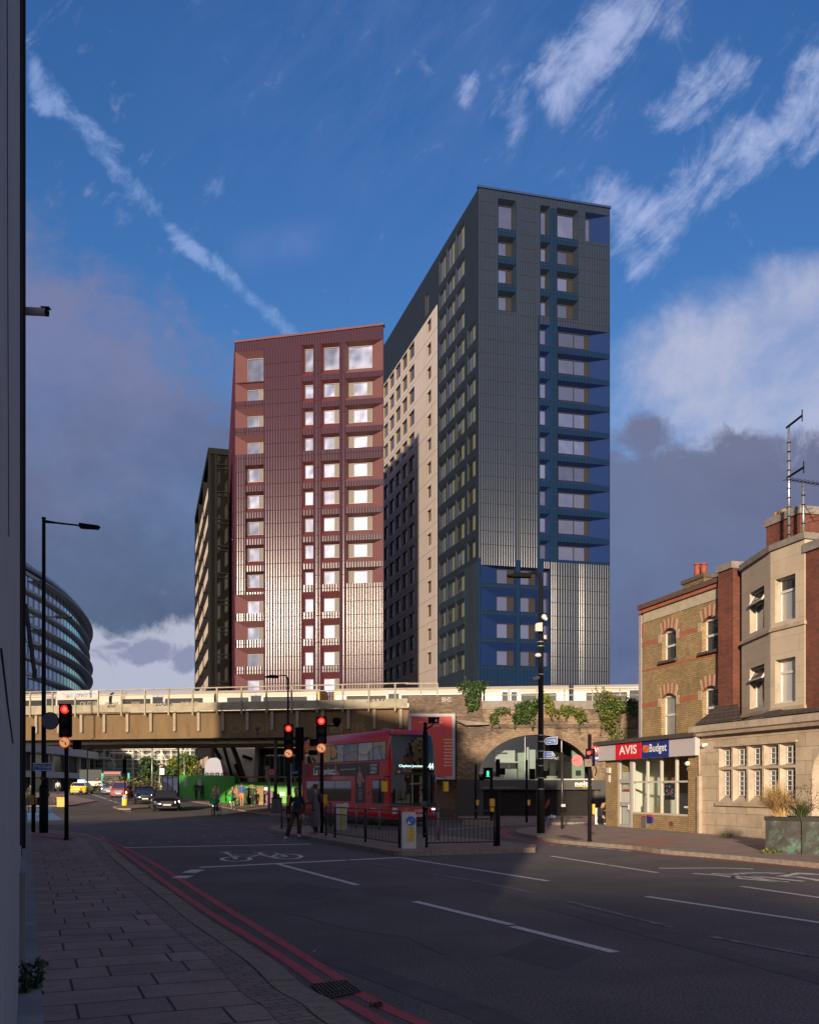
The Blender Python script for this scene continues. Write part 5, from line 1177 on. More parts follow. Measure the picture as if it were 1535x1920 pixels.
for i, w_ in enumerate((W1, W2, W3, W4)):
    mb = MB(); d = YB+.2; fw = .07; m_ = (w_[2]+w_[3])/2-(.05 if i < 2 else -.05)
    mb.box(w_[0], w_[0]+.001, YB, d, w_[2], w_[3], 1); mb.box(w_[1]-.001, w_[1], YB, d, w_[2], w_[3], 1)
    for q in ((w_[0],w_[0]+fw,w_[2],w_[3]),(w_[1]-fw,w_[1],w_[2],w_[3]),(w_[0]+fw,w_[1]-fw,w_[2],w_[2]+fw),(w_[0]+fw,w_[1]-fw,w_[3]-fw-.08,w_[3]),(w_[0]+fw,w_[1]-fw,m_-.045,m_+.045)): mb.box(q[0],q[1],d-.03,d+.05,q[2],q[3],0)
    wo_ = mb.build('sash_window', [wframe, ybrick], yh)
    mb = MB(); mb.poly(((w_[0]+fw,d+.01,w_[2]),(w_[1]-fw,d+.01,w_[2]),(w_[1]-fw,d+.01,w_[3]),(w_[0]+fw,d+.01,w_[3])), 1 if i == 2 else 0); mb.build('pane', [dglass, refl_glass('grey_blind_glass', (.36,.37,.36), .15, .4)], wo_, fix=False)
    if i < 2: mb = MB(); mb.box(w_[0]-.12, w_[1]+.12, YB-.14, YB+.02, w_[2]-.1, w_[2]); mb.build('window_sill', mat('sill_dark', (.07,.055,.05), .8), wo_)
mb = MB(); xx = s2(1199.5); mb.box(xx-.08, y0-.06, YB-.02, YB+.3, 1.6, z2(1200,1150)); mb.build('downpipe_panel', mat('pale_metal', (.45,.43,.42), .4, .4), yh)
ch = empty('chimney', None, None); ch.parent = yh; FC2 = FTc.back(4.4); a, b = FC2.s(1279), FC2.s(1319); z0, z1 = zRoofTop-.8, FC2.z(1300,1084)
mb = MB(); mb.box(a, b, 4.4, 5.2, z0, z1); mb.build('stack', brick('chimney_brick', (.30,.19,.09), (.12,.07,.04), (.10,.08,.06), .225, .075, .012, var=.4, vscale=3), ch)
mb = MB(); mb.box(a-.06, b+.06, 4.34, 5.26, z1-.12, z1+.05); mb.build('cap', mat('soot_cap', (.09,.07,.055), .9, var=.3), ch)
mb = MB()
for px in (1294, 1306): x = FC2.s(px); zt_ = FC2.z(px,1056); mb.cyl((x,4.75,z1+.05), (x,4.75,zt_), .15, .125, 14); mb.cyl((x,4.75,zt_-.06), (x,4.75,zt_), .16, .16, 14)
mb.build('chimney_pots', mat('terracotta_pot', (.26,.06,.03), .7), ch)
mb = MB(); mb.leaves((s2(1338), YB-.2, z2(1338,1350)), (.3,.2,.35), 40, .06, (0,1)); mb.leaves((s2(1228), YB-.1, z2(1228,1385)), (.3,.15,.15), 30, .04, (2,)); tag(mb.build('ledge_weed', lf, fix=False), 'small weed growing from the ledge beside the lowest sash window', 'weed').location = (FTc.x, FTc.y, 0); bpy.data.objects['ledge_weed'].rotation_euler = (0,0,FTc.rz)
# -------- planters with grasses at the right edge
patina = mat('patinated_copper', (.052,.050,.044), .7, .0, var=.5, scale=3.0, stain=((.10,.19,.15), 2.4, .50, .8))
def planter(label, pa, pb, base, top):
    a, b = G(pa, base[0], .1), G(pb, base[1], .1); fr = Fr(a.x, a.y, b.x-a.x, b.y-a.y); L = (b-a).length; zt_ = fr.z(pa, top)
    t = empty('planter', label, 'planter', (a.x, a.y, .1), fr.rz, 'patinated metal planters'); zt_ -= .1
    mb = MB(); mb.box(0, L, 0, 1.0, 0, zt_-.1); mb.build('box', patina, t)
    mb = MB(); c_ = Vector((L/2, -.075, zt_/2)); P = [(0.02,-.006,.02),(L-.02,-.006,.02),(L-.02,-.006,zt_-.06),(.02,-.006,zt_-.06)]
    for k in range(4): mb.poly((P[k], P[(k+1)%4], c_))
    mb.build('pressed_panel', patina, t, fix=False)
    mb = MB()
    for q in ((-.02,L+.02,-.03,.03),(-.02,L+.02,.97,1.03),(-.02,.03,.03,.97),(L-.03,L+.02,.03,.97)): mb.box(*q, zt_-.1, zt_)
    mb.build('rim', mat('planter_rim', (.05,.045,.04), .6, .4, var=.2), t)
    mb = MB(); mb.box(.03, L-.03, .03, .97, zt_-.2, zt_-.09); mb.build('soil', mat('soil', (.03,.022,.016), .95), t); return t, fr, L, zt_+.1
pl1, fr1, L1, zt1 = planter('left of the two green stained metal planters, under the straw coloured grass', 1434.5, 1501, (1599,1602.5), 1531)
pl2, fr2, L2, zt2 = planter('metal planter cut by the right edge of the photo', 1503, 1580, (1602.8,1606), 1532.5)
straw = [mat('straw_a', (.50,.33,.14), .8), mat('straw_b', (.36,.23,.09), .8)]
def tuft(label, fr, x, y, z, n, L_, spread, mats__, lean=0, name='grass_tuft', up=1.0, wd=.006):
    t = fr.root(name, label, 'plant'); mb = MB()
    for _ in range(n):
        a = random.uniform(0, 6.283); r_ = random.uniform(.15, 1)*spread; l = L_*random.uniform(.6, 1.1); p = Vector((x+random.uniform(-.1,.1), y+random.uniform(-.1,.1), z-.05)); pts = [p]
        dx_, dy_ = math.cos(a)*r_+lean, math.sin(a)*r_; k_ = 5
        for k in range(1, k_+1): f = k/k_; pts.append(p+Vector((dx_*f**1.4*l, dy_*f**1.4*l, l*(f*up-.75*r_*f**2.4))))
        for k in range(k_):
            w0, w1_ = wd*(1-k/k_)+.0015, wd*(1-(k+1)/k_)+.0015; sx = Vector((-math.sin(a), math.cos(a), 0)) if random.random() < .5 else Vector((1,0,0))
            mb.poly((pts[k]-sx*w0, pts[k]+sx*w0, pts[k+1]+sx*w1_, pts[k+1]-sx*w1_), random.randrange(len(mats__)))
    mb.build('blades', mats__, t, fix=False); return t
tuft('large arching tuft of dry straw coloured grass in the left planter', fr1, L1*.20, .45, zt1, 1400, 1.0, .95, straw, -.18, wd=.007)
tuft('low green tangle at the right end of the left planter', fr1, L1*.82, .4, zt1, 240, .55, .7, [lf[0], lf[1], stem_m], 0, 'shrub', wd=.008)
tuft('dry brown and green growth in the planter at the photo edge', fr2, L2*.55, .4, zt2, 420, .6, .8, [lf[1], straw[1], stem_m], 0, 'shrub', wd=.008)
t = fr1.root('bare_shrub', 'thin bare branching stems with seed heads rising out of the left planter', 'plant'); mb = MB(); random.seed(3)
for k in range(16):
    p = Vector((L1*random.uniform(.55,.98), .4+random.uniform(-.2,.2), zt1-.05)); pts = [p]; d = Vector((random.uniform(-.5,.5), random.uniform(-.4,.4), 1))
    for q in range(6): d += Vector((random.uniform(-.35,.35), random.uniform(-.3,.3), random.uniform(-.25,.1))); pts.append(pts[-1]+d.normalized()*random.uniform(.10,.19))
    mb.tube(pts, [.008]*3+[.005]*4, 4)
    for q in pts[2:]: mb.leaves(q, (.07,.07,.07), 5, .022)
mb.build('branches', stem_m, t, fix=False)
for (px, py, lab) in ((1363,1571,'small green weed at the foot of the stone wall'),(1446,1601,'yellowing weed at the left foot of the planter')):
    mb = MB(); p = G(px, py, .1); mb.leaves(p+Vector((0,.0,.05)), (.28,.1,.07), 60, .045, (1,2)); tag(mb.build('ground_weed', lf, fix=False), lab, 'weed')
c_ = FTc.root('security_camera', 'round white security camera at the top left corner of the stone wall', 'camera'); mb = MB(); p = FTc.P(1324, 1398); mb.ball((p.x,-.12,p.z), .07, 12); mb.box(p.x-.03, p.x+.05, -.1, 0, p.z-.01, p.z+.07); mb.build('housing', white, c_); mb = MB(); mb.ball((p.x-.04,-.165,p.z), .032, 8); mb.build('lens', black, c_)
# ================================================================== THE NEAR GREY WALL
Wd = Vector((-.4, 1, 0)).normalized()
def wl(c_): return Fr(c_-.4*0.0, 0.0, -.4, 1)     # runs away from the eye
greyw = mat('grey_render', (.36,.36,.37), .75, var=.12, scale=1.2, stain=((.23,.22,.215), 1.6, .55, .7), bump=.7, bscale=30, stretch=(1,1,.5))
nb = empty('grey_building', 'tall grey rendered building seen edge-on at the left border of the photo', 'building', (0,0,0), math.atan2(1,-.4))
# local x runs along the wall away from the eye, local y to its left (into the building)
L_ = math.hypot(1,.4); off = lambda c_: -c_/L_    # horizontal offset c of the wall line turned into local y
mb = MB(); mb.box(2.3*1.077, 11.6*1.077, off(-.07), off(-.07)+6, 0, 11.5); mb.box(11.6*1.077+.002, 31.5*1.077, off(-.09), off(-.09)+6, 0, 13.0); mb.build('wall', greyw, nb)
mb = MB(); mb.box(4.0, 33.4, off(.10), off(-.07)-.002, .09, .20, 0); mb.box(8.5, 33.4, off(-.02), off(-.069), .20, 1.0, 0); mb.build('plinth', mat('plinth_grey', (.22,.23,.24), .8, var=.25, scale=2, stain=((.22,.2,.19), 5, .6, .7)), nb)
mb = MB(); mb.box(8.9, 9.0, off(-.055), off(-.069), 1.2, 11.45); mb.box(11.9, 12.1, off(-.025), off(-.069), .15, 11.6); mb.build('black_downpipe', black, nb)
mb = MB(); mb.box(10.6, 10.7, off(-.060), off(-.069), .3, 11.45); mb.build('joint_strip', mat('joint_dark', (.03,.025,.025), .6), nb)
mb = MB()
for pts in (((3.0,5.6),(3.15,4.6),(3.4,4.3),(3.55,3.3),(3.7,2.6)),((2.5,8.4),(2.9,6.9),(3.0,6.1)),((2.6,2.05),(3.4,1.98),(4.6,1.9))):
    for a, b in zip(pts, pts[1:]): mb.bar((a[0], off(-.07)-.0015, a[1]), (b[0], off(-.07)-.0015, b[1]), .008, .003)
mb.build('cracks', mat('crack_dark', (.05,.045,.045), .9, var=0), nb)
# window sash held open above the pavement
mb = MB(); Y0 = 15.0; zz_ = lambda py: CH+(HY-py)/F*Y0/1.0
def wp(px, py, Y): t = (px-CX)/F; X = t*Y; return Vector((X, Y, CH+(HY-py)/F*Y))
nbm = Matrix.Rotation(math.atan2(1,-.4), 4, 'Z').inverted()
a, b = nbm @ wp(49,1135,15), nbm @ wp(65,1258,15)
side = Vector((.75,0,0)); mb.bar(a, b, .07, .05); mb.bar(a+side, b+side, .06, .05); mb.bar(a, a+side, .05); mb.bar(b, b+side, .07)
mb.build('open_window_sash', mat('sash_charcoal', (.03,.03,.032), .5), nb)
mb = MB(); mb.poly((a, b, b+side, a+side)); mb.build('sash_glass', refl_glass('sash_glass', (.10,.11,.14), .08, .5), nb, fix=False)
cc2 = empty('security_camera', 'pale tubular security camera sticking out of the grey wall high at left', 'camera'); mb = MB()
a, b = wp(48,583,20), wp(87,585,20); mb.cyl(a, b, .085, .085, 14); mb.build('housing', mat('camera_grey', (.32,.32,.32), .5), cc2); mb = MB(); mb.cyl(b, b+(b-a).normalized()*.03, .09, .09, 14); mb.bar(b+Vector((-.1,0,.09)), b+Vector((.08,0,.08)), .14, .012); mb.build('lens_hood', dark, cc2)
wd_ = empty('weed', 'dark leafy weed at the foot of the grey wall in the bottom left corner', 'weed'); mb = MB(); random.seed(11)
base = G(52,1905)
for k in range(9):
    p = base+Vector((random.uniform(-.04,.05), random.uniform(-.2,.2), .05)); tip = p+Vector((random.uniform(-.02,.08), random.uniform(-.1,.1), random.uniform(.12,.34))); mb.tube([p, p.lerp(tip,.5)+Vector((.02,0,0)), tip], .006, 4)
    for f in (.3,.5,.7,.9,1): mb.leaves(p.lerp(tip,f), (.045,.045,.04), 7, .03)
mb.build('foliage', lf[0], wd_, fix=False)

# ================================================================== STREET FURNITURE
pole_b = mat('pole_black', (.006,.0055,.0065), .75, var=.1, spec=.2)
lensR = mat('signal_red_lit', (.8,.05,.02), .3, var=0, emis=(1,.012,.015), estr=2.0); lensC = mat('signal_red_core', (1,.3,.1), .3, var=0, emis=(1,.09,.04), estr=2.2)
lens_off = mat('signal_lens_dark', (.03,.018,.015), .25, var=0); sign_lit = mat('lit_sign_cream', (.8,.5,.25), .4, var=0, emis=(1,.50,.20), estr=.42); sign_rim = mat('lit_sign_rim', (.5,.05,.02), .4, var=0, emis=(.9,.08,.03), estr=.35)
greenL = mat('signal_green_lit', (.05,.8,.3), .3, var=0, emis=(.05,1,.35), estr=2.5)
def base_of(px, py, h=.11): return G(px, py, h)
def pz(py, Y): return CH+(HY-py)/F*Y
def signal(label, px, py_b, Y, py_top, py_hb, w_px, group='traffic signals', lit='red', sign=True, polew=.06, rz=0.0, flip=False, pole_top=None):
    """vertical head from row py_top to row py_hb; the turn-ban disc hangs under it"""
    X = (px-CX)/F*Y; t = empty('traffic_signal', label, 'traffic light', (X, Y, 0), rz, group); hw = w_px/F*Y/2
    zt_, zb_ = pz(py_top, Y), pz(py_hb, Y); mb = MB(); mb.cyl((0,.12,0.0), (0,.12,(pz(pole_top,Y) if pole_top else zb_+.4)), polew, polew, 12); mb.cyl((0,.12,0),(0,.12,.16),polew+.03,polew+.02,12); mb.build('pole', pole_b, t)
    sg_ = -1 if not flip else 1; mb = MB(); mb.box(-hw, hw, -.02, .02, zb_, zt_); mb.box(-hw*.82, hw*.82, .02, .20, zb_+.04, zt_-.05); mb.build('housing', dark, t)
    if flip: return t
    H = zt_-zb_; n = 3; step = H/n; r_ = min(hw*.68, step*.38)
    for k in range(n):
        zc_ = zt_-step*(k+.5); mb = MB(); mb.disc((0,-.02,zc_), r_, th=.02, n=24, mi=0)
        if k == 0 and lit == 'red': mb.disc((0,-.04,zc_), r_*.55, th=.004, n=16, mi=1)
        mb.build('lens', [lensR if (k == 0 and lit == 'red') else lens_off, lensC], t)
        mb = MB(); m_ = 12
        for q in range(m_):       # hood
            a0, a1 = math.pi*(-.08+1.16*q/m_), math.pi*(-.08+1.16*(q+1)/m_); P = lambda a, y, s__=1.08: (r_*s__*math.cos(a), y, zc_+r_*s__*math.sin(a))
            mb.poly((P(a0,-.02), P(a1,-.02), P(a1,-.17), P(a0,-.17)))
        mb.build('hood', dark, t, fix=False)
    if sign:
        r2 = hw*.92; zc_ = zb_-r2*.9; mb = MB(); mb.disc((0,-.03,zc_), r2, th=.03, n=28, mi=0); mb.disc((0,-.06,zc_), r2*.84, th=.004, n=28, mi=1)
        q = r2; mb.bar((q*.25,-.068,zc_-q*.5), (q*.18,-.068,zc_+q*.05), .03*q/.15, .006, 2); mb.bar((q*.18,-.068,zc_+q*.02), (-q*.35,-.068,zc_+q*.22), .03*q/.15, .006, 2); mb.extr([(-q*.3,-.071,zc_+q*.42),(-q*.3,-.071,zc_),(-q*.62,-.071,zc_+q*.26)], (0,.005,0), 2)
        mb.bar((-q*.6,-.072,zc_+q*.6), (q*.6,-.072,zc_-q*.6), q*.10, .004, 0); mb.build('turn_ban_sign', [sign_rim, sign_lit, black], t)
    return t
b = base_of(122,1575); T1 = signal('red traffic signal nearest the grey wall, left lamp post and round mirror behind', 122, 1575, b.y, 1320, 1383, 22.5, polew=.064)
mb = MB(); mb.box(.20,.42,.08,.26, pz(1405,b.y), pz(1388,b.y)); mb.build('sensor_box', dark, T1)
b = base_of(541,1555); T2 = signal('red traffic signal lower and left of the pair by the crossing women', 541, 1555, b.y, 1358.5, 1406, 17, polew=.062)
mb = MB(); mb.box(-.03,.1,-.1,.02,1.0,1.42); mb.build('push_button_box', yellow, T2)
b = base_of(603,1563); T3 = signal('red traffic signal highest of the pair, directly before the bus rear, radar on its arm', 602.5, 1563, b.y, 1344, 1395, 19.5, polew=.068)
mb = MB(); Y = b.y; mb.bar((.1,.1,pz(1361,Y)), (.52,.1,pz(1361,Y)), .05); mb.tube([(.52,.1,pz(1363,Y)),(.53,.1,pz(1358,Y)),(.53,.1,pz(1354,Y)),(.53,.1,pz(1348,Y)),(.53,.1,pz(1346,Y))], [.05,.10,.15,.15,.12], 12); mb.box(-.42,-.12,.0,.2, pz(1399,Y), pz(1385,Y)); mb.box(-.45,-.15,-.05,.15, pz(1416,Y), pz(1407,Y)); mb.build('detector', dark, T3)
mb = MB(); mb.box(.07,.20,-.06,.1, pz(1507,Y), pz(1490,Y)); mb.build('push_button_box', yellow, T3)
T4 = signal('back of a tall dark signal head between the two red signals', 561.5, 1556, 38.0, 1364, 1427, 15.5, flip=True, polew=.07)
b = base_of(1104,1578); Y = b.y
T6 = signal('short head signal with a dim red lens on the pavement before the rental shop', 1106.5, 1578, Y, 1404, 1437, 17, lit='dim', sign=False, polew=.055, pole_top=1377)
mb = MB(); mb.box(-.20,.02,-.14,-.02, pz(1438,Y), pz(1424,Y)); mb.box(.05,.13,-.06,.1, pz(1527,Y), pz(1508,Y)); mb.build('push_button_box', [mat('box_brown', (.16,.11,.09), .6), yellow], T6)
for p in list(T6.children): pass
mb = MB(); mb.box(.05,.12,-.065,-.06, pz(1527,Y), pz(1508,Y)); mb.build('button_face', yellow, T6); mb = MB(); mb.disc((-.06,-.045,pz(1412,Y)), .06, th=.004, n=14); mb.build('red_glow', mat('signal_red_dim', (.5,.03,.05), .3, var=0, emis=(.9,.03,.05), estr=.6), T6)
mb = MB(); mb.tube([(.16,.1,pz(1437,Y)),(.2,.1,pz(1445,Y)),(.16,.1,pz(1455,Y))], .015, 6); mb.build('cable', dark, T6)
# thick pole with a camera before the bus
b = base_of(797,1571,.11); Y = b.y
T5 = empty('camera_pole', 'thick black pole with a camera on its bracket standing before the bus front', 'pole', (b.x, Y, 0)); mb = MB(); mb.cyl((0,0,0), (0,0,pz(1372,Y)), .085, .085, 14); mb.cyl((0,0,pz(1372,Y)), (0,0,pz(1355,Y)), .06, .06, 12); mb.build('pole', pole_b, T5)
mb = MB(); mb.tube([(.04,0,pz(1367,Y)),(.22,0,pz(1361,Y)),(.26,0,pz(1356,Y))], .022, 8); mb.box(.10,.44,-.18,.1, pz(1356,Y), pz(1347,Y)); mb.bar((.08,-.05,pz(1346.5,Y)), (.46,-.05,pz(1346.5,Y)), .3, .02); mb.build('camera', dark, T5); mb = MB(); mb.disc((.35,-.18,pz(1352,Y)), .045, th=.01, n=14); mb.build('lens', mat('camera_lens', (.05,.05,.06), .1, .3, var=0), T5)
mb = MB(); mb.box(-.12,.05,-.14,-.0, pz(1512,Y), pz(1502,Y)); mb.build('control_box', mat('box_dark_grey', (.05,.05,.06), .5), T5)
def simple_pole(label, px, Y, zb_, py_top, r_, extras=(), name='post', cat='post', group=None, m_=None):
    t = empty(name, label, cat, ((px-CX)/F*Y, Y, zb_), 0, group); mb = MB(); mb.cyl((0,0,0), (0,0,pz(py_top,Y)-zb_), r_, r_, 12); mb.build('pole', m_ or pole_b, t)
    for nm, m2, boxes in extras:
        mb = MB()
        for (xa, xb, za, zc_) in boxes: mb.box((xa-px)/F*Y, (xb-px)/F*Y, -r_-.16, -r_*.3, pz(za,Y)-zb_, pz(zc_,Y)-zb_)
        mb.build(nm, m2, t)
    return t
simple_pole('slim black pole with a yellow button box left of the arch shutters', 891.5, 48.0, .1, 1434, .055, (('push_button_box', yellow, ((892,897,1510,1500),)),('signal_box', dark, ((897,907,1464,1452),))))
p_ = simple_pole('pole with the green walking man signal in front of the arch', 921, 46.5, .1, 1440, .07, (('signal_head', dark, ((906,919,1462,1440),)),('rear_head', dark, ((929,936,1457,1424),(936,946,1453,1441))),))
mb = MB(); Y = 46.5; mb.disc(((913.5-921)/F*Y,-.24,pz(1448,Y)-.1), .05, th=.01, n=10, mi=0); mb.bar(((913.5-921)/F*Y,-.245,pz(1450,Y)-.1), ((913.5-921)/F*Y,-.245,pz(1453,Y)-.1), .09, .02); mb.bar(((913.5-921)/F*Y,-.245,pz(1453,Y)-.1), ((911.5-921)/F*Y,-.245,pz(1457,Y)-.1), .045, .02); mb.bar(((913.5-921)/F*Y,-.245,pz(1453,Y)-.1), ((916-921)/F*Y,-.245,pz(1457,Y)-.1), .045, .02); mb.build('green_man', greenL, p_)
mb = MB(); mb.disc(((901-921)/F*Y,-.2,pz(1454,Y)-.1), .06, th=.01, n=10); mb.build('dim_lens', lens_off, p_)
simple_pole('slim black pole with a yellow button box in the middle of the arch', 987, 44.0, .1, 1425, .055, (('push_button_box', yellow, ((988,992.5,1510,1500),)),('signal_head', dark, ((992,1002,1462,1442),))))
p_ = simple_pole('grey pole holding the pink disc sign right of the tall lamp post', 1053.5, 37.3, .1, 1411, .055, (('junction_box', dark, ((1058,1071,1429,1419),)),('label_plate', greym, ((1050.5,1058,1513,1508),)),('lower_clamp', dark, ((1049,1060,1523,1514),))), m_=mat('pole_bronze', (.05,.042,.04), .35, .5))
mb = MB(); Y = 37.3; mb.disc(((1079.5-1053.5)/F*Y,-.25,pz(1426.5,Y)-.1), 10.3/F*Y, th=.02, n=28, mi=0); mb.bar(((1058-1053.5)/F*Y,-.05,pz(1427,Y)-.1), ((1079.5-1053.5)/F*Y,-.26,pz(1427,Y)-.1), .035, .03, 1); mb.bar(((1070-1053.5)/F*Y,-.275,pz(1427.5,Y)-.1), ((1080-1053.5)/F*Y,-.275,pz(1425,Y)-.1), .05, .01, 1); mb.build('pink_disc', [mat('sign_back_pink', (.75,.12,.13), .6), dark], p_)
p_ = simple_pole('stout black post at the right end of the island railing', 931.5, G(931.5,1587,.11).y, .11, 1481, .085, (('yellow_boxes', yellow, ((917,926,1512,1498),(918,925,1522,1514))),))
# the two poles behind the red signal by the wall
b = base_of(82,1562,.1); Y = b.y
lampL = empty('street_lamp', 'tall black street lamp behind the left signal with a round mirror on it', 'street lamp', (b.x, Y, .1)); zt_ = pz(970,Y)-.1
mb = MB(); mb.cyl((0,0,0), (0,0,pz(1476,Y)-.1), .155, .155, 14); mb.tube([(0,0,pz(1476,Y)-.1),(0,0,pz(1470,Y)-.1),(0,0,zt_)], [.155,.085,.062], 12); mb.build('pole', pole_b, lampL)
mb = MB(); k_ = Y/F; mb.tube([(0,0,zt_-.14),(24*k_,-.0,zt_-.20),(72*k_,0,zt_-.30)], [.06,.035,.03], 8); mb.bar((0,0,zt_-.05),(0,0,zt_),.12,.12); mb.build('arm', pole_b, lampL)
mb = MB(); x0_ = 68*k_; mb.extr([(x0_,-.13,zt_-.22),(x0_,-.13,zt_-.38),(x0_+.62,-.13,zt_-.42),(x0_+.70,-.13,zt_-.32)], (0,.26,0)); mb.build('lantern', dark, lampL)
mb = MB(); mb.disc((0,-.16,pz(1457,Y)-.1), .01, n=6); mb.box(-.06,.07,-.17,-.15,pz(1463,Y)-.1,pz(1457,Y)-.1); mb.build('post_plate', MATS['box_dark_grey'], lampL)
rm = empty('round_mirror', 'round dark convex mirror fixed to the left street lamp, reflecting a bridge', 'mirror', ((94-CX)/F*(Y-.3), Y-.3, 0)); mb = MB(); zz2 = pz(1352,Y-.3); r_ = 16.5/F*Y
mb.disc((0,.02,zz2), r_, th=.03, n=32, mi=1); mb.disc((0,-.01,zz2), r_*.93, th=.01, n=32, mi=0); mb.build('disc', [refl_glass('mirror_glass', (.34,.30,.36), .10, .9), dark], rm)
mb = MB(); mb.bar((-.1,.03,zz2),(-.25,.3,zz2),.05); mb.build('bracket', dark, rm)
simple_pole('short black pole left of the tall street lamp', 62.5, base_of(62,1561,.1).y, .1, 1362, .07, (('orange_strip', mat('orange_strip', (.6,.25,.02), .5), ((63,65.5,1509,1491),)),))
cs = empty('cycle_sign', 'blue cycle route sign with white border hung between two poles at left', 'sign', ((80-CX)/F*(Y-.35), Y-.35, 0)); mb = MB(); K = (Y-.35)/F
mb.box(-18*K, 18*K, 0, .02, pz(1445.5,Y-.35), pz(1431,Y-.35)); mb.build('border', signw, cs); mb = MB(); mb.box(-17*K, 17*K, -.006, -.001, pz(1444.3,Y-.35), pz(1432.2,Y-.35)); mb.build('panel', mat('cycle_sign_blue', (.04,.17,.45), .5), cs)
text('←)', 'lettering', signw, cs, -15*K, pz(1439.5,Y-.35), .17, .1, y=-.01); text('London', 'lettering', signw, cs, -4*K, pz(1437,Y-.35), .2, .04, y=-.01); text('Superhighway', 'lettering', signw, cs, -6*K, pz(1441,Y-.35), .3, .05, y=-.01)
mb = MB(); 
for cx_ in (10.5, 14.5):
    for k in range(14): a0, a1 = 6.283*k/14, 6.283*(k+1)/14; mb.bar((cx_*K+.035*math.cos(a0),-.01,pz(1439.5,Y)+.035*math.sin(a0)), (cx_*K+.035*math.cos(a1),-.01,pz(1439.5,Y)+.035*math.sin(a1)), .01)
mb.bar((10.5*K,-.01,pz(1439.5,Y)), (12.5*K,-.01,pz(1436,Y)), .012); mb.bar((12.5*K,-.01,pz(1436,Y)), (14.5*K,-.01,pz(1439.5,Y)), .012); mb.build('bicycle_symbol', signw, cs)
# further small left lamp
def lamp(label, px, Y, zb_, py_top, arm_px, dz_px, r_=.07, lant=.7):
    t = empty('street_lamp', label, 'street lamp', ((px-CX)/F*Y, Y, zb_)); K = Y/F; zt_ = pz(py_top,Y)-zb_; s_g = 1 if arm_px > 0 else -1
    mb = MB(); mb.tube([(0,0,0),(0,0,1.2),(0,0,1.25),(0,0,zt_-.25),(s_g*.08,0,zt_-.06),(s_g*.25,0,zt_)], [r_*1.4,r_*1.4,r_,r_*.7,r_*.6,r_*.5], 10); mb.build('pole', mat('lamp_pole_dark', (.008,.007,.008), .85, spec=.15), t)
    e = (arm_px*K, 0, zt_+dz_px*K); mb = MB(); mb.tube([(s_g*.25,0,zt_), e], [r_*.5, r_*.4], 8); mb.build('arm', MATS['lamp_pole_dark'], t)
    mb = MB(); x_ = e[0]-s_g*.1; mb.extr([(x_,-.14,e[2]+.06),(x_,-.14,e[2]-.08),(x_+s_g*lant*.9,-.14,e[2]-.06),(x_+s_g*lant,-.14,e[2]+.0),(x_+s_g*lant*.5,-.14,e[2]+.09)], (0,.28,0)); mb.build('lantern', dark, t); return t
lamp('distant lamp arm across the curved glass office, its pole behind the grey wall', 44, 55, 0, 1157, 64, 0, .07, .95)
lamp('slim lamp before the bridge with its arm pointing left towards the maroon tower', 540, 52, 0, 1266, -22, -3, .065, .75)
LR = lamp('tall lamp post with cameras and blue finger signs, in front of the blue tower', 1013.5, base_of(1012,1562,.11).y, .11, 1073, -24, -6, .10, .85)
Y = LR.location.y; K = Y/F; z_ = lambda py: pz(py,Y)-.11
mb = MB(); mb.tube([(0,0,0),(0,0,z_(1482)),(0,0,z_(1480)),(0,0,z_(1150))], [.135,.13,.105,.085], 14)
mb.build('lower_sleeve', pole_b, LR)
mb = MB()
for py in (1205,1213,1266,1380,1392,1410,1424,1437,1460,1481): mb.cyl((0,0,z_(py)),(0,0,z_(py)+.04),.13,.13,12)
mb.build('straps', greym, LR)
mb = MB(); mb.ball((.1,-.12,z_(1158)), .1, 10); mb.ball((.16,-.16,z_(1162)), .07, 8); mb.build('round_camera', mat('camera_white', (.6,.58,.56), .5), LR)
mb = MB(); mb.box(-12*K, 1*K, -.3, -.1, z_(1186), z_(1173)); mb.extr([(-12*K,-.3,z_(1173)),(1*K,-.3,z_(1173)),(1*K,-.3,z_(1170)),(-9*K,-.3,z_(1171))], (0,.2,0)); mb.box(5*K, 10*K, -.1, .05, z_(1199), z_(1192)); mb.build('equipment_box', mat('box_beige', (.42,.37,.34), .5), LR)
mb = MB(); mb.box(3*K, 10*K, -.08, .04, z_(1204), z_(1200)); mb.box(-9*K, -.1, -.2, -.06, z_(1236), z_(1230)); mb.build('brackets', dark, LR); mb = MB(); mb.ball((-6*K,-.16,z_(1230)), (.12,.12,.08), 10); mb.build('dome_camera', MATS['camera_white'], LR)
mb = MB(); mb.cyl((-17*K,-.25,z_(1276.5)), (-5*K,-.1,z_(1271)), .07, .07, 10); mb.bar((-5*K,-.1,z_(1271)), (0,0,z_(1272)), .04); mb.build('bullet_camera', mat('camera_lilac_grey', (.30,.30,.36), .5), LR)
fb = mat('finger_sign_blue', (.01,.07,.30), .45)
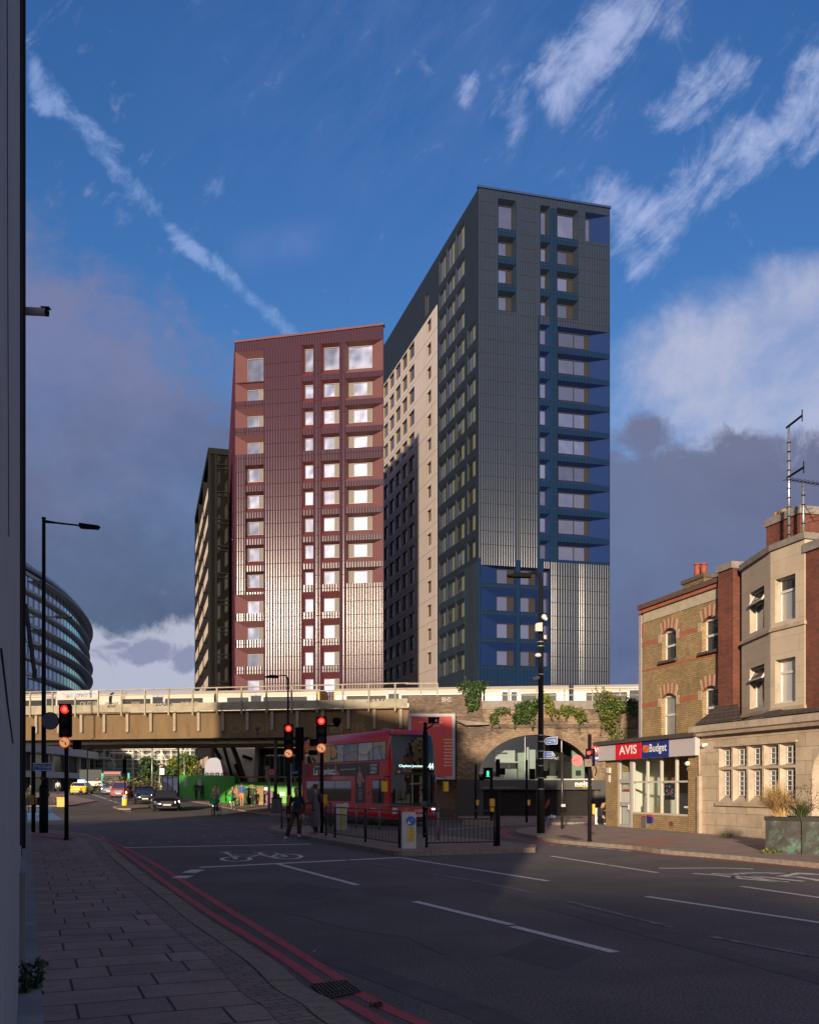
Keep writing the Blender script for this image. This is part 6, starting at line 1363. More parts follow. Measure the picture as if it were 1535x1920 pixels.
def finger(t_, bt, xa, xb, left, words):
    g_ = empty('finger_sign', None, None); g_.parent = LR; z0, z1 = z_(bt), z_(t_); zm_ = (z0+z1)/2
    def shp(gr): 
        a, b = xa*K-gr, xb*K+gr; q0, q1 = z0-gr, z1+gr; d = .10
        return [(a+d,0,q0),(b,0,q0+.02),(b,0,q1+.04),(a+d,0,q1),(a,0,zm_)] if left else [(a,0,q0),(b-d,0,q0),(b,0,zm_),(b-d,0,q1),(a,0,q1)]
    mb = MB(); mb.extr([(x,-.14,z) for x, y, z in shp(.01)], (0,.02,0)); mb.build('border', signw, g_); mb = MB(); mb.extr([(x,-.146,z) for x, y, z in shp(0)], (0,.004,0)); mb.build('panel', fb, g_)
    for i, w_ in enumerate(words): text(w_, 'lettering', signw, g_, (xa+4)*K, zm_+.02-i*.08, .26-(.08*i), .045, y=-.151)
    text('2', 'lettering', signw, g_, (xb-6)*K, zm_-.02, None, .08, y=-.151)
finger(1384.5, 1396.5, 5, 29.5, True, ('Town Centre', 'Park')); finger(1410.5, 1422.5, 5, 25.5, False, ('Clapham', 'Station'))
# pole with a side arm and camera before the dark glazing, and its grey cabinet
p_ = simple_pole('dark grey pole whose arm carries a small camera under the bridge edge', 516.5, 60.5, .08, 1379, .11, (), m_=mat('pole_grey', (.055,.05,.055), .5, .2))
Y = 60.5; K = Y/F; z0 = pz(1380,Y)-.08; mb = MB(); mb.bar((0,0,z0), (-36*K,0,z0+.05), .07); mb.tube([(-35*K,0,z0),(-35*K,0,z0+.35)], .03, 6); mb.ball((-34.5*K,0,z0+.45), .12, 8); mb.ball((-34*K,0,z0+.15), .09, 8); mb.build('side_arm', MATS['pole_grey'], p_)
kb = empty('utility_cabinet', 'dark grey cabinet standing at the foot of the grey arm pole', 'cabinet', ((518-CX)/F*60, 60, .08)); mb = MB(); mb.box(-.31,.31,0,.4,0,pz(1498,60)-.08); mb.build('box', mat('cabinet_grey', (.05,.05,.06), .5), kb); mb = MB(); mb.box(-.32,.32,-.02,.42,pz(1498,60)-.08,pz(1497,60)-.08+.04); mb.build('lid', dark, kb); mb = MB(); mb.box(-.012,.012,-.01,.0,.05,pz(1500,60)-.15); mb.build('door_gap', black, kb)
# -------- pedestrian railings on the island
railm = mat('railing_black', (.012,.012,.014), .4, var=.1); railg = mat('railing_grey', (.20,.20,.21), .5, .4, var=.1)
def railing(label, bases, m_=railm, h=(.97,.85), bars=True, double=False, pw=.035):
    pts = [G(px, py, .118) for px, py in bases]; t = empty('guard_railing', label, 'railing', pts[0], 0, 'pedestrian guard railings'); o = pts[0]
    for p in pts: mb = MB(); mb.cyl(p-o, p-o+Vector((0,0,h[0]+.02)), pw, pw, 10); mb.build('post', m_, t)
    mb = MB()
    for a, b in zip(pts, pts[1:]):
        for hh in ((h[0], h[0]-.22, .12) if double else (h[0], .12)): mb.bar(a-o+Vector((0,0,hh)), b-o+Vector((0,0,hh)), .035)
    mb.build('rails', m_, t)
    if bars:
        mb = MB()
        for a, b in zip(pts, pts[1:]):
            n = max(2, int((b-a).length/.115))
            for k in range(1, n): p = a.lerp(b, k/n)-o; mb.cyl(p+Vector((0,0,.12)), p+Vector((0,0,(h[0]-.22 if double else h[0]))), .009, .009, 6, caps=False)
        mb.build('bars', m_, t, fix=False)
    return t
railing('black railing along the near island edge from the red signal to the keep-left bollard', [(611,1567),(628,1571),(685,1579.5),(749,1590)], double=True)
railing('black railing panel between the camera pole and the stout post', [(799.5,1589.5),(927,1587)], double=True)
railing('short black railing corner behind the two crossing women', [(528,1555),(620,1551)], double=True)
railing('galvanised railing behind the bollard on the bus side of the island', [(668,1553),(711,1557),(763,1565),(821,1575)], railg, bars=False, double=True)
# -------- bollards
def keep_left(label, px, py_b, Hm, Wm, face=True):
    p = G(px, py_b, .118); t = empty('illuminated_bollard', label, 'bollard', p, R(4)); w2, d2 = Wm/2, .14
    pr = [(-w2,0),(w2,0),(w2,Hm-.03),(w2*.8,Hm),(-w2*.8,Hm),(-w2,Hm-.03)]
    mb = MB(); mb.extr([(x,-d2,z) for x, z in pr], (0,2*d2,0)); mb.build('shell', mat('bollard_white', (.52,.52,.54), .4, var=.1, stain=((.2,.18,.16), 4, .6, .5)), t)
    if face:
        mb = MB(); mb.box(-w2*.32,w2*.72,-d2-.006,-d2-.001,Hm*.2,Hm*.60); mb.build('yellow_panel', mat('bollard_yellow', (.62,.40,.01), .4, var=.05), t); mb = MB(); mb.disc((w2*.25,-d2-.002,Hm*.76), w2*.68, th=.008, n=28); mb.build('blue_disc', mat('keep_left_blue', (.02,.13,.5), .4, var=0), t)
        c_ = (w2*.25, Hm*.76); mb = MB(); a = w2*.40; mb.bar((c_[0]+a*.9,-d2-.013,c_[1]+a*.9), (c_[0]-a*.5,-d2-.013,c_[1]-a*.5), .055, .006); mb.extr([(c_[0]-a*1.1,-d2-.015,c_[1]-a*1.1),(c_[0]+a*.15,-d2-.015,c_[1]-a*1.0),(c_[0]-a*1.0,-d2-.015,c_[1]+a*.15)], (0,.005,0)); mb.build('arrow', signw, t)
        mb = MB()
        for z in (.30,.40,.50): mb.box(-w2*.28,w2*.02,-d2-.010,-d2-.0065,Hm*z,Hm*(z+.075)); 
        mb.build('reflector_squares', mat('reflector_cream', (.55,.5,.42), .3, var=0), t)
    else:
        mb = MB(); mb.box(-w2*.3,w2*.7,-d2-.006,-d2-.001,Hm*.05,Hm*.9); mb.build('yellow_panel', mat('bollard_pale_yellow', (.50,.45,.16), .4), t); mb = MB(); mb.disc((w2*.8,0,Hm*.92), .12, th=.02, n=16); mb.build('round_top', MATS['bollard_white'], t)
    return t
keep_left('white and yellow keep-left bollard with a blue arrow disc on the island', 766, 1591, .95, .37)
keep_left('pale bollard behind the black railing in front of the bus side', 640, 1556, .98, .40, False)
p = G(234.5,1513); t = empty('illuminated_bollard', 'yellow keep-left bollard on the far refuge beside the motorcyclist', 'bollard', p); K = p.y/F
mb = MB(); mb.tube([(0,0,0),(0,0,.1),(0,0,.45),(0,0,.85),(0,0,.98)], [.12,.16,.20,.18,.10], 14); mb.build('shell', mat('bollard_bright_yellow', (.72,.50,.01), .4, var=0), t); mb = MB(); mb.disc((0,-.185,.74), .15, th=.02, n=20); mb.build('blue_disc', MATS['keep_left_blue'], t); mb = MB(); mb.bar((.07,-.21,.81),(-.07,-.21,.67),.04,.006); mb.build('arrow', signw, t); mb = MB(); mb.box(-.27,-.08,.1,.25,0,.75); mb.build('pale_side', MATS['frame_cream'], t)
simple_pole('dark sign seen edge-on on a pole above the yellow bollard', 234, p.y+.5, .0, 1419, .05, (('sign_back', dark, ((231,237,1450,1424),)),))
slabpoly('far_refuge', [G(px,py) for px, py in ((212,1514.5),(240,1511.5),(275,1512),(280,1516),(245,1519),(222,1518.5))], .1, tarpav)
yb = empty('grit_bin', 'plain yellow cabinet behind the foot of the left red signal', 'cabinet', (*G(116,1513)[:2], .05)); mb = MB(); mb.box(-.32,.32,-.2,.3,0,.86); mb.box(-.34,.34,-.22,.32,.86,.92); mb.build('bin', mat('bin_yellow', (.62,.30,.01), .5, var=.05), yb); mb = MB(); mb.box(-.3,.3,-.215,-.2,.78,.80); mb.build('lid_line', dark, yb)
# ================================================================== THE BUS
def loft(mb, rings, mi=0, cap=(True, True), closed=True, mfn=None):
    idx = [[mb.pt(p) for p in r_] for r_ in rings]; n = len(rings[0])
    for k in range(len(rings)-1):
        for j in range(n if closed else n-1):
            mb.face((idx[k][j], idx[k][(j+1)%n], idx[k+1][(j+1)%n], idx[k+1][j]), mfn(k, j) if mfn else mi)
    if cap[0]: mb.face(idx[0][::-1], mi)
    if cap[1]: mb.face(idx[-1], mi)
busr = mat('bus_red', (.50,.012,.020), .28, var=.03, coat=.25, spec=.5); bglass = mat('bus_glass', (.008,.010,.014), .03, .0, var=0, spec=.7); bblk = mat('bus_black', (.008,.008,.009), .4, var=0)
wglass = refl_glass('bus_window_mirror', (.26,.25,.27), .04, .95)
tyre = mat('tyre', (.012,.012,.012), .8, var=.1); rim = mat('wheel_rim', (.18,.18,.19), .35, .7)
headl = mat('headlamp_lit', (.9,.9,.85), .2, var=0, emis=(1,.93,.8), estr=4); headd = mat('headlamp_glass', (.35,.36,.38), .12, .4, var=0)
amber = mat('lamp_amber', (.6,.2,.02), .3, var=0); tail = mat('tail_lamp', (.3,.01,.01), .3, var=0)
BL, BW, BH = 9.6, 2.5, 4.32
bus = empty('double_decker_bus', 'red double decker bus turning towards the camera behind the island railing', 'bus', (-.78, 41.8, 0), math.atan2(.86, -.51))
# local x: front to rear; local y: from the visible offside (0) towards the nearside (-BW)
def fx(y, z):                                     # front surface
    q = (2*(-y)/BW-1); rake = 0
    if z > 2.6: rake = ((z-2.6)/1.7)**1.6*.30
    if z > 3.95: rake += ((z-3.95)/.37)**2*.35
    lower = max(0, (1.1-z))*.02
    return .30*abs(q)**2.4+rake-lower
NZ = [.28,.6,.95,1.1,1.6,2.1,2.6,3.0,3.4,3.8,3.98,4.12,4.24,4.32]
def ring(z, g=0.0, ins=None):
    ins = ins if ins is not None else (0 if z < 3.9 else ((z-3.9)/.42)**2.2*.28); tum = .0 if z < 2.4 else (z-2.4)*.035; i_ = ins+tum
    pts = []; m_ = 12
    for k in range(m_+1): y = -i_-(BW-2*i_)*k/m_; pts.append((fx(y, z)-g, y, z))
    xr = BL-(0 if z < 3.2 else (z-3.2)**1.8*.22)
    pts += [(xr-.1,-BW+i_,z),(xr,-BW+i_+.12,z),(xr,-i_-.12,z),(xr-.1,-i_,z)]
    return pts
mb = MB(); mb.smooth = True; loft(mb, [ring(z) for z in NZ]); ob = mb.build('body', busr, bus)
mb = MB()
def fpatch(mb, ya, yb, za, zb_, g=.012, ny=14, nz=10, mi=0):
    P = [[Vector((fx(y, z)-g, y, z)) for y in [ya+(yb-ya)*i/ny for i in range(ny+1)]] for z in [za+(zb_-za)*j/nz for j in range(nz+1)]]
    for j in range(nz):
        for i in range(ny): mb.poly((P[j][i], P[j][i+1], P[j+1][i+1], P[j+1][i]), mi)
mb.smooth = True; fpatch(mb, -.10, -2.40, 1.02, 2.30); wpan = mb.build('windscreen', bglass, bus, fix=False)
mb = MB(); mb.smooth = True; fpatch(mb, -.16, -2.34, 2.30, 4.10, nz=14); mb.build('upper_windscreen', bglass, bus, fix=False)
mb = MB(); fpatch(mb, -.05, -2.45, .86, 1.03, .02, 14, 2); fpatch(mb, -.25, -2.25, 2.28, 2.40, .02, 14, 2); fpatch(mb, -.5, -2.0, .30, .42, .02, 12, 1); mb.build('black_bands', bblk, bus, fix=False)
mb = MB(); mb.bar((fx(-.6,1.2)-.03,-.6,1.15), (fx(-1.0,2.1)-.03,-1.0,2.15), .03, .02); mb.bar((fx(-1.3,1.2)-.03,-1.3,1.15), (fx(-1.8,2.1)-.03,-1.9,2.1), .03, .02); mb.build('wipers', bblk, bus)
dst = mat('destination_led', (.5,.8,.7), .5, var=0, emis=(.62,.95,.85), estr=1.6)
def ftext(s_, ya, wdt, z, h, m_, nm='lettering', g=.03):
    o = text(s_, nm, m_, None, 0, 0, wdt, h, y=0)
    for v in o.data.vertices: y = ya-(wdt-v.co.x); zz3 = z+v.co.z; y = -(-ya) ; yy = ya-v.co.x; v.co = Vector((fx(yy, zz3)-g, yy, zz3))
    o.parent = bus; return o
ftext('Clapham Junction', -.42, 1.15, 2.60, .14, dst); ftext('344', -1.76, .50, 2.54, .29, dst)
ftext('(H)EP', -1.15, .5, .60, .13, signw, g=.015); 
mb = MB(); fpatch(mb, -1.05, -1.55, .42, .53, .026, 4, 1); mb.build('number_plate', mat('plate_white', (.6,.6,.58), .4, var=0), bus, fix=False); ftext('YX66', -1.1, .4, .445, .06, black, 'plate_lettering', g=.032)
mb = MB(); c_ = Vector((fx(-.45,2.42)-.02,-.42,2.42)); mb.poly((c_+Vector((0,0,.1)), c_+Vector((.0,-.13,0)), c_+Vector((0,0,-.1)), c_+Vector((.0,.13,0)))); mb.build('diamond_sticker', mat('sticker_gold', (.5,.30,.12), .5), bus, fix=False)
for ya in (-.14, -2.16):
    mb = MB(); fpatch(mb, ya, ya-.2, .72, .82, .02, 3, 2); mb.build('headlight', headl if ya < -1 else headd, bus, fix=False)
    mb = MB(); fpatch(mb, ya, ya-.16, .56, .64, .02, 3, 2); mb.build('fog_lamp', headd, bus, fix=False)
# offside
mb = MB()
def side_box(mb, xa, xb, za, zb_, g=.008, mi=0):
    tz = lambda z: -(0 if z < 2.4 else (z-2.4)*.035); P = [(xa,tz(za)+g,za),(xb,tz(za)+g,za),(xb,tz(zb_)+g,zb_),(xa,tz(zb_)+g,zb_)]; mb.extr(P, (0,-.05,0), mi)
for k, (xa, xb) in enumerate(((.62,1.75),(1.82,3.2),(3.27,4.65),(4.72,6.1),(6.17,7.5),(7.57,9.15))):
    m2 = MB(); side_box(m2, xa, xb, 2.98, 3.78); m2.build('upper_window', wglass, bus)
m2 = MB(); side_box(m2, .58, 9.2, 2.94, 3.82, .003); m2.build('window_surround', bblk, bus)
for xa, xb, za, zb_ in ((.75,1.75,1.05,2.05),(3.9,5.6,1.1,2.05),(5.66,7.4,1.1,2.05),(7.46,8.9,1.25,2.05)): m2 = MB(); side_box(m2, xa, xb, za, zb_); m2.build('lower_window', bglass, bus)
m2 = MB(); side_box(m2, 4.0, 8.85, 1.06, 2.09, .003); side_box(m2, .7, 1.8, 1.0, 2.1, .003); m2.build('window_surround', bblk, bus)
adm = mat('advert_black', (.020,.017,.016), .4, var=.1)
m2 = MB(); side_box(m2, 1.15, 8.2, 2.28, 2.88, .010, 0); side_box(m2, 2.45, 3.45, 1.0, 2.285, .010, 0); ad = m2.build('advert', adm, bus)
def stext(s_, x_left, wdt, z, h, m_=signw, nm='lettering', g=.016, bold=0.02):   # reads towards the front when seen from the offside
    o = text(s_, nm, m_, None, 0, 0, wdt, h, y=0, bold=bold); tz = lambda z: -(0 if z < 2.4 else (z-2.4)*.035)
    for v in o.data.vertices: zz3 = z+v.co.z; v.co = Vector((x_left-v.co.x, tz(zz3)+g, zz3))
    o.parent = ad; return o
stext('La traviata', 8.05, 2.5, 2.36, .36); stext('OPERA', 8.05, .9, 2.76, .06); stext('ENGLISH NATIONAL STAGE', 4.95, 1.5, 2.56, .06)
for i, s_ in enumerate(('LOVE','OPERA','NIGHT')): stext(s_, 1.95, .62, 2.68-i*.16, .12)
skin_m = mat('poster_skin', (.38,.20,.15), .6, var=0); pink_m = mat('poster_dress', (.42,.22,.18), .6, var=.2, scale=8)
m2 = MB(); m2.extr([(x,.012,z) for x, z in ((5.85,2.32),(5.1,2.32),(5.2,2.5),(5.42,2.56),(5.38,2.75),(5.5,2.86),(5.6,2.75),(5.58,2.56),(5.8,2.5))], (0,.003,0), 0); m2.disc((2.98,.016,2.62), .10, nrm=(0,-1,0), th=.004, n=12, mi=1)
m2.extr([(x,.014,z) for x, z in ((3.28,1.9),(3.2,2.35),(3.05,2.5),(2.9,2.5),(2.72,2.3),(2.5,2.0),(2.62,1.93),(2.82,2.1),(2.85,1.75),(3.1,1.75),(3.12,2.0))], (0,.003,0), 0)
for i in range(4): m2.box(2.75,3.12,.012,.015,1.18+i*.13,1.24+i*.13,2)
m2.build('advert_figures', [pink_m, skin_m, mat('poster_grey', (.25,.24,.24))], ad)
m2 = MB()
for k in range(11): side_box(m2, 8.75, 9.45, 2.25+k*.06, 2.28+k*.06, .010)
m2.build('engine_louvres', bblk, bus)
m2 = MB(); side_box(m2, 2.0, 2.2, 1.28, 1.62, .012, 0); side_box(m2, 2.04, 2.16, 1.34, 1.56, .016, 1); m2.build('side_hatch', [mat('hatch_gold', (.30,.2,.08), .5), bblk], bus)
m2 = MB(); side_box(m2, .45, 9.3, .27, .40, .006); m2.build('skirt', bblk, bus)
stext('limrea', 1.9, .5, .72, .09).parent = bus
m2 = MB(); m2.tube([(.10,-.02,4.0),(.32,.0,3.5),(.34,.02,2.95)], .035, 6); m2.tube([(.05,-.05,4.12),(.3,-.2,4.28),(1.2,-.22,4.36)], .03, 6); m2.build('gutter_rail', mat('rail_pink', (.5,.2,.22), .4), bus)
for sgn, y_ in ((1,.32),(-1,-BW-.36)):
    mr_ = MB(); mr_.box(.02,.14,y_-.12,y_+.12,1.55,2.0); mr_.tube([(.2,.0 if sgn > 0 else -BW,2.22),(.1,y_,2.18),(.08,y_,2.0)], .02, 6, 1); mo = mr_.build('wing_mirror', [mat('mirror_yellow', (.70,.45,.01), .4, var=0), bblk], bus)
for xw in (2.5, 7.4):
    for y_ in (-.02, -BW+.02):
        m2 = MB(); s_ = -1 if y_ > -1 else 1; m2.cyl((xw,y_,.48), (xw,y_+s_*.3,.48), .48, .48, 24); wh = m2.build('wheel', tyre, bus); m2 = MB(); m2.cyl((xw,y_+.012*(-s_),.48), (xw,y_+s_*.05,.48), .28, .28, 18); m2.build('rim', rim, wh)
m2 = MB(); m2.box(1.0, 9.0, -BW+.15, -.15, .15, .3); m2.build('chassis', bblk, bus)

# ================================================================== CARS
cglass = refl_glass('car_glass', (.16,.18,.28), .05, .85)
plateW = mat('plate_white', ()); plateY = mat('plate_yellow', (.6,.45,.03), .4, var=0)
def car(name, label, cat, px, py_b, heading, paint_, L=4.5, Wd_=1.85, Hh=1.48, kind='saloon', rear=False, grille=True, lights=True, Y=None, trim=None, group='vehicles on the main road'):
    p = G(px, py_b) if Y is None else Vector(((px-CX)/F*Y, Y, gz(Y))); t = empty(name, label, cat, p, heading, group)
    # local: x across, y from the end nearest the camera (0) back to L
    P = {'saloon': dict(hood=.88, cowl=1.45, roof0=2.05, roof1=3.3, tail=4.15, deck=.98, nose=.78), 'hatch': dict(hood=.98, cowl=1.15, roof0=1.75, roof1=3.6, tail=4.15, deck=.95, nose=.88), 'van': dict(hood=1.0, cowl=.75, roof0=1.35, roof1=4.2, tail=4.4, deck=1.0, nose=.85), 'estate_rear': dict(hood=.98, cowl=.12, roof0=.55, roof1=2.7, tail=3.4, deck=.95, nose=.95)}[kind]
    k_ = L/4.5; h = Wd_/2; bel = P['hood']+.09
    def sec(y, w_, z0, z1): return [(-w_*.86,y,z0),(-w_,y,z0+.15),(-w_,y,(z0+z1)/2),(-w_*.95,y,z1-.06),(-w_*.80,y,z1),(w_*.80,y,z1),(w_*.95,y,z1-.06),(w_,y,(z0+z1)/2),(w_,y,z0+.15),(w_*.86,y,z0)]
    rings = [sec(0, h*.84, .30, P['nose']-.04), sec(.10, h*.94, .22, P['nose']+.02), sec(.45, h, .20, P['hood']+.02), sec(P['cowl']*k_, h, .20, bel), sec(P['tail']*k_*.6, h*1.0, .20, bel+.02), sec(P['tail']*k_, h*.99, .22, bel), sec(L-.12, h*.93, .26, bel-.04), sec(L, h*.85, .35, bel-.12)]
    mb = MB(); mb.smooth = True; loft(mb, rings); mb.build('body', paint_, t)
    r0, r1, c0, tl = P['roof0']*k_, P['roof1']*k_, P['cowl']*k_, min(P['tail']*k_, L-.25)
    hw, rw = h*.88, h*.68
    base = [(-hw,c0,bel-.02),(hw,c0,bel-.02),(hw,tl,bel-.02),(-hw,tl,bel-.02)]; roof = [(-rw,r0,Hh-.05),(rw,r0,Hh-.05),(rw,r1,Hh-.05),(-rw,r1,Hh-.05)]
    mb = MB(); b_ = [mb.pt(q) for q in base]; r_ = [mb.pt(q) for q in roof]
    for j in range(4): mb.face((b_[j], b_[(j+1)%4], r_[(j+1)%4], r_[j]))
    mb.build('windows', cglass, t, fix=True)
    mb = MB(); mb.extr([(-rw-.03,r0-.05,Hh-.05),(rw+.03,r0-.05,Hh-.05),(rw+.03,r1+.05,Hh-.05),(-rw-.03,r1+.05,Hh-.05)], (0,0,.02)); mb.extr([(-rw*.9,r0+.15,Hh-.03),(rw*.9,r0+.15,Hh-.03),(rw*.9,r1-.1,Hh-.03),(-rw*.9,r1-.1,Hh-.03)], (0,0,.03))
    for s_ in (-1, 1):
        mb.bar((s_*hw,c0,bel), (s_*(rw+.02),r0,Hh-.04), .06, .05); mb.bar((s_*hw,tl,bel), (s_*(rw+.02),r1,Hh-.04), .09, .06); mb.bar((s_*hw,(c0+tl)/2,bel), (s_*(rw+.02),(r0+r1)/2,Hh-.04), .05, .04)
    mb.build('roof', paint_, t)
    for s_ in (-1, 1):
        for yw in (.85*k_, L-.85*k_):
            mb = MB(); mb.cyl((s_*(h-.22),yw,.33), (s_*(h+.005),yw,.33), .33, .33, 20); wh = mb.build('wheel', tyre, t); mb = MB(); mb.cyl((s_*(h-.02),yw,.33), (s_*(h+.012),yw,.33), .21, .2, 14); mb.build('rim', rim, wh)
        if not rear: mb = MB(); mb.box(min(s_*(hw+.02), s_*(hw+.2)), max(s_*(hw+.02), s_*(hw+.2)), c0+.15, c0+.3, bel, bel+.15); mb.build('wing_mirror', paint_, t)
        zl = P['nose']-.06; mb = MB(); a, b = sorted((s_*h*.55, s_*h*.90)); mb.extr([(a,-.015,zl-.12),(b,.06,zl-.10),(b,.07,zl+.03),(a,-.01,zl-.0)], (0,.08,0)); mb.build('tail_lamp' if rear else 'headlight', tail if rear else (headl if lights == 'both' or (lights == 'right' and s_ > 0) else headd), t)
    mb = MB(); z_ = P['nose']
    if not rear:
        if grille: mb.extr([(-h*.46,-.02,z_-.05),(h*.46,-.02,z_-.05),(h*.40,-.02,z_-.30),(-h*.40,-.02,z_-.30)], (0,.06,0), 0)
        for q in range(4): mb.box(-h*.42,h*.42,-.03,-.021,z_-.28+q*.06,z_-.25+q*.06,1)
    mb.box(-h*.72,h*.72,-.02,.04,.26,.36,0); mb.build('bumper_grille', [bblk, mat('chrome', (.55,.55,.57), .15, 1.0, var=0)], t)
    mb = MB(); mb.box(-.26,.26,-.045,-.02,.42 if not rear else .62,.53 if not rear else .73); mb.build('number_plate', plateY if rear else plateW, t)
    return t
carblk = mat('car_paint_black', (.008,.008,.012), .15, .0, var=0, coat=1.0); carblu = mat('car_paint_silver_blue', (.16,.19,.26), .25, .5, var=0, coat=.5)
c1 = car('parked_car', 'black saloon with a broad chrome grille leading the queue under the bridge', 'car', 313, 1522.5, R(17), carblk, 4.9, 1.9, 1.49, 'saloon', lights='right'); c1.name = 'saloon_car'
mb = MB(); mb.ball((-.35,2.1,1.12), (.13,.12,.16), 10); mb.ball((.38,2.1,1.12), (.13,.12,.16), 10); mb.build('occupants', mat('skin_tan', (.35,.2,.14), .7), c1)
text('SM19 KXU', 'plate_lettering', black, c1, -.22, .44, .44, .07, y=-.047)
car('hatchback_car', 'black hatchback with one lit headlamp behind the leading saloon', 'car', 272, 1508.5, R(17), carblk, 4.3, 1.85, 1.55, 'hatch', lights='right')
car('taxi_cab', 'pinkish red taxi with round headlamps between the motorcyclist and the silver car', 'taxi', 222, 1496.5, R(8), mat('car_paint_rose', (.35,.09,.10), .25, .2, var=0, coat=.6), 4.5, 1.9, 1.75, 'van', lights=False)
car('silver_suv', 'silver blue sports utility car with bright headlamps left of the red taxi', 'car', 203.5, 1491, R(9), carblu, 4.4, 1.9, 1.62, 'hatch', lights='both')
pc = car('police_car', 'yellow police car seen from behind with its blue roof lights flashing', 'police car', 145.5, 1490.5, R(6), mat('car_paint_yellow', (.55,.42,.03), .3, var=0, coat=.4), 4.6, 1.95, 1.5, 'estate_rear', rear=True)
bluel = mat('beacon_blue', (.05,.2,1), .3, var=0, emis=(.02,.12,1.0), estr=9)
mb = MB(); mb.box(-.6,.6,.9,1.2,1.50,1.60,0); mb.box(-.2,.18,.88,1.22,1.53,1.84,1); mb.box(.22,.6,.88,1.22,1.53,1.84,1); mb.build('light_bar', [dark, bluel], pc)
mb = MB()
for i in range(8): mb.box(-.85+i*.21,-.75+i*.21,-.03,-.01,.45,.60)
mb.build('battenburg', mat('battenburg_red', (.45,.1,.02), .4), pc)
tk = empty('lorry', 'dark box lorry with a red lettered headboard behind the silver car', 'lorry', (*[ (208-CX)/F*132, 132 ], gz(132)), R(8), 'vehicles on the main road'); mb = MB(); mb.box(-1.2,1.2,1.2,7,.6,3.0); mb.build('box_body', mat('lorry_dark', (.02,.025,.035), .6), tk); mb = MB(); loft(mb, [[(-1.1,0,.4),(1.1,0,.4),(1.1,1.5,.4),(-1.1,1.5,.4)],[(-1.1,0,1.2),(1.1,0,1.2),(1.1,1.5,1.2),(-1.1,1.5,1.2)],[(-1.0,.35,2.2),(1.0,.35,2.2),(1.0,1.5,2.3),(-1.0,1.5,2.3)]]); mb.build('cab', mat('lorry_cab', (.03,.03,.04), .5), tk)
mb = MB(); mb.poly(((-.9,.02,1.25),(.9,.02,1.25),(.85,.32,2.05),(-.85,.32,2.05))); mb.build('windscreen', cglass, tk, fix=False); mb = MB(); mb.box(-1.1,1.1,1.05,1.18,2.55,2.85); mb.build('headboard', mat('headboard_red', (.30,.05,.05), .5), tk)
for s_ in (-1,1):
    for yw in (.8, 5.6): mb = MB(); mb.cyl((s_*.8,yw,.45),(s_*1.1,yw,.45),.45,.45,16); mb.build('wheel', tyre, tk)

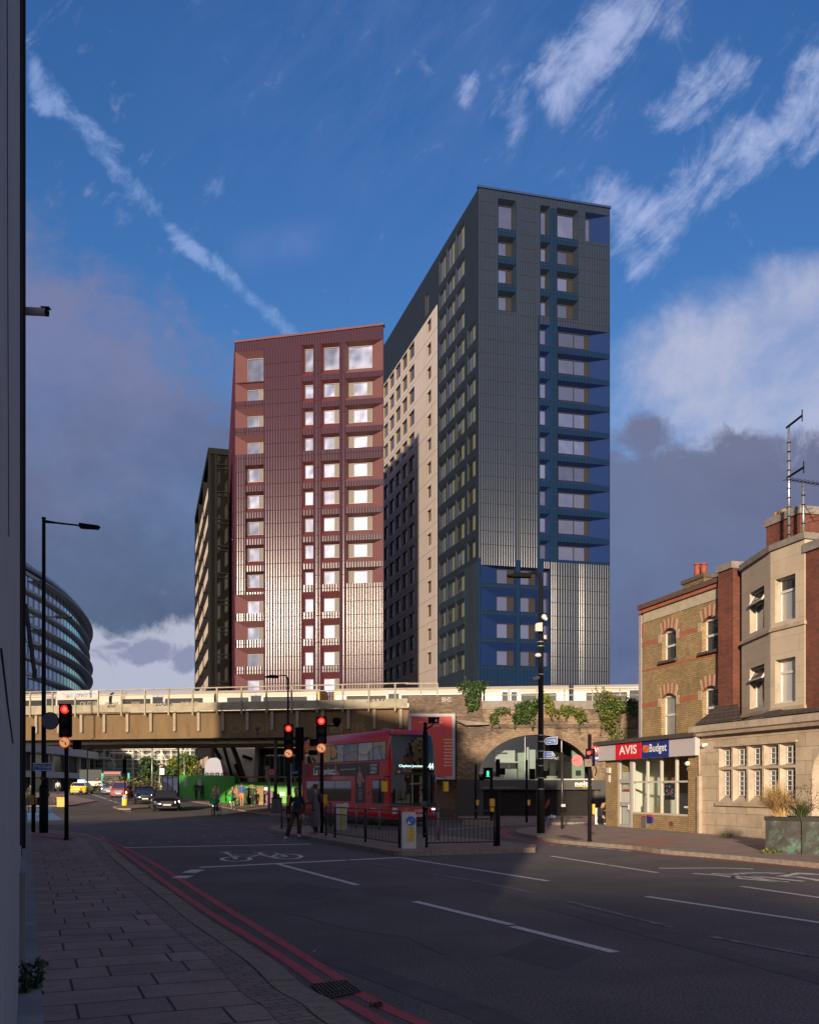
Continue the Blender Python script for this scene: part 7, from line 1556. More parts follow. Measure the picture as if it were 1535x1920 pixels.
# ================================================================== PEOPLE
def cyc(col, nm): return mat(nm, col, .75, var=.1, scale=12)
skin = mat('skin', (.36,.21,.155), .55, var=.05, scale=20)
def human(name, label, loc, rz, H, joints, mats_, zones, voxel=.014, fingers=False, group=None, hair=None, extra=None):
    """joints in units of body height, x right, y towards the facing direction, z up; one remeshed skin"""
    t = empty(name, label, 'person', loc, rz, group); J = {k: Vector(v)*H for k, v in joints.items()}; mb = MB()
    B = []
    def limb(pts, rads, zone):
        P = [J[p] if isinstance(p, str) else p for p in pts]; Rr = [r_*H for r_ in rads]
        mb.tube(P, Rr, 12)
        for p, r_ in zip(P, Rr): mb.ball(p, r_*.99, 8)
        for a, b in zip(P, P[1:]): B.append((a, b, zone))
    torso = [J['pelvis']-Vector((0,0,.02*H)), J['pelvis']+Vector((0,0,.04*H)), J['waist'], J['chest'], J['chest']+Vector((0,0,.055*H)), J['neck']-Vector((0,0,.01*H))]
    wr = [(.082,.058),(.086,.062),(.070,.052),(.092,.060),(.084,.052),(.045,.036)]
    rings = []
    side = (J['shR']-J['shL']).normalized(); fwd = Vector((-side.y, side.x, 0)).normalized()
    for p, (a, b) in zip(torso, wr): rings.append([p+side*a*H*math.cos(6.283*k/16)+fwd*b*H*math.sin(6.283*k/16) for k in range(16)])
    loft(mb, rings); 
    for a, b in zip(torso, torso[1:]): B.append((a, b, 'leg' if a is torso[0] else 'top'))
    limb(['neck', J['head']-Vector((0,0,.03*H))], [.032,.030], 'skin')
    hc = J['head']; mb.ball(hc+Vector((0,0,.015*H)), (.045*H,.055*H,.058*H), 14); mb.ball(hc+fwd*.012*H-Vector((0,0,.025*H)), (.034*H,.040*H,.040*H), 12); B.append((hc-Vector((0,0,.05*H)), hc+Vector((0,0,.05*H)), 'skin'))
    mb.ball(hc+fwd*.058*H-Vector((0,0,.008*H)), (.008*H,.011*H,.014*H), 8); mb.ball(hc+side*.045*H, (.008*H,.012*H,.018*H), 6); mb.ball(hc-side*.045*H, (.008*H,.012*H,.018*H), 6)
    for s_ in 'LR':
        limb(['sh'+s_, 'el'+s_], [.036,.028], 'arm'); limb(['el'+s_, 'wr'+s_], [.027,.018], 'arm' if zones.get('sleeve', 1) else 'skin')
        limb(['hip'+s_, 'kn'+s_], [.060,.040], 'leg'); limb(['kn'+s_, 'an'+s_], [.037,.024] if not zones.get('wide') else [.042,.044], 'leg' if not zones.get('shorts') else 'skin')
        an = J['an'+s_]; fd = J.get('toe'+s_, an+fwd*.11*H); limb([an-Vector((0,0,.012*H)), fd], [.026,.018], 'shoe')
        w_ = J['wr'+s_]; d = (w_-J['el'+s_]).normalized(); up = side.cross(d).normalized(); la = d.cross(up).normalized()
        limb([w_, w_+d*.045*H], [.015,.019], 'skin')
        if fingers:
            for q in range(4):
                o = w_+d*.045*H+la*(q-1.5)*.0115*H; l_ = (.036,.042,.040,.032)[q]*H; bend = up*(-.35*l_)
                limb([o, o+d*l_*.55, o+d*l_*.95+bend], [.0058,.0052,.0044], 'skin')
            o = w_+d*.015*H-la*.016*H; limb([o, o-la*.018*H+d*.018*H, o-la*.020*H+d*.038*H], [.0066,.0058,.005], 'skin')
        else: limb([w_+d*.045*H, w_+d*.085*H-up*.01*H], [.016,.009], 'skin')
    ob = mb.build('body', skin, None, fix=True); md = ob.modifiers.new('r', 'REMESH'); md.mode = 'VOXEL'; md.voxel_size = voxel; sm_ = ob.modifiers.new('s', 'SMOOTH'); sm_.iterations = 2; sm_.factor = .5
    bpy.context.view_layer.update(); me = bpy.data.meshes.new_from_object(ob.evaluated_get(bpy.context.evaluated_depsgraph_get())); bpy.data.objects.remove(ob)
    ob = bpy.data.objects.new('body', me); COL.objects.link(ob); ob.parent = t; me.materials.clear()
    order = ['skin','top','arm','leg','shoe']
    for z in order: me.materials.append(mats_.get(z, skin))
    for f in me.polygons:
        c_ = f.center; best, bz = 1e9, 'top'
        for a, b, z in B:
            ab = b-a; tt = max(0, min(1, (c_-a).dot(ab)/max(ab.length_squared, 1e-9))); dd_ = (a+ab*tt-c_).length
            if dd_ < best: best, bz = dd_, z
        f.material_index = order.index(bz); f.use_smooth = True
    if hair:
        hm, style = hair; mb = MB(); mb.smooth = True; mb.ball(hc+Vector((0,0,.026*H))-fwd*.010*H, (.049*H,.056*H,.054*H), 14)
        if style == 'bun': mb.ball(hc+Vector((0,0,.05*H))-fwd*.055*H, .022*H, 10)
        if style == 'long': mb.tube([hc-fwd*.03*H+Vector((0,0,.02*H)), hc-fwd*.045*H-Vector((0,0,.06*H)), hc-fwd*.03*H-Vector((0,0,.13*H))], [.045*H,.042*H,.02*H], 10)
        # carve the face free by pushing the front of the cap back
        ho = mb.build('hair', hm, t, fix=False)
        for v in ho.data.vertices:
            r_ = v.co-hc
            if r_.dot(fwd) > .012*H and r_.z < .042*H: v.co -= fwd*(r_.dot(fwd)-.006*H)
    mb = MB()
    for s_ in (-1,1): mb.ball(hc+fwd*.048*H+side*s_*.019*H+Vector((0,0,.006*H)), .006*H, 6)
    mb.ball(hc+fwd*.052*H-Vector((0,0,.032*H)), (.012*H,.004*H,.004*H), 6); mb.build('face_details', mat('eyes_mouth', (.06,.03,.025), .5, var=0), t)
    if extra: extra(t, J, H, side, fwd)
    return t
STAND = dict(pelvis=(0,0,.52), waist=(0,0,.60), chest=(0,0,.73), neck=(0,0,.835), head=(0,.01,.92), shL=(-.105,0,.80), shR=(.105,0,.80), elL=(-.135,-.01,.62), elR=(.135,-.01,.62), wrL=(-.14,.03,.48), wrR=(.14,.03,.48), hipL=(-.05,0,.50), hipR=(.05,0,.50), knL=(-.055,.01,.28), knR=(.055,.01,.28), anL=(-.055,-.01,.045), anR=(.055,-.01,.045))
def pose(**k): d = dict(STAND); d.update(k); return d
navy = cyc((.010,.013,.028), 'navy_jumper'); rust = cyc((.060,.022,.012), 'rust_trousers'); shoe_w = cyc((.5,.48,.45), 'white_shoes'); shoe_b = cyc((.02,.02,.02), 'black_shoes'); hair_b = cyc((.035,.018,.010), 'brown_hair'); hair_d = cyc((.012,.008,.006), 'dark_hair')
def bag(t, J, H, side, fwd):
    mb = MB(); p = J['pelvis']+fwd*.09*H+Vector((0,0,.02*H)); mb.ball(p, (.07*H,.03*H,.04*H), 10); mb.build('waist_bag', cyc((.03,.014,.010), 'dark_bag'), t)
    mb = MB(); w_ = J['wrL']; mb.tube([w_+side*.0, w_-Vector((0,0,.04*H)), w_-Vector((0,0,.09*H)), w_-Vector((0,0,.13*H))], [.01,.03,.045,.03], 8); mb.build('tote', cyc((.25,.26,.3), 'pale_tote'), t)
    mb = MB(); mb.disc(J['chest']+fwd*.066*H+side*.035*H+Vector((0,0,-.02*H)), .014*H, nrm=(fwd.x,fwd.y,0), th=.006, n=12); mb.build('jumper_badge', signw, t)
b = G(556,1571,.06)
human('person', 'woman in navy jumper and wide rust trousers stepping off the island', (b.x, b.y, .0), R(168), 1.72,
      pose(knL=(-.07,.05,.28), anL=(-.055,.0,.07), knR=(.09,.10,.30), anR=(.175,.07,.045), toeR=(.20,.16,.02), toeL=(-.06,.10,.075), elL=(-.15,-.02,.63), wrL=(-.145,.06,.49), elR=(.15,-.03,.63), wrR=(.16,.02,.49), head=(.0,.015,.925)),
      {'top': navy, 'arm': navy, 'leg': rust, 'shoe': shoe_w}, {'sleeve': 1, 'wide': 1}, .0095, True, hair=(hair_b, 'bun'), extra=bag)
coat = cyc((.10,.10,.115), 'grey_coat')
def coat_x(t, J, H, side, fwd):
    mb = MB(); mb.smooth = True; rr = []
    for z, a, b_ in ((.80,.095,.062),(.70,.105,.075),(.58,.098,.078),(.45,.11,.085),(.30,.12,.095),(.16,.125,.10)): rr.append([Vector((0,0,z*H))+side*a*H*math.cos(6.283*k/20)+fwd*b_*H*math.sin(6.283*k/20)*(1+.06*math.sin(k*5)) for k in range(20)])
    loft(mb, rr, cap=(True, False)); mb.build('long_coat', coat, t, fix=False); mb = MB(); mb.ball(J['chest']-fwd*.10*H, (.07*H,.045*H,.10*H), 12); mb.build('backpack', cyc((.012,.014,.03), 'dark_backpack'), t)
    mb = MB(); p = J['head']+fwd*.056*H+Vector((0,0,.008*H)); 
    for s_ in (-1,1): mb.disc(p+side*s_*.02*H, .013*H, nrm=(fwd.x,fwd.y,0), th=.004, n=10)
    mb.build('glasses', black, t)
b = G(592,1566,.118)
human('person', 'woman in long grey coat with glasses and backpack reaching out behind the signal pole', (b.x-.02, b.y+.1, .118), R(75), 1.72,
      pose(elL=(-.13,.08,.64), wrL=(-.12,.20,.60), elR=(.13,.10,.66), wrR=(.11,.24,.62), knL=(-.055,.03,.28), head=(0,.02,.925)), {'top': coat, 'arm': coat, 'leg': cyc((.02,.02,.03), 'dark_trousers'), 'shoe': cyc((.3,.28,.27), 'grey_trainers')}, {'sleeve': 1}, .0095, True, hair=(cyc((.07,.028,.015), 'auburn_hair'), 'bun'), extra=coat_x)
def ped(label, px, py, Y, rz, H, top, leg, ps=None, hair_=(None,), zones={}, arm=None, shoes=None, z=None):
    top, leg = cyc(top, 'cloth_%d' % int(px*10)), cyc(leg, 'cloth_leg_%d' % int(px*10))
    return human('person', label, ((px-CX)/F*Y, Y, (gz(Y)+.07) if z is None else z), rz, H, ps or STAND, {'top': top, 'arm': (arm or top), 'leg': leg, 'shoe': shoes or shoe_b}, dict(sleeve=1, **zones), .022, False, hair=(hair_[0] or hair_d, hair_[1] if len(hair_) > 1 else 'short'))
WALK = pose(knL=(-.055,.07,.29), anL=(-.055,.09,.05), knR=(.055,.0,.28), anR=(.055,-.11,.07), elL=(-.14,-.06,.64), wrL=(-.14,-.04,.50), elR=(.14,.05,.63), wrR=(.14,.12,.51))
ped('pedestrian in dark clothes walking beside the shaded green hoarding, left of the pair', 368, 1500, 93, R(170), 1.75, (.02,.02,.025), (.03,.025,.025), WALK, z=gz(93)+.07)
ped('pedestrian in a black coat walking beside the hoarding, right of the pair', 379, 1500, 92, R(190), 1.72, (.015,.015,.02), (.02,.02,.02), WALK, z=gz(92)+.07)
ped('man in blue sweatshirt and tan shorts with his back to the photo by the hoarding', 453.5, 1517, 74.5, R(0), 1.86, (.03,.09,.30), (.40,.20,.08), WALK, (hair_d,), {'shorts': 1}, None, shoe_w)
ped('person in a rust top between the green bicycle and the man in blue', 444, 1513, 76, R(165), 1.66, (.35,.15,.07), (.22,.12,.08), STAND, (hair_b, 'long'))
ped('person in dark olive top shading their eyes by the brick gatepost', 474.5, 1518, 74.5, R(185), 1.68, (.035,.04,.025), (.012,.012,.014), pose(elR=(-.16,.06,.84), wrR=(-.05,.08,.95), elL=(.13,.02,.62)) if False else pose(elL=(-.17,.05,.86), wrL=(-.06,.08,.95)), (hair_d,), {}, None, shoe_w)
ped('pedestrian half hidden behind the front cyclist near the hoarding', 404.5, 1500, 80, R(175), 1.7, (.05,.03,.025), (.02,.02,.03), WALK, (hair_b, 'long'))
ped('passer-by in a white shirt on the far left pavement beneath the curved office', 108.5, 1489, 112, R(10), 1.75, (.5,.5,.5), (.02,.02,.03), WALK)
ped('dark figure just right of the grey wall under the bridge', 57, 1497, 80, R(0), 1.7, (.02,.02,.025), (.02,.02,.02), WALK)
# bicycles
def bicycle(label, px, py, rz, colr, basket=None, Y=None, wheel_r=.33, cat='bicycle', group=None):
    p = G(px, py) if Y is None else Vector(((px-CX)/F*Y, Y, gz(Y))); t = empty('bicycle', label, cat, p, rz, group); m_ = mat('bike_'+label[:12], colr, .4, var=0)
    for y in (-.52, .52):
        mb = MB(); n = 20
        for k in range(n): a0, a1 = 6.283*k/n, 6.283*(k+1)/n; mb.cyl((0,y+wheel_r*math.cos(a0),wheel_r+wheel_r*math.sin(a0)), (0,y+wheel_r*math.cos(a1),wheel_r+wheel_r*math.sin(a1)), .022, .022, 6)
        for k in range(10): a0 = 6.283*k/10; mb.bar((0,y,wheel_r), (0,y+wheel_r*math.cos(a0),wheel_r+wheel_r*math.sin(a0)), .006)
        mb.build('wheel', tyre, t)
    mb = MB(); S = (0,-.16,.82); Bk = (0,-.08,.30); Hd = (0,.40,.84)
    for a, b in ((Bk,S),(Bk,Hd),(S,(0,.38,.74)),(Bk,(0,-.52,.33)),(S,(0,-.52,.33)),(Hd,(0,.52,.33)),(Hd,(0,.38,1.02))): mb.cyl(a, b, .03, .03, 8)
    mb.build('frame', m_, t); mb = MB(); mb.ball((0,-.18,.87), (.07,.13,.035), 8); mb.build('saddle', dark, t); mb = MB(); mb.tube([(-.30,.30,1.04),(-.1,.38,1.04),(.1,.38,1.04),(.30,.30,1.04)], .015, 6); mb.build('handlebar', dark, t)
    if basket: mb = MB(); loft(mb, [[(-.13,.45,.72),(.13,.45,.72),(.13,.62,.72),(-.13,.62,.72)],[(-.21,.42,1.0),(.21,.42,1.0),(.21,.74,1.0),(-.21,.74,1.0)]], cap=(True,False)); mb.build('basket', mat('hire_green', (.03,.42,.08), .5, var=0), t, fix=False); mb = MB(); mb.ball((0,.6,.62), .045, 8); mb.build('front_lamp', mat('bike_lamp', (.8,.85,.8), .3, var=0, emis=(.7,1,.8), estr=2), t)
    return t
RIDE = dict(pelvis=(0,-.10,.545), waist=(0,-.07,.62), chest=(0,-.02,.75), neck=(0,.01,.845), head=(0,.03,.93), shL=(-.105,0,.815), shR=(.105,0,.815), elL=(-.16,.07,.68), elR=(.16,.07,.68), wrL=(-.165,.18,.62), wrR=(.165,.18,.62), hipL=(-.05,-.09,.53), hipR=(.05,-.09,.53), knL=(-.06,.10,.42), knR=(.06,.04,.30), anL=(-.06,.0,.22), anR=(.06,-.04,.07))
Yb = G(405,1530).y
bicycle('green fronted hire bicycle ridden towards the camera in the open junction', 405, 1530, R(172), (.02,.12,.13), True)
human('person', 'cyclist in a pale mauve top riding the green bicycle across the junction', ((405-CX)/F*Yb, Yb, 0), R(172), 1.74, RIDE, {'top': cyc((.25,.17,.17), 'mauve_top'), 'arm': cyc((.25,.22,.24), 'mauve_sleeve'), 'leg': cyc((.03,.09,.14), 'teal_jeans'), 'shoe': shoe_b}, {}, .018, hair=(hair_b, 'short'))
bicycle('green hire bicycle with its rider among the pedestrians by the hoarding', 439, 1520, R(160), (.10,.42,.08), True)
Yb = G(439,1520).y
human('person', 'cyclist in black shirt and patterned trousers on the bicycle by the hoarding', ((437-CX)/F*Yb, Yb, gz(Yb)), R(160), 1.7, RIDE, {'top': cyc((.02,.02,.025), 'black_shirt'), 'arm': skin, 'leg': cyc((.35,.26,.27), 'patterned_trousers'), 'shoe': shoe_w}, {}, .018, hair=(hair_d, 'long'))
bicycle('dark bicycle behind the left street lamp beside the blue cycle lane', 88, 1511, R(75), (.02,.02,.02), False)
Yb = G(88,1511).y
human('person', 'dark clothed cyclist hidden behind the left street lamp', ((87-CX)/F*Yb, Yb, gz(Yb)), R(75), 1.75, RIDE, {'top': cyc((.02,.025,.03), 'cyclist_black'), 'arm': cyc((.02,.025,.03), 'cyclist_black'), 'leg': cyc((.02,.02,.02), 'cyclist_legs'), 'shoe': shoe_b}, {}, .02, hair=(hair_d, 'short'))
# motorcycle and rider
mt = bicycle('motorcycle with a lit headlamp behind the yellow keep-left bollard', 243, 1504, R(168), (.05,.01,.01), False, cat='motorcycle'); mt.name = 'motorcycle'; mb = MB(); mb.ball((0,.1,.72), (.18,.38,.2), 12); mb.ball((0,.45,.82), (.2,.15,.22), 10); mb.build('fairing', mat('moto_red', (.25,.02,.02), .3, var=0), mt); mb = MB(); mb.ball((.02,.6,.86), .075, 10); mb.build('headlight', headl, mt); mb = MB(); mb.box(-.3,-.16,-.5,-.1,.4,.75); mb.box(.16,.3,-.5,-.1,.4,.75); mb.build('panniers', dark, mt)
Yb = G(243,1504).y
def helmet(t, J, H, side, fwd): mb = MB(); mb.ball(J['head']+Vector((0,0,.01*H)), (.075*H,.08*H,.08*H), 12); mb.build('helmet', mat('helmet_cream', (.4,.3,.24), .3), t)
human('person', 'helmeted rider sitting on the motorcycle beside the red taxi', ((243-CX)/F*Yb, Yb, gz(Yb)), R(168), 1.75, RIDE, {'top': cyc((.10,.02,.02), 'rider_jacket'), 'arm': cyc((.10,.02,.02), 'rider_jacket'), 'leg': cyc((.03,.025,.03), 'rider_legs'), 'shoe': shoe_b}, {}, .02, extra=helmet)
# seated figure at the right end of the shutters
b = Vector(((1126-CX)/F*41.5, 41.5, .1))
SIT = dict(pelvis=(0,0,.14), waist=(0,.02,.22), chest=(0,.05,.34), neck=(0,.08,.43), head=(0,.11,.50), shL=(-.10,.06,.41), shR=(.10,.06,.41), elL=(-.14,.12,.27), elR=(.14,.12,.27), wrL=(-.08,.22,.22), wrR=(.08,.22,.22), hipL=(-.05,.01,.12), hipR=(.05,.01,.12), knL=(-.07,.20,.26), knR=(.07,.20,.24), anL=(-.07,.28,.045), anR=(.07,.29,.045))
human('person', 'person in black crouching on the step between the shutters and the rental shop', b, R(200), 1.72, SIT, {'top': cyc((.012,.012,.014), 'crouch_black'), 'arm': cyc((.012,.012,.014), 'crouch_black'), 'leg': cyc((.012,.012,.014), 'crouch_black'), 'shoe': shoe_w}, {}, .02, hair=(hair_d, 'short'))
t = empty('backpack', 'yellow and black rucksack beside the crouching person', 'rucksack', (b.x+.12, b.y-.05, .75)); mb = MB(); mb.ball((0,0,.12), (.14,.12,.22), 10); mb.build('pack', yellow, t); mb = MB(); mb.box(-.04,.04,-.13,-.1,.0,.25); mb.build('strap', dark, t)
t = empty('leaning_board', 'pale board leaning against the surround beside the crouching person', 'board', ((1118.5-CX)/F*42, 42, .1)); mb = MB(); mb.extr([(-.08,0,0),(.08,0,0),(.1,.25,.72),(-.02,.25,.72)], (0,.02,0)); mb.build('panel', wframe, t)
t = empty('a_board', 'tilted pavement board with red lettering in front of the shutters', 'sign', ((1024-CX)/F*46, 46, .1)); K = 46/F; mb = MB(); mb.extr([(-4*K,0,pz(1516,46)-.1),(2*K,0,pz(1513,46)-.1),(8*K,0,pz(1499,46)-.1),(3*K,0,pz(1500,46)-.1)], (0,.02,0)); mb.build('red_strip', mat('strip_red', (.30,.03,.05), .6), t); mb = MB(); mb.bar((-2*K,.03,0), (4*K,.03,pz(1505,46)-.1), .04); mb.bar((9*K,.3,0), (4*K,.05,pz(1505,46)-.1), .03); mb.build('legs', dark, t)
t = empty('litter_bag', 'crumpled white bag lying on the pavement before the shutters', 'bag', ((1034-CX)/F*50, 50, .1)); mb = MB(); mb.leaves((0,0,.08), (.2,.1,.09), 26, .1); mb.ball((0,0,.05), (.17,.1,.07), 8); mb.build('plastic', white, t, fix=False)
# ================================================================== BEYOND THE BRIDGE
# curved glass office on the left
oc = empty('curved_glass_office', 'curved blue glass office block with projecting floor ledges behind the bridge at far left', 'office block', (-331.5, 200, 0))
RO = 250.0; conc_b = mat('office_grey_band', (.50,.48,.46), .7, var=.08); oglass = mat('office_blue_glass', (.70,.80,.95), .08, .9, var=.30, scale=.10, stretch=(1,1,.8)); oglass_d = mat('office_dark_louvre', (.035,.04,.055), .4, var=.1)
def arc(mb, r0, r1, z0, z1, a0=-26, a1=30, n=56, mi=0):
    P = [(math.cos(R(a0+(a1-a0)*k/n)), math.sin(R(a0+(a1-a0)*k/n))) for k in range(n+1)]
    for (c0, s0_), (c1_, s1_) in zip(P, P[1:]):
        mb.poly(((r1*c0,r1*s0_,z0),(r1*c1_,r1*s1_,z0),(r1*c1_,r1*s1_,z1),(r1*c0,r1*s0_,z1)), mi); mb.poly(((r0*c0,r0*s0_,z1),(r0*c1_,r0*s1_,z1),(r1*c1_,r1*s1_,z1),(r1*c0,r1*s0_,z1)), mi); mb.poly(((r0*c0,r0*s0_,z0),(r0*c1_,r0*s1_,z0),(r1*c1_,r1*s1_,z0),(r1*c0,r1*s0_,z0)), mi)
zR = 52.5; fl_ = 3.55
mb = MB(); arc(mb, RO-20, RO-.2, 7, zR-4.2, n=70); mb.build('glazing', oglass, oc, fix=False)
mb = MB()
for k in range(0, 12):
    z = zR-4.6-k*fl_; arc(mb, RO-3, RO+.15, z-.75, z, mi=0)
    if k in (0,3,4,6): arc(mb, RO-1, RO+1.7, z-1.0, z-.8, 2, 24, 30, 0)
    else: arc(mb, RO-1, RO+.9, z-.95, z-.8, mi=0)
mb.build('floor_bands', [conc_b, oglass_d], oc, fix=False)
mb = MB()
for k in range(75):
    a = R(-26+k*.75); c_, s__ = math.cos(a), math.sin(a); mb.bar(((RO-.1)*c_,(RO-.1)*s__,7), ((RO-.1)*c_,(RO-.1)*s__,zR-4), .10, .10)
mb.build('mullions', oglass_d, oc)
mb = MB(); arc(mb, RO-30, RO-4.5, zR-4.2, zR-.2, -26, 9, 30, 0); arc(mb, RO-30, RO-4.3, zR-1.9, zR+.1, -26, 9, 30, 1); arc(mb, RO-10, RO+.7, zR-4.4, zR-3.9, mi=2); mb.build('penthouse', [oglass, conc_b, oglass_d], oc, fix=False)
mb = MB(); arc(mb, RO-.4, RO-.35, zR-3.9, zR-2.6); mb.build('roof_screen', mat('frosted_screen', (.30,.34,.36), .3, .3, var=.5, scale=.35), oc, fix=False)
# lower podium visible under the bridge
pd = empty('office_podium', 'curved grey lower storeys of the office seen under the bridge at left', 'building', (-329+0, 170, 0))
mb = MB(); RP = 262.0
arc(mb, RP-20, RP-.5, .9, 14.5, -14, 14, 40, 0)
for z, t_ in ((8.0,1.5),(3.6,1.1)): arc(mb, RP-3, RP+1.5, z, z+t_, -14, 9, 40, 1)
mb.build('podium_front', [mat('podium_glass', (.06,.075,.09), .2, .5, var=.6, scale=.18), conc_b], pd, fix=False)
mb = MB()
for a_ in range(-12, 10, 2): c_, s__ = math.cos(R(a_)), math.sin(R(a_)); mb.bar((RP*c_,RP*s__,.9),(RP*c_,RP*s__,8),.6)
mb.build('columns', conc_b, pd)
mb = MB()
for (a_, z, col_) in ((-3,10.5,0),(-1.5,10.8,1),(0,10.2,0),(1.5,10.8,1),(3,10.4,0)): c_, s__ = math.cos(R(a_)), math.sin(R(a_)); mb.bar(((RP-.3)*c_,(RP-.3)*s__,z),((RP-.3)*math.cos(R(a_+.9)),(RP-.3)*math.sin(R(a_+.9)),z),.2,2.2,col_)
mb.build('shop_banners', [mat('banner_rust', (.30,.12,.06), .7), mat('banner_green', (.05,.18,.09), .7)], pd)
# scaffolded building under construction
YS = 215.0; Z0 = gz(130); FSc = Fr(0, YS, 1, .05); sc = FSc.root('scaffolded_block', 'building under construction wrapped in pale scaffolding, seen through the bridge', 'building site')
x0, x1 = FSc.s(140), FSc.s(372); fz = FSc.z
mb = MB(); mb.box(x0, x1, 2, 14, Z0, fz(260,1370)); mb.build('block', mat('site_block', (.12,.135,.13), .7, var=.5, scale=.25), sc)
mb = MB(); random.seed(5)
for i in range(int((x1-x0)/1.6)):
    for j in range(9):
        if random.random() < .55: mb.box(x0+i*1.6+.15, x0+i*1.6+1.3, 1.9, 2, Z0+1+j*2.0+.2, Z0+1+j*2.0+1.6, random.choice((0,0,1,2)))
mb.build('openings', [mat('opening_dark', (.02,.025,.03), .3), mat('opening_pale', (.30,.33,.30), .6), mat('opening_green', (.03,.10,.05), .6)], sc)
scaf = mat('scaffold_pale', (.55,.52,.45), .6, var=.1)
mb = MB(); H_ = fz(260,1378)
for i in range(int((x1-x0)/2.1)+1):
    x = x0+i*2.1; top = H_ if x > FSc.s(163) else fz(150,1425)
    for y in (0,1.2): mb.bar((x,y,Z0),(x,y,top),.12)
for j in range(10):
    z = Z0+1+j*2.0; mb.bar((x0,0,z),(x1,0,z),.16,.10); mb.bar((x0,0,z+1),(x1,0,z+1),.07)
for a_, b_, t_, u_ in ((165,182,1425,1405),(182,200,1425,1405),(205,218,1416,1438),(250,275,1403,1418),(275,300,1418,1403),(300,318,1403,1440),(236,246,1418,1400),(335,350,1430,1400)): mb.bar((FSc.s(a_),-.1,fz(a_,t_)),(FSc.s(b_),-.1,fz(b_,u_)),.16)
for py, a_, b_ in ((1404,168,330),(1412,206,250),(1421,180,206)): mb.bar((FSc.s(a_),-.2,fz(a_,py)),(FSc.s(b_),-.2,fz(b_,py)),.45,.3)
mb.build('scaffold_poles', scaf, sc)
hd = Fr(0, 170, 1, 0)
def hoard(name, label, fr, a_, b_, top, bot, m_, dep=.15, cat='hoarding'):
    t = fr.root(name, label, cat); mb = MB(); A, B_ = fr.s(a_), fr.s(b_); mb.box(A, B_, 0, dep, fr.z((a_+b_)/2, bot), fr.z((a_+b_)/2, top)); mb.build('panels', m_, t); return t
hoard('site_hoarding', 'dark grey site hoarding between the office podium and the scaffolding', hd, 149, 191, 1443.5, 1474, mat('hoarding_grey', (.030,.036,.040), .7, var=.1))
hoard('site_hoarding', 'turquoise site hoarding behind the lorry under the bridge', Fr(0,160,1,0), 190, 243, 1450, 1475, mat('hoarding_turquoise', (.06,.38,.33), .7, var=.08))
t = hoard('boundary_wall', 'low pale wall following the far bend of the road', Fr(0,150,1,-.3), 152, 190, 1465, 1474, conc_b, cat='wall')
# trees
def tree(label, px, Y, top, w_px, name='roadside_tree', n=1500, cols_=(0,1), seed=1, base=None, size=.28):
    random.seed(seed); K = Y/F; b = Vector(((px-CX)*K, Y, gz(Y))); t = empty(name, label, 'tree', b); H_ = pz(top, Y)-gz(Y); Wt = w_px*K
    mb = MB(); mb.tube([(0,0,0),(.1,0,H_*.3),(-.05,.1,H_*.55),(.05,0,H_*.8)], [.22,.17,.11,.05], 8)
    for k in range(6): a = 6.283*k/6; mb.tube([(0,0,H_*(.32+.06*k)),(math.cos(a)*Wt*.2,math.sin(a)*Wt*.2,H_*(.5+.05*k)),(math.cos(a)*Wt*.36,math.sin(a)*Wt*.36,H_*(.58+.05*k))], [.09,.06,.02], 6)
    mb.build('trunk', mat('bark', (.06,.045,.03), .9), t)
    mb = MB()
    for k in range(14):
        a = random.uniform(0,6.283); q = random.uniform(.0,.34); c_ = (math.cos(a)*Wt*q, math.sin(a)*Wt*q, H_*random.uniform(.42,.88)); rr = Wt*random.uniform(.13,.24)
        mb.leaves(c_, (rr,rr,rr*.8), n//14, size, (cols_[k % len(cols_)],))
    mb.leaves((0,0,H_*.62), (Wt*.46,Wt*.46,H_*.36), n//5, size, cols_)
    mb.build('crown', lf, t, fix=False); return t
tree('round yellow green tree right of the scaffolding, above the dark green hoarding', 345, 128, 1412, 62, n=2600, cols_=(1,1,2,1), seed=2)
tree('dark green tree in front of the scaffolding above the queue of cars', 282, 140, 1420, 52, n=2400, cols_=(0,0,1), seed=3)
tree('low shaded tree between the two taller ones beside the bus stop', 312, 126, 1432, 40, n=1600, cols_=(0,0,1), seed=4)
tree('reddish dark shrub tree at the right end of the yellow green tree', 376, 125, 1428, 22, n=600, cols_=(0,3), seed=6, name='small_tree', size=.2)
hg = empty('hedge', 'brown and green hedge along the pavement behind the black hatchback', 'hedge', (-36, 118, gz(118))); mb = MB(); random.seed(8)
for k in range(10): mb.leaves((k*1.1-2,k*-.6,1.1), (1.0,.6,1.2), 150, .16, (0,3,2,0))
mb.build('foliage', lf, hg, fix=False)
# bus stop
Y = 102; t = empty('bus_stop', 'bus stop flag with a red ring symbol on a pole by the dark shelter', 'bus stop', ((303-CX)/F*Y, Y, gz(Y))); K = Y/F; z_b = lambda py: pz(py,Y)-gz(Y)
mb = MB(); mb.cyl((-4*K,0,0),(-4*K,0,z_b(1437)),.06,.06,8); mb.build('pole', greym, t); mb = MB(); mb.box(-4*K,5*K,-.03,.03,z_b(1453),z_b(1441)); mb.build('flag', signw, t)
mb = MB(); c_ = (.5*K, z_b(1446)); 
for k in range(18): a0, a1 = 6.283*k/18, 6.283*(k+1)/18; mb.bar((c_[0]+.13*math.cos(a0),-.04,c_[1]+.13*math.sin(a0)),(c_[0]+.13*math.cos(a1),-.04,c_[1]+.13*math.sin(a1)),.05,.01)
mb.box(c_[0]-.2,c_[0]+.2,-.05,-.036,c_[1]-.03,c_[1]+.03); mb.disc((-3*K,-.03,z_b(1438)),.11,th=.01,n=14); mb.build('roundel', red_paint, t)
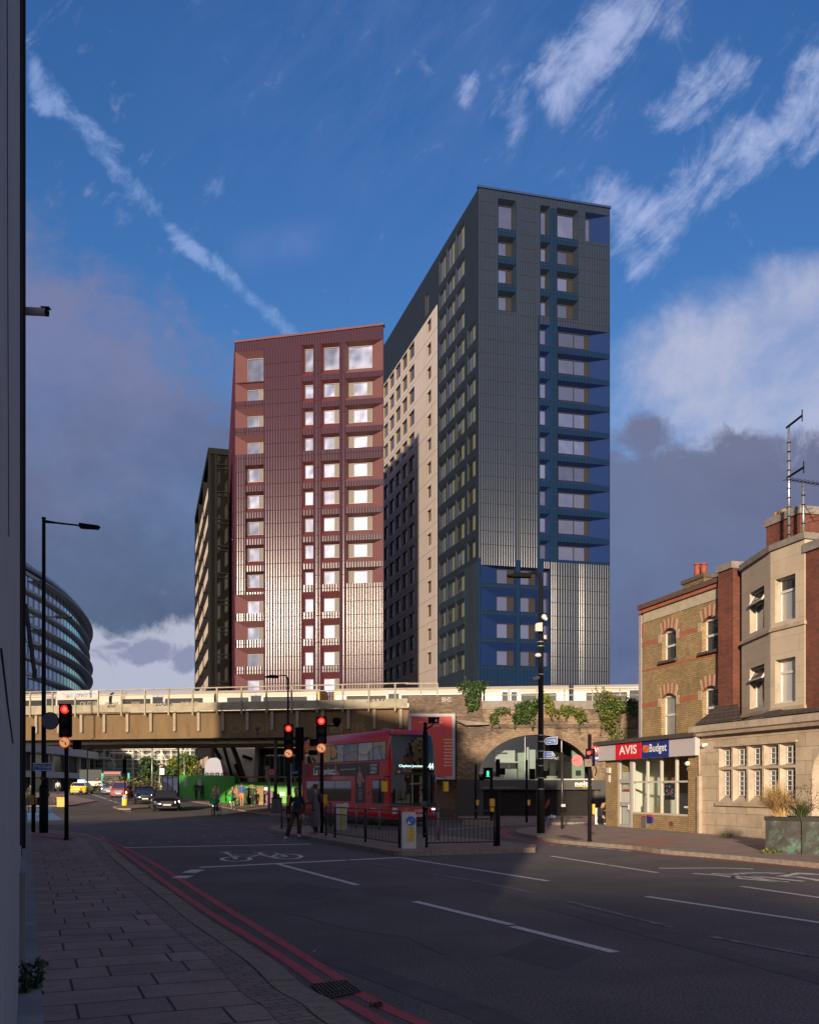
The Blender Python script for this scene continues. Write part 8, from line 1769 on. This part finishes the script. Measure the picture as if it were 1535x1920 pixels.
sh2 = empty('bus_shelter', 'dark glass bus shelter under the low tree', 'bus shelter', ((314-CX)/F*106, 106, gz(106)), R(-15)); mb = MB(); mb.box(-1.4,1.4,-.1,1.3,2.35,2.45)
for x in (-1.3,0,1.3): mb.bar((x,1.2,0),(x,1.2,2.35),.08); mb.bar((x,0,0),(x,0,2.35),.06)
mb.build('frame', dark, sh2); mb = MB(); mb.box(-1.3,1.3,1.18,1.2,.3,2.3); mb.box(1.28,1.3,.1,1.18,.3,2.3); mb.build('glass', cglass, sh2)
# green hoardings
gd = mat('hoarding_green', (.05,.36,.03), .5, var=.08, scale=.6); gl2 = mat('hoarding_lime', (.10,.37,.05), .6, var=.06, scale=.6)
A = Vector(((335-CX)/F*106, 106, 0)); Bv = Vector(((440.5-CX)/F*79, 79, 0)); FH = Fr(A.x, A.y, Bv.x-A.x, Bv.y-A.y); LH = (Bv-A).length
t = FH.root('green_hoarding', 'dark green corrugated site hoarding running away under the bridge', 'hoarding'); zh0, zh1 = gz(106), gz(79)
mb = MB(); n = int(LH/.42)
for k in range(n):
    a, b = LH*k/n, LH*(k+1)/n; g0 = zh0+(zh1-zh0)*k/n; m_ = a+(b-a)*.7
    for (u, v, y0_, y1_) in ((a,m_,0,0),(m_,b,0,0)): mb.poly(((u,y0_ if u == a else .06,g0),(v,y1_,g0),(v,y1_,g0+2.42),(u,y0_ if u == a else .06,g0+2.42)))
    mb.poly(((m_,0,g0),(m_,.06,g0),(m_,.06,g0+2.42),(m_,0,g0+2.42)))
mb.poly(((0,.3,zh0),(LH,.3,zh1),(LH,.3,zh1+2.4),(0,.3,zh0+2.4))); mb.build('panels', gd, t, fix=False)
mb = MB()
for (px, w_, py0, py1) in ((343.5,8,1475,1461),(371,7,1475,1462)): x = FH.s(px); x2 = FH.s(px+w_*1.0); mb.box(x, x2, -.05, -.02, FH.z(px,py0), FH.z(px,py1))
mb.build('site_notices', mat('notice_grey', (.32,.34,.33), .6, var=.5, scale=2), t)
FL = Fr(Bv.x+.05, Bv.y, 1, -.05); t = FL.root('lime_hoarding', 'bright lime green hoarding lit by the sun behind the gatepost', 'hoarding'); xe = FL.s(600); mb = MB(); mb.box(0, xe, 0, .1, gz(79)-.1, FL.z(480,1469)); mb.build('panels', gl2, t)
mb = MB(); mb.box(FL.s(525), FL.s(534), -.02, -.003, FL.z(530,1492), FL.z(530,1485.5)); mb.box(FL.s(562), FL.s(567), -.02, -.003, FL.z(564,1478), FL.z(564,1470)); mb.box(FL.s(469), FL.s(474), -.15, -.003, FL.z(471,1474), FL.z(471,1471.5)); mb.build('small_notices', white, t)
# balustrade over the hoarding
t = FL.root('balustrade', 'pale timber balustrade above the lime hoarding', 'railing'); mb = MB(); y_ = .6
for py in (1457,1467.5): z = FL.z(500,py); mb.box(FL.s(442), xe, y_, y_+.1, z-.07, z+.05)
for k in range(9): x = FL.s(443+k*18); mb.box(x-.05, x+.05, y_, y_+.08, FL.z(500,1468), FL.z(500,1457))
mb.build('rails', mat('balustrade_tan', (.30,.22,.14), .7), t)
# brick gatepost, purple panel, railings
Y = 78; K = Y/F; t = empty('brick_gatepost', 'square yellow brick gatepost beside the pedestrians', 'gatepost', ((487.5-CX)/F*Y, Y, gz(Y))); mb = MB(); mb.box(-7.3*K,7.3*K,-.3,.3,0,pz(1477,Y)-gz(Y)); mb.build('pillar', ybrick, t); mb = MB(); mb.box(-7.8*K,7.8*K,-.33,.33,pz(1477,Y)-gz(Y),pz(1476,Y)-gz(Y)+.05); mb.build('coping', ybrick, t)
t = empty('purple_board', 'purple board with a white top standing right of the brick gatepost', 'sign', ((503-CX)/F*77, 77, gz(77))); K = 77/F; z_b = lambda py: pz(py,77)-gz(77); mb = MB(); mb.box(-8*K,8*K,0,.08,z_b(1507),z_b(1482)); mb.build('panel', mat('board_purple', (.14,.01,.06), .5), t); mb = MB(); mb.box(-8*K,3*K,-.01,.07,z_b(1482),z_b(1477)); mb.build('white_header', white, t); mb = MB(); mb.box(-8*K,4*K,-.3,0,.1,z_b(1507)); mb.leaves((0,-.2,.15),(.35,.1,.15),30,.08); mb.build('bags', mat('bags_grey', (.16,.14,.19), .7, var=.3), t, fix=False)
t = empty('iron_gate', 'dark iron gate railings behind the pedestrians left of the gatepost', 'gate', ((462-CX)/F*78.6, 78.6, gz(78))); mb = MB(); K = 78.6/F
for k in range(16): x = (-17+k*2.1)*K; mb.cyl((x,0,0),(x,0,1.45),.02,.02,6)
mb.bar((-17*K,0,1.4),(16*K,0,1.4),.05); mb.bar((-17*K,0,.15),(16*K,0,.15),.05); mb.box(3*K,6*K,-.04,.04,0,1.5); mb.build('bars', dark, t)
# raked concrete legs and dark glazing of the building over the road
con2 = mat('raked_concrete', (.42,.35,.26), .8, var=.12, scale=.4, stain=((.25,.20,.15), .3, .6, .5))
Y = 86.0; q = lambda px, py, d=0: Vector(((px-CX)/F*(Y+d), Y+d, pz(py, Y+d)))
t = empty('raked_concrete_legs', 'pale raked concrete legs of the building beyond the bridge, right of the white wrap', 'building'); mb = MB()
for (a, b, c_, d_) in ((401,430,438,455),(440,478,466,474)):
    mb.extr([q(a,1398),q(b,1398),q(d_,1468),q(c_,1468)], (0,3,0))
mb.extr([q(398,1396),q(620,1396),q(620,1402),q(398,1402)], (0,6,0)); mb.build('legs', con2, t)
mb = MB(); mb.bar(q(419,1400,-.5), q(436,1460,-.5), .22, .3); mb.bar(q(400,1400,-.5), q(414,1424,-.5), .2, .3); mb.bar(q(441,1433,-.5), q(455,1466,-.5), .25, .3); mb.bar(q(455,1418,-.6), q(472,1424,-.6), .5, .3); mb.build('dark_struts', dark, t)
t = empty('dark_glazed_lobby', 'dark glazed lobby with hanging plants between the raked legs and the bus', 'building'); mb = MB(); mb.poly((q(466,1396,3),q(640,1396,3),q(640,1480,3),q(466,1480,3))); mb.extr([q(466,1396,3.05),q(640,1396,3.05),q(640,1500,3.05),q(466,1500,3.05)], (0,8,0)); mb.build('glazing', mat('lobby_glass', (.010,.012,.011), .15, var=.6, scale=.4), t, fix=False)
mb = MB()
for k in range(12): x = 470+k*9; mb.bar(q(x,1398,2.9), q(x,1466,2.9), .10, .08)
mb.build('mullions', mat('lobby_mullion', (.06,.055,.05), .5), t); mb = MB(); random.seed(9)
for px, py, n in ((477,1405,90),(483,1412,70),(470,1402,50),(498,1452,50),(520,1455,60),(545,1453,60)): mb.leaves(q(px,py,2.6), (.35,.2,.45), n, .12, (0,0,1))
mb.build('hanging_plants', lf, t, fix=False)
t = empty('white_wrap', 'white sheeted hump behind the dark green hoarding', 'sheeting', (0,0,0)); mb = MB(); Y = 100.0; pts = [q(383,1462),q(384,1438),q(388,1427),q(393,1422),q(405,1421),q(412,1424),q(416,1440),q(420,1462)]; mb.extr(pts, (0,5,0)); mb.build('sheet', mat('wrap_white', (.24,.25,.31), .6, var=.05), t)
Y = 150.0; t = empty('brick_flats', 'pinkish brick flats far beyond the white sheeted hump', 'building'); mb = MB(); mb.extr([q(377,1390),q(402,1390),q(402,1480),q(377,1480)], (0,8,0)); mb.build('walls', mat('far_pink_brick', (.42,.22,.16), .8, var=.3, scale=.5), t); mb = MB()
for i in range(4):
    for j in range(9): mb.extr([q(379+i*6,1395+j*8.5,-.1),q(382+i*6,1395+j*8.5,-.1),q(382+i*6,1399+j*8.5,-.1),q(379+i*6,1399+j*8.5,-.1)], (0,.08,0))
mb.build('windows', mat('far_window', (.12,.12,.14), .3), t)
# small square crates on top of the hoarding and thin poles
for i, px in enumerate((388,397.5,407.5,419,441)):
    Y = 97-i*4; K = Y/F; t = empty('ventilated_post', ('first','second','third','fourth','last')[i]+' from the left of the square black frames on the green hoarding', 'post', ((px-CX)/F*Y, Y, pz(1460,Y))); mb = MB(); hh = pz(1451,Y)-pz(1461,Y); w_ = .12
    for z in (0, hh/2, hh): mb.bar((-w_,0,z),(w_,0,z),.07)
    mb.bar((-w_,0,-.5),(-w_,0,hh),.07); mb.bar((w_,0,-.5),(w_,0,hh),.07); mb.build('frame', black, t)
simple_pole('thin dark pole at the left end of the dark green hoarding', 334.5, 104, gz(104), 1385, .09, (), 'lamp_column')
simple_pole('thin pale pole rising before the yellow green tree', 345.5, 112, gz(112), 1418, .07, (), 'lamp_column', m_=greym)
simple_pole('thin pale pole before the dark green tree', 285, 112, gz(112), 1398, .08, (), 'lamp_column', m_=greym)
simple_pole('thin dark lamp column before the grey site hoarding', 164, 120, gz(120), 1402, .08, (), 'lamp_column')
simple_pole('slim bare post with the pink disc sign left of the grey arm pole', 505, 66, .05, 1441, .06, (), 'post', m_=greym)
Y = 66; t = empty('disc_sign', 'small pinkish red disc seen from behind beside the grey arm pole', 'sign', ((510.5-CX)/F*Y, Y-.2, 0)); mb = MB(); mb.disc((0,0,pz(1448.5,Y)), 6.3/F*Y, th=.03, n=20, mi=0); mb.bar((-.2,0,pz(1449,Y)),(.05,-.04,pz(1449,Y)),.04,.02,1); mb.build('disc', [MATS['sign_back_pink'], dark], t)
t = empty('traffic_signal', 'back of a slim grey traffic signal beside the small pink disc', 'traffic light', ((500.5-CX)/F*66.3, 66.3, 0)); K = 66.3/F; mb = MB(); mb.box(-3.5*K,3.5*K,0,.2,pz(1460,66.3),pz(1436,66.3)); mb.cyl((2*K,.1,0),(2*K,.1,pz(1460,66.3)),.05,.05,8); mb.box(-6*K,-3*K,0,.1,pz(1443,66.3),pz(1437,66.3)); mb.build('head', mat('signal_grey', (.16,.15,.15), .5), t)
t = empty('street_name_sign', 'small blue finger signs on a grey post between the two red signals', 'sign', ((553-CX)/F*40, 40, 0)); K = 40/F; mb = MB(); mb.box(-6*K,6*K,0,.02,pz(1451.5,40),pz(1446,40)); mb.box(-8*K,-5*K,0,.02,pz(1444,40),pz(1437,40)); mb.build('blades', fb, t); mb = MB(); mb.cyl((-8*K,.03,0),(-8*K,.03,pz(1432,40)),.035,.035,8); mb.build('post', greym, t); text('LC 32', 'lettering', signw, t, -4*K, pz(1450.5,40), .18, .06, y=-.004)
# guard rails and clutter on the far left pavement
random.seed(21)
t = empty('cycle_parking', 'jumble of dark cycle stands and signals just right of the grey wall under the bridge', 'stands', (-27, 62, .05)); mb = MB()
for k in range(7): x = k*.45; mb.tube([(x,0,0),(x,0,.8),(x+.3,.4,.8),(x+.3,.4,0)], .03, 6)
mb.build('hoops', dark, t)
t = empty('planter_box', 'dark planter box with a red tape line at the end of the blue cycle lane', 'planter', (*G(56,1512)[:2], .05)); t.name = 'dark_planter'; mb = MB(); mb.box(-.5,.6,0,.5,0,.9); mb.build('box', dark, t); mb = MB(); mb.leaves((0,.25,1.1), (.5,.25,.35), 120, .1, (0,)); mb.build('foliage', lf, t, fix=False)  # dark planter box with foliage on top
# ================================================================== STREET BEHIND THE VIEWER: these blocks throw the shade over the junction
bwn = brick('office_brown_brick', (.20,.12,.08), (.15,.09,.06), (.14,.12,.10)); 
def block(label, x0, x1, y0, y1, H_):
    t = empty('street_block', label, 'building', (0,0,0)); mb = MB(); mb.box(x0,x1,y0,y1,0,H_); mb.build('walls', bwn, t); mb = MB()
    for i in range(int((x1-x0)/3)):
        for j in range(int(H_/3.2)): mb.box(x0+.9+i*3,x0+2.3+i*3,y1+.002,y1+.05,1.2+j*3.2,2.9+j*3.2)
    mb.build('windows', dglass, t); mb = MB(); mb.box(x0-.2,x1+.2,y0-.2,y1+.2,H_+.002,H_+.35); mb.build('coping', conc, t); return t
sh_dir = math.tan(SAZ); te = math.tan(SEL)
def caster(label, xl, xr, Yref, Yend, Yb=-70.0, depth=14):
    """roof edge placed so that the shade covers xl..xr (measured at Yref) and ends on the road at Yend"""
    H_ = (Yend-Yb)*te/math.cos(0); k = (Yref-Yb)*sh_dir; return block(label, xl-k, xr-k, Yb-depth, Yb, H_)
caster('brown brick street block behind the viewer whose shade ends before the bridge', -60, -6.5, 50, 49.5, -70)
caster('lower brown brick street block behind the viewer on the right', -9, 5.5, 14, 17.0, -72)
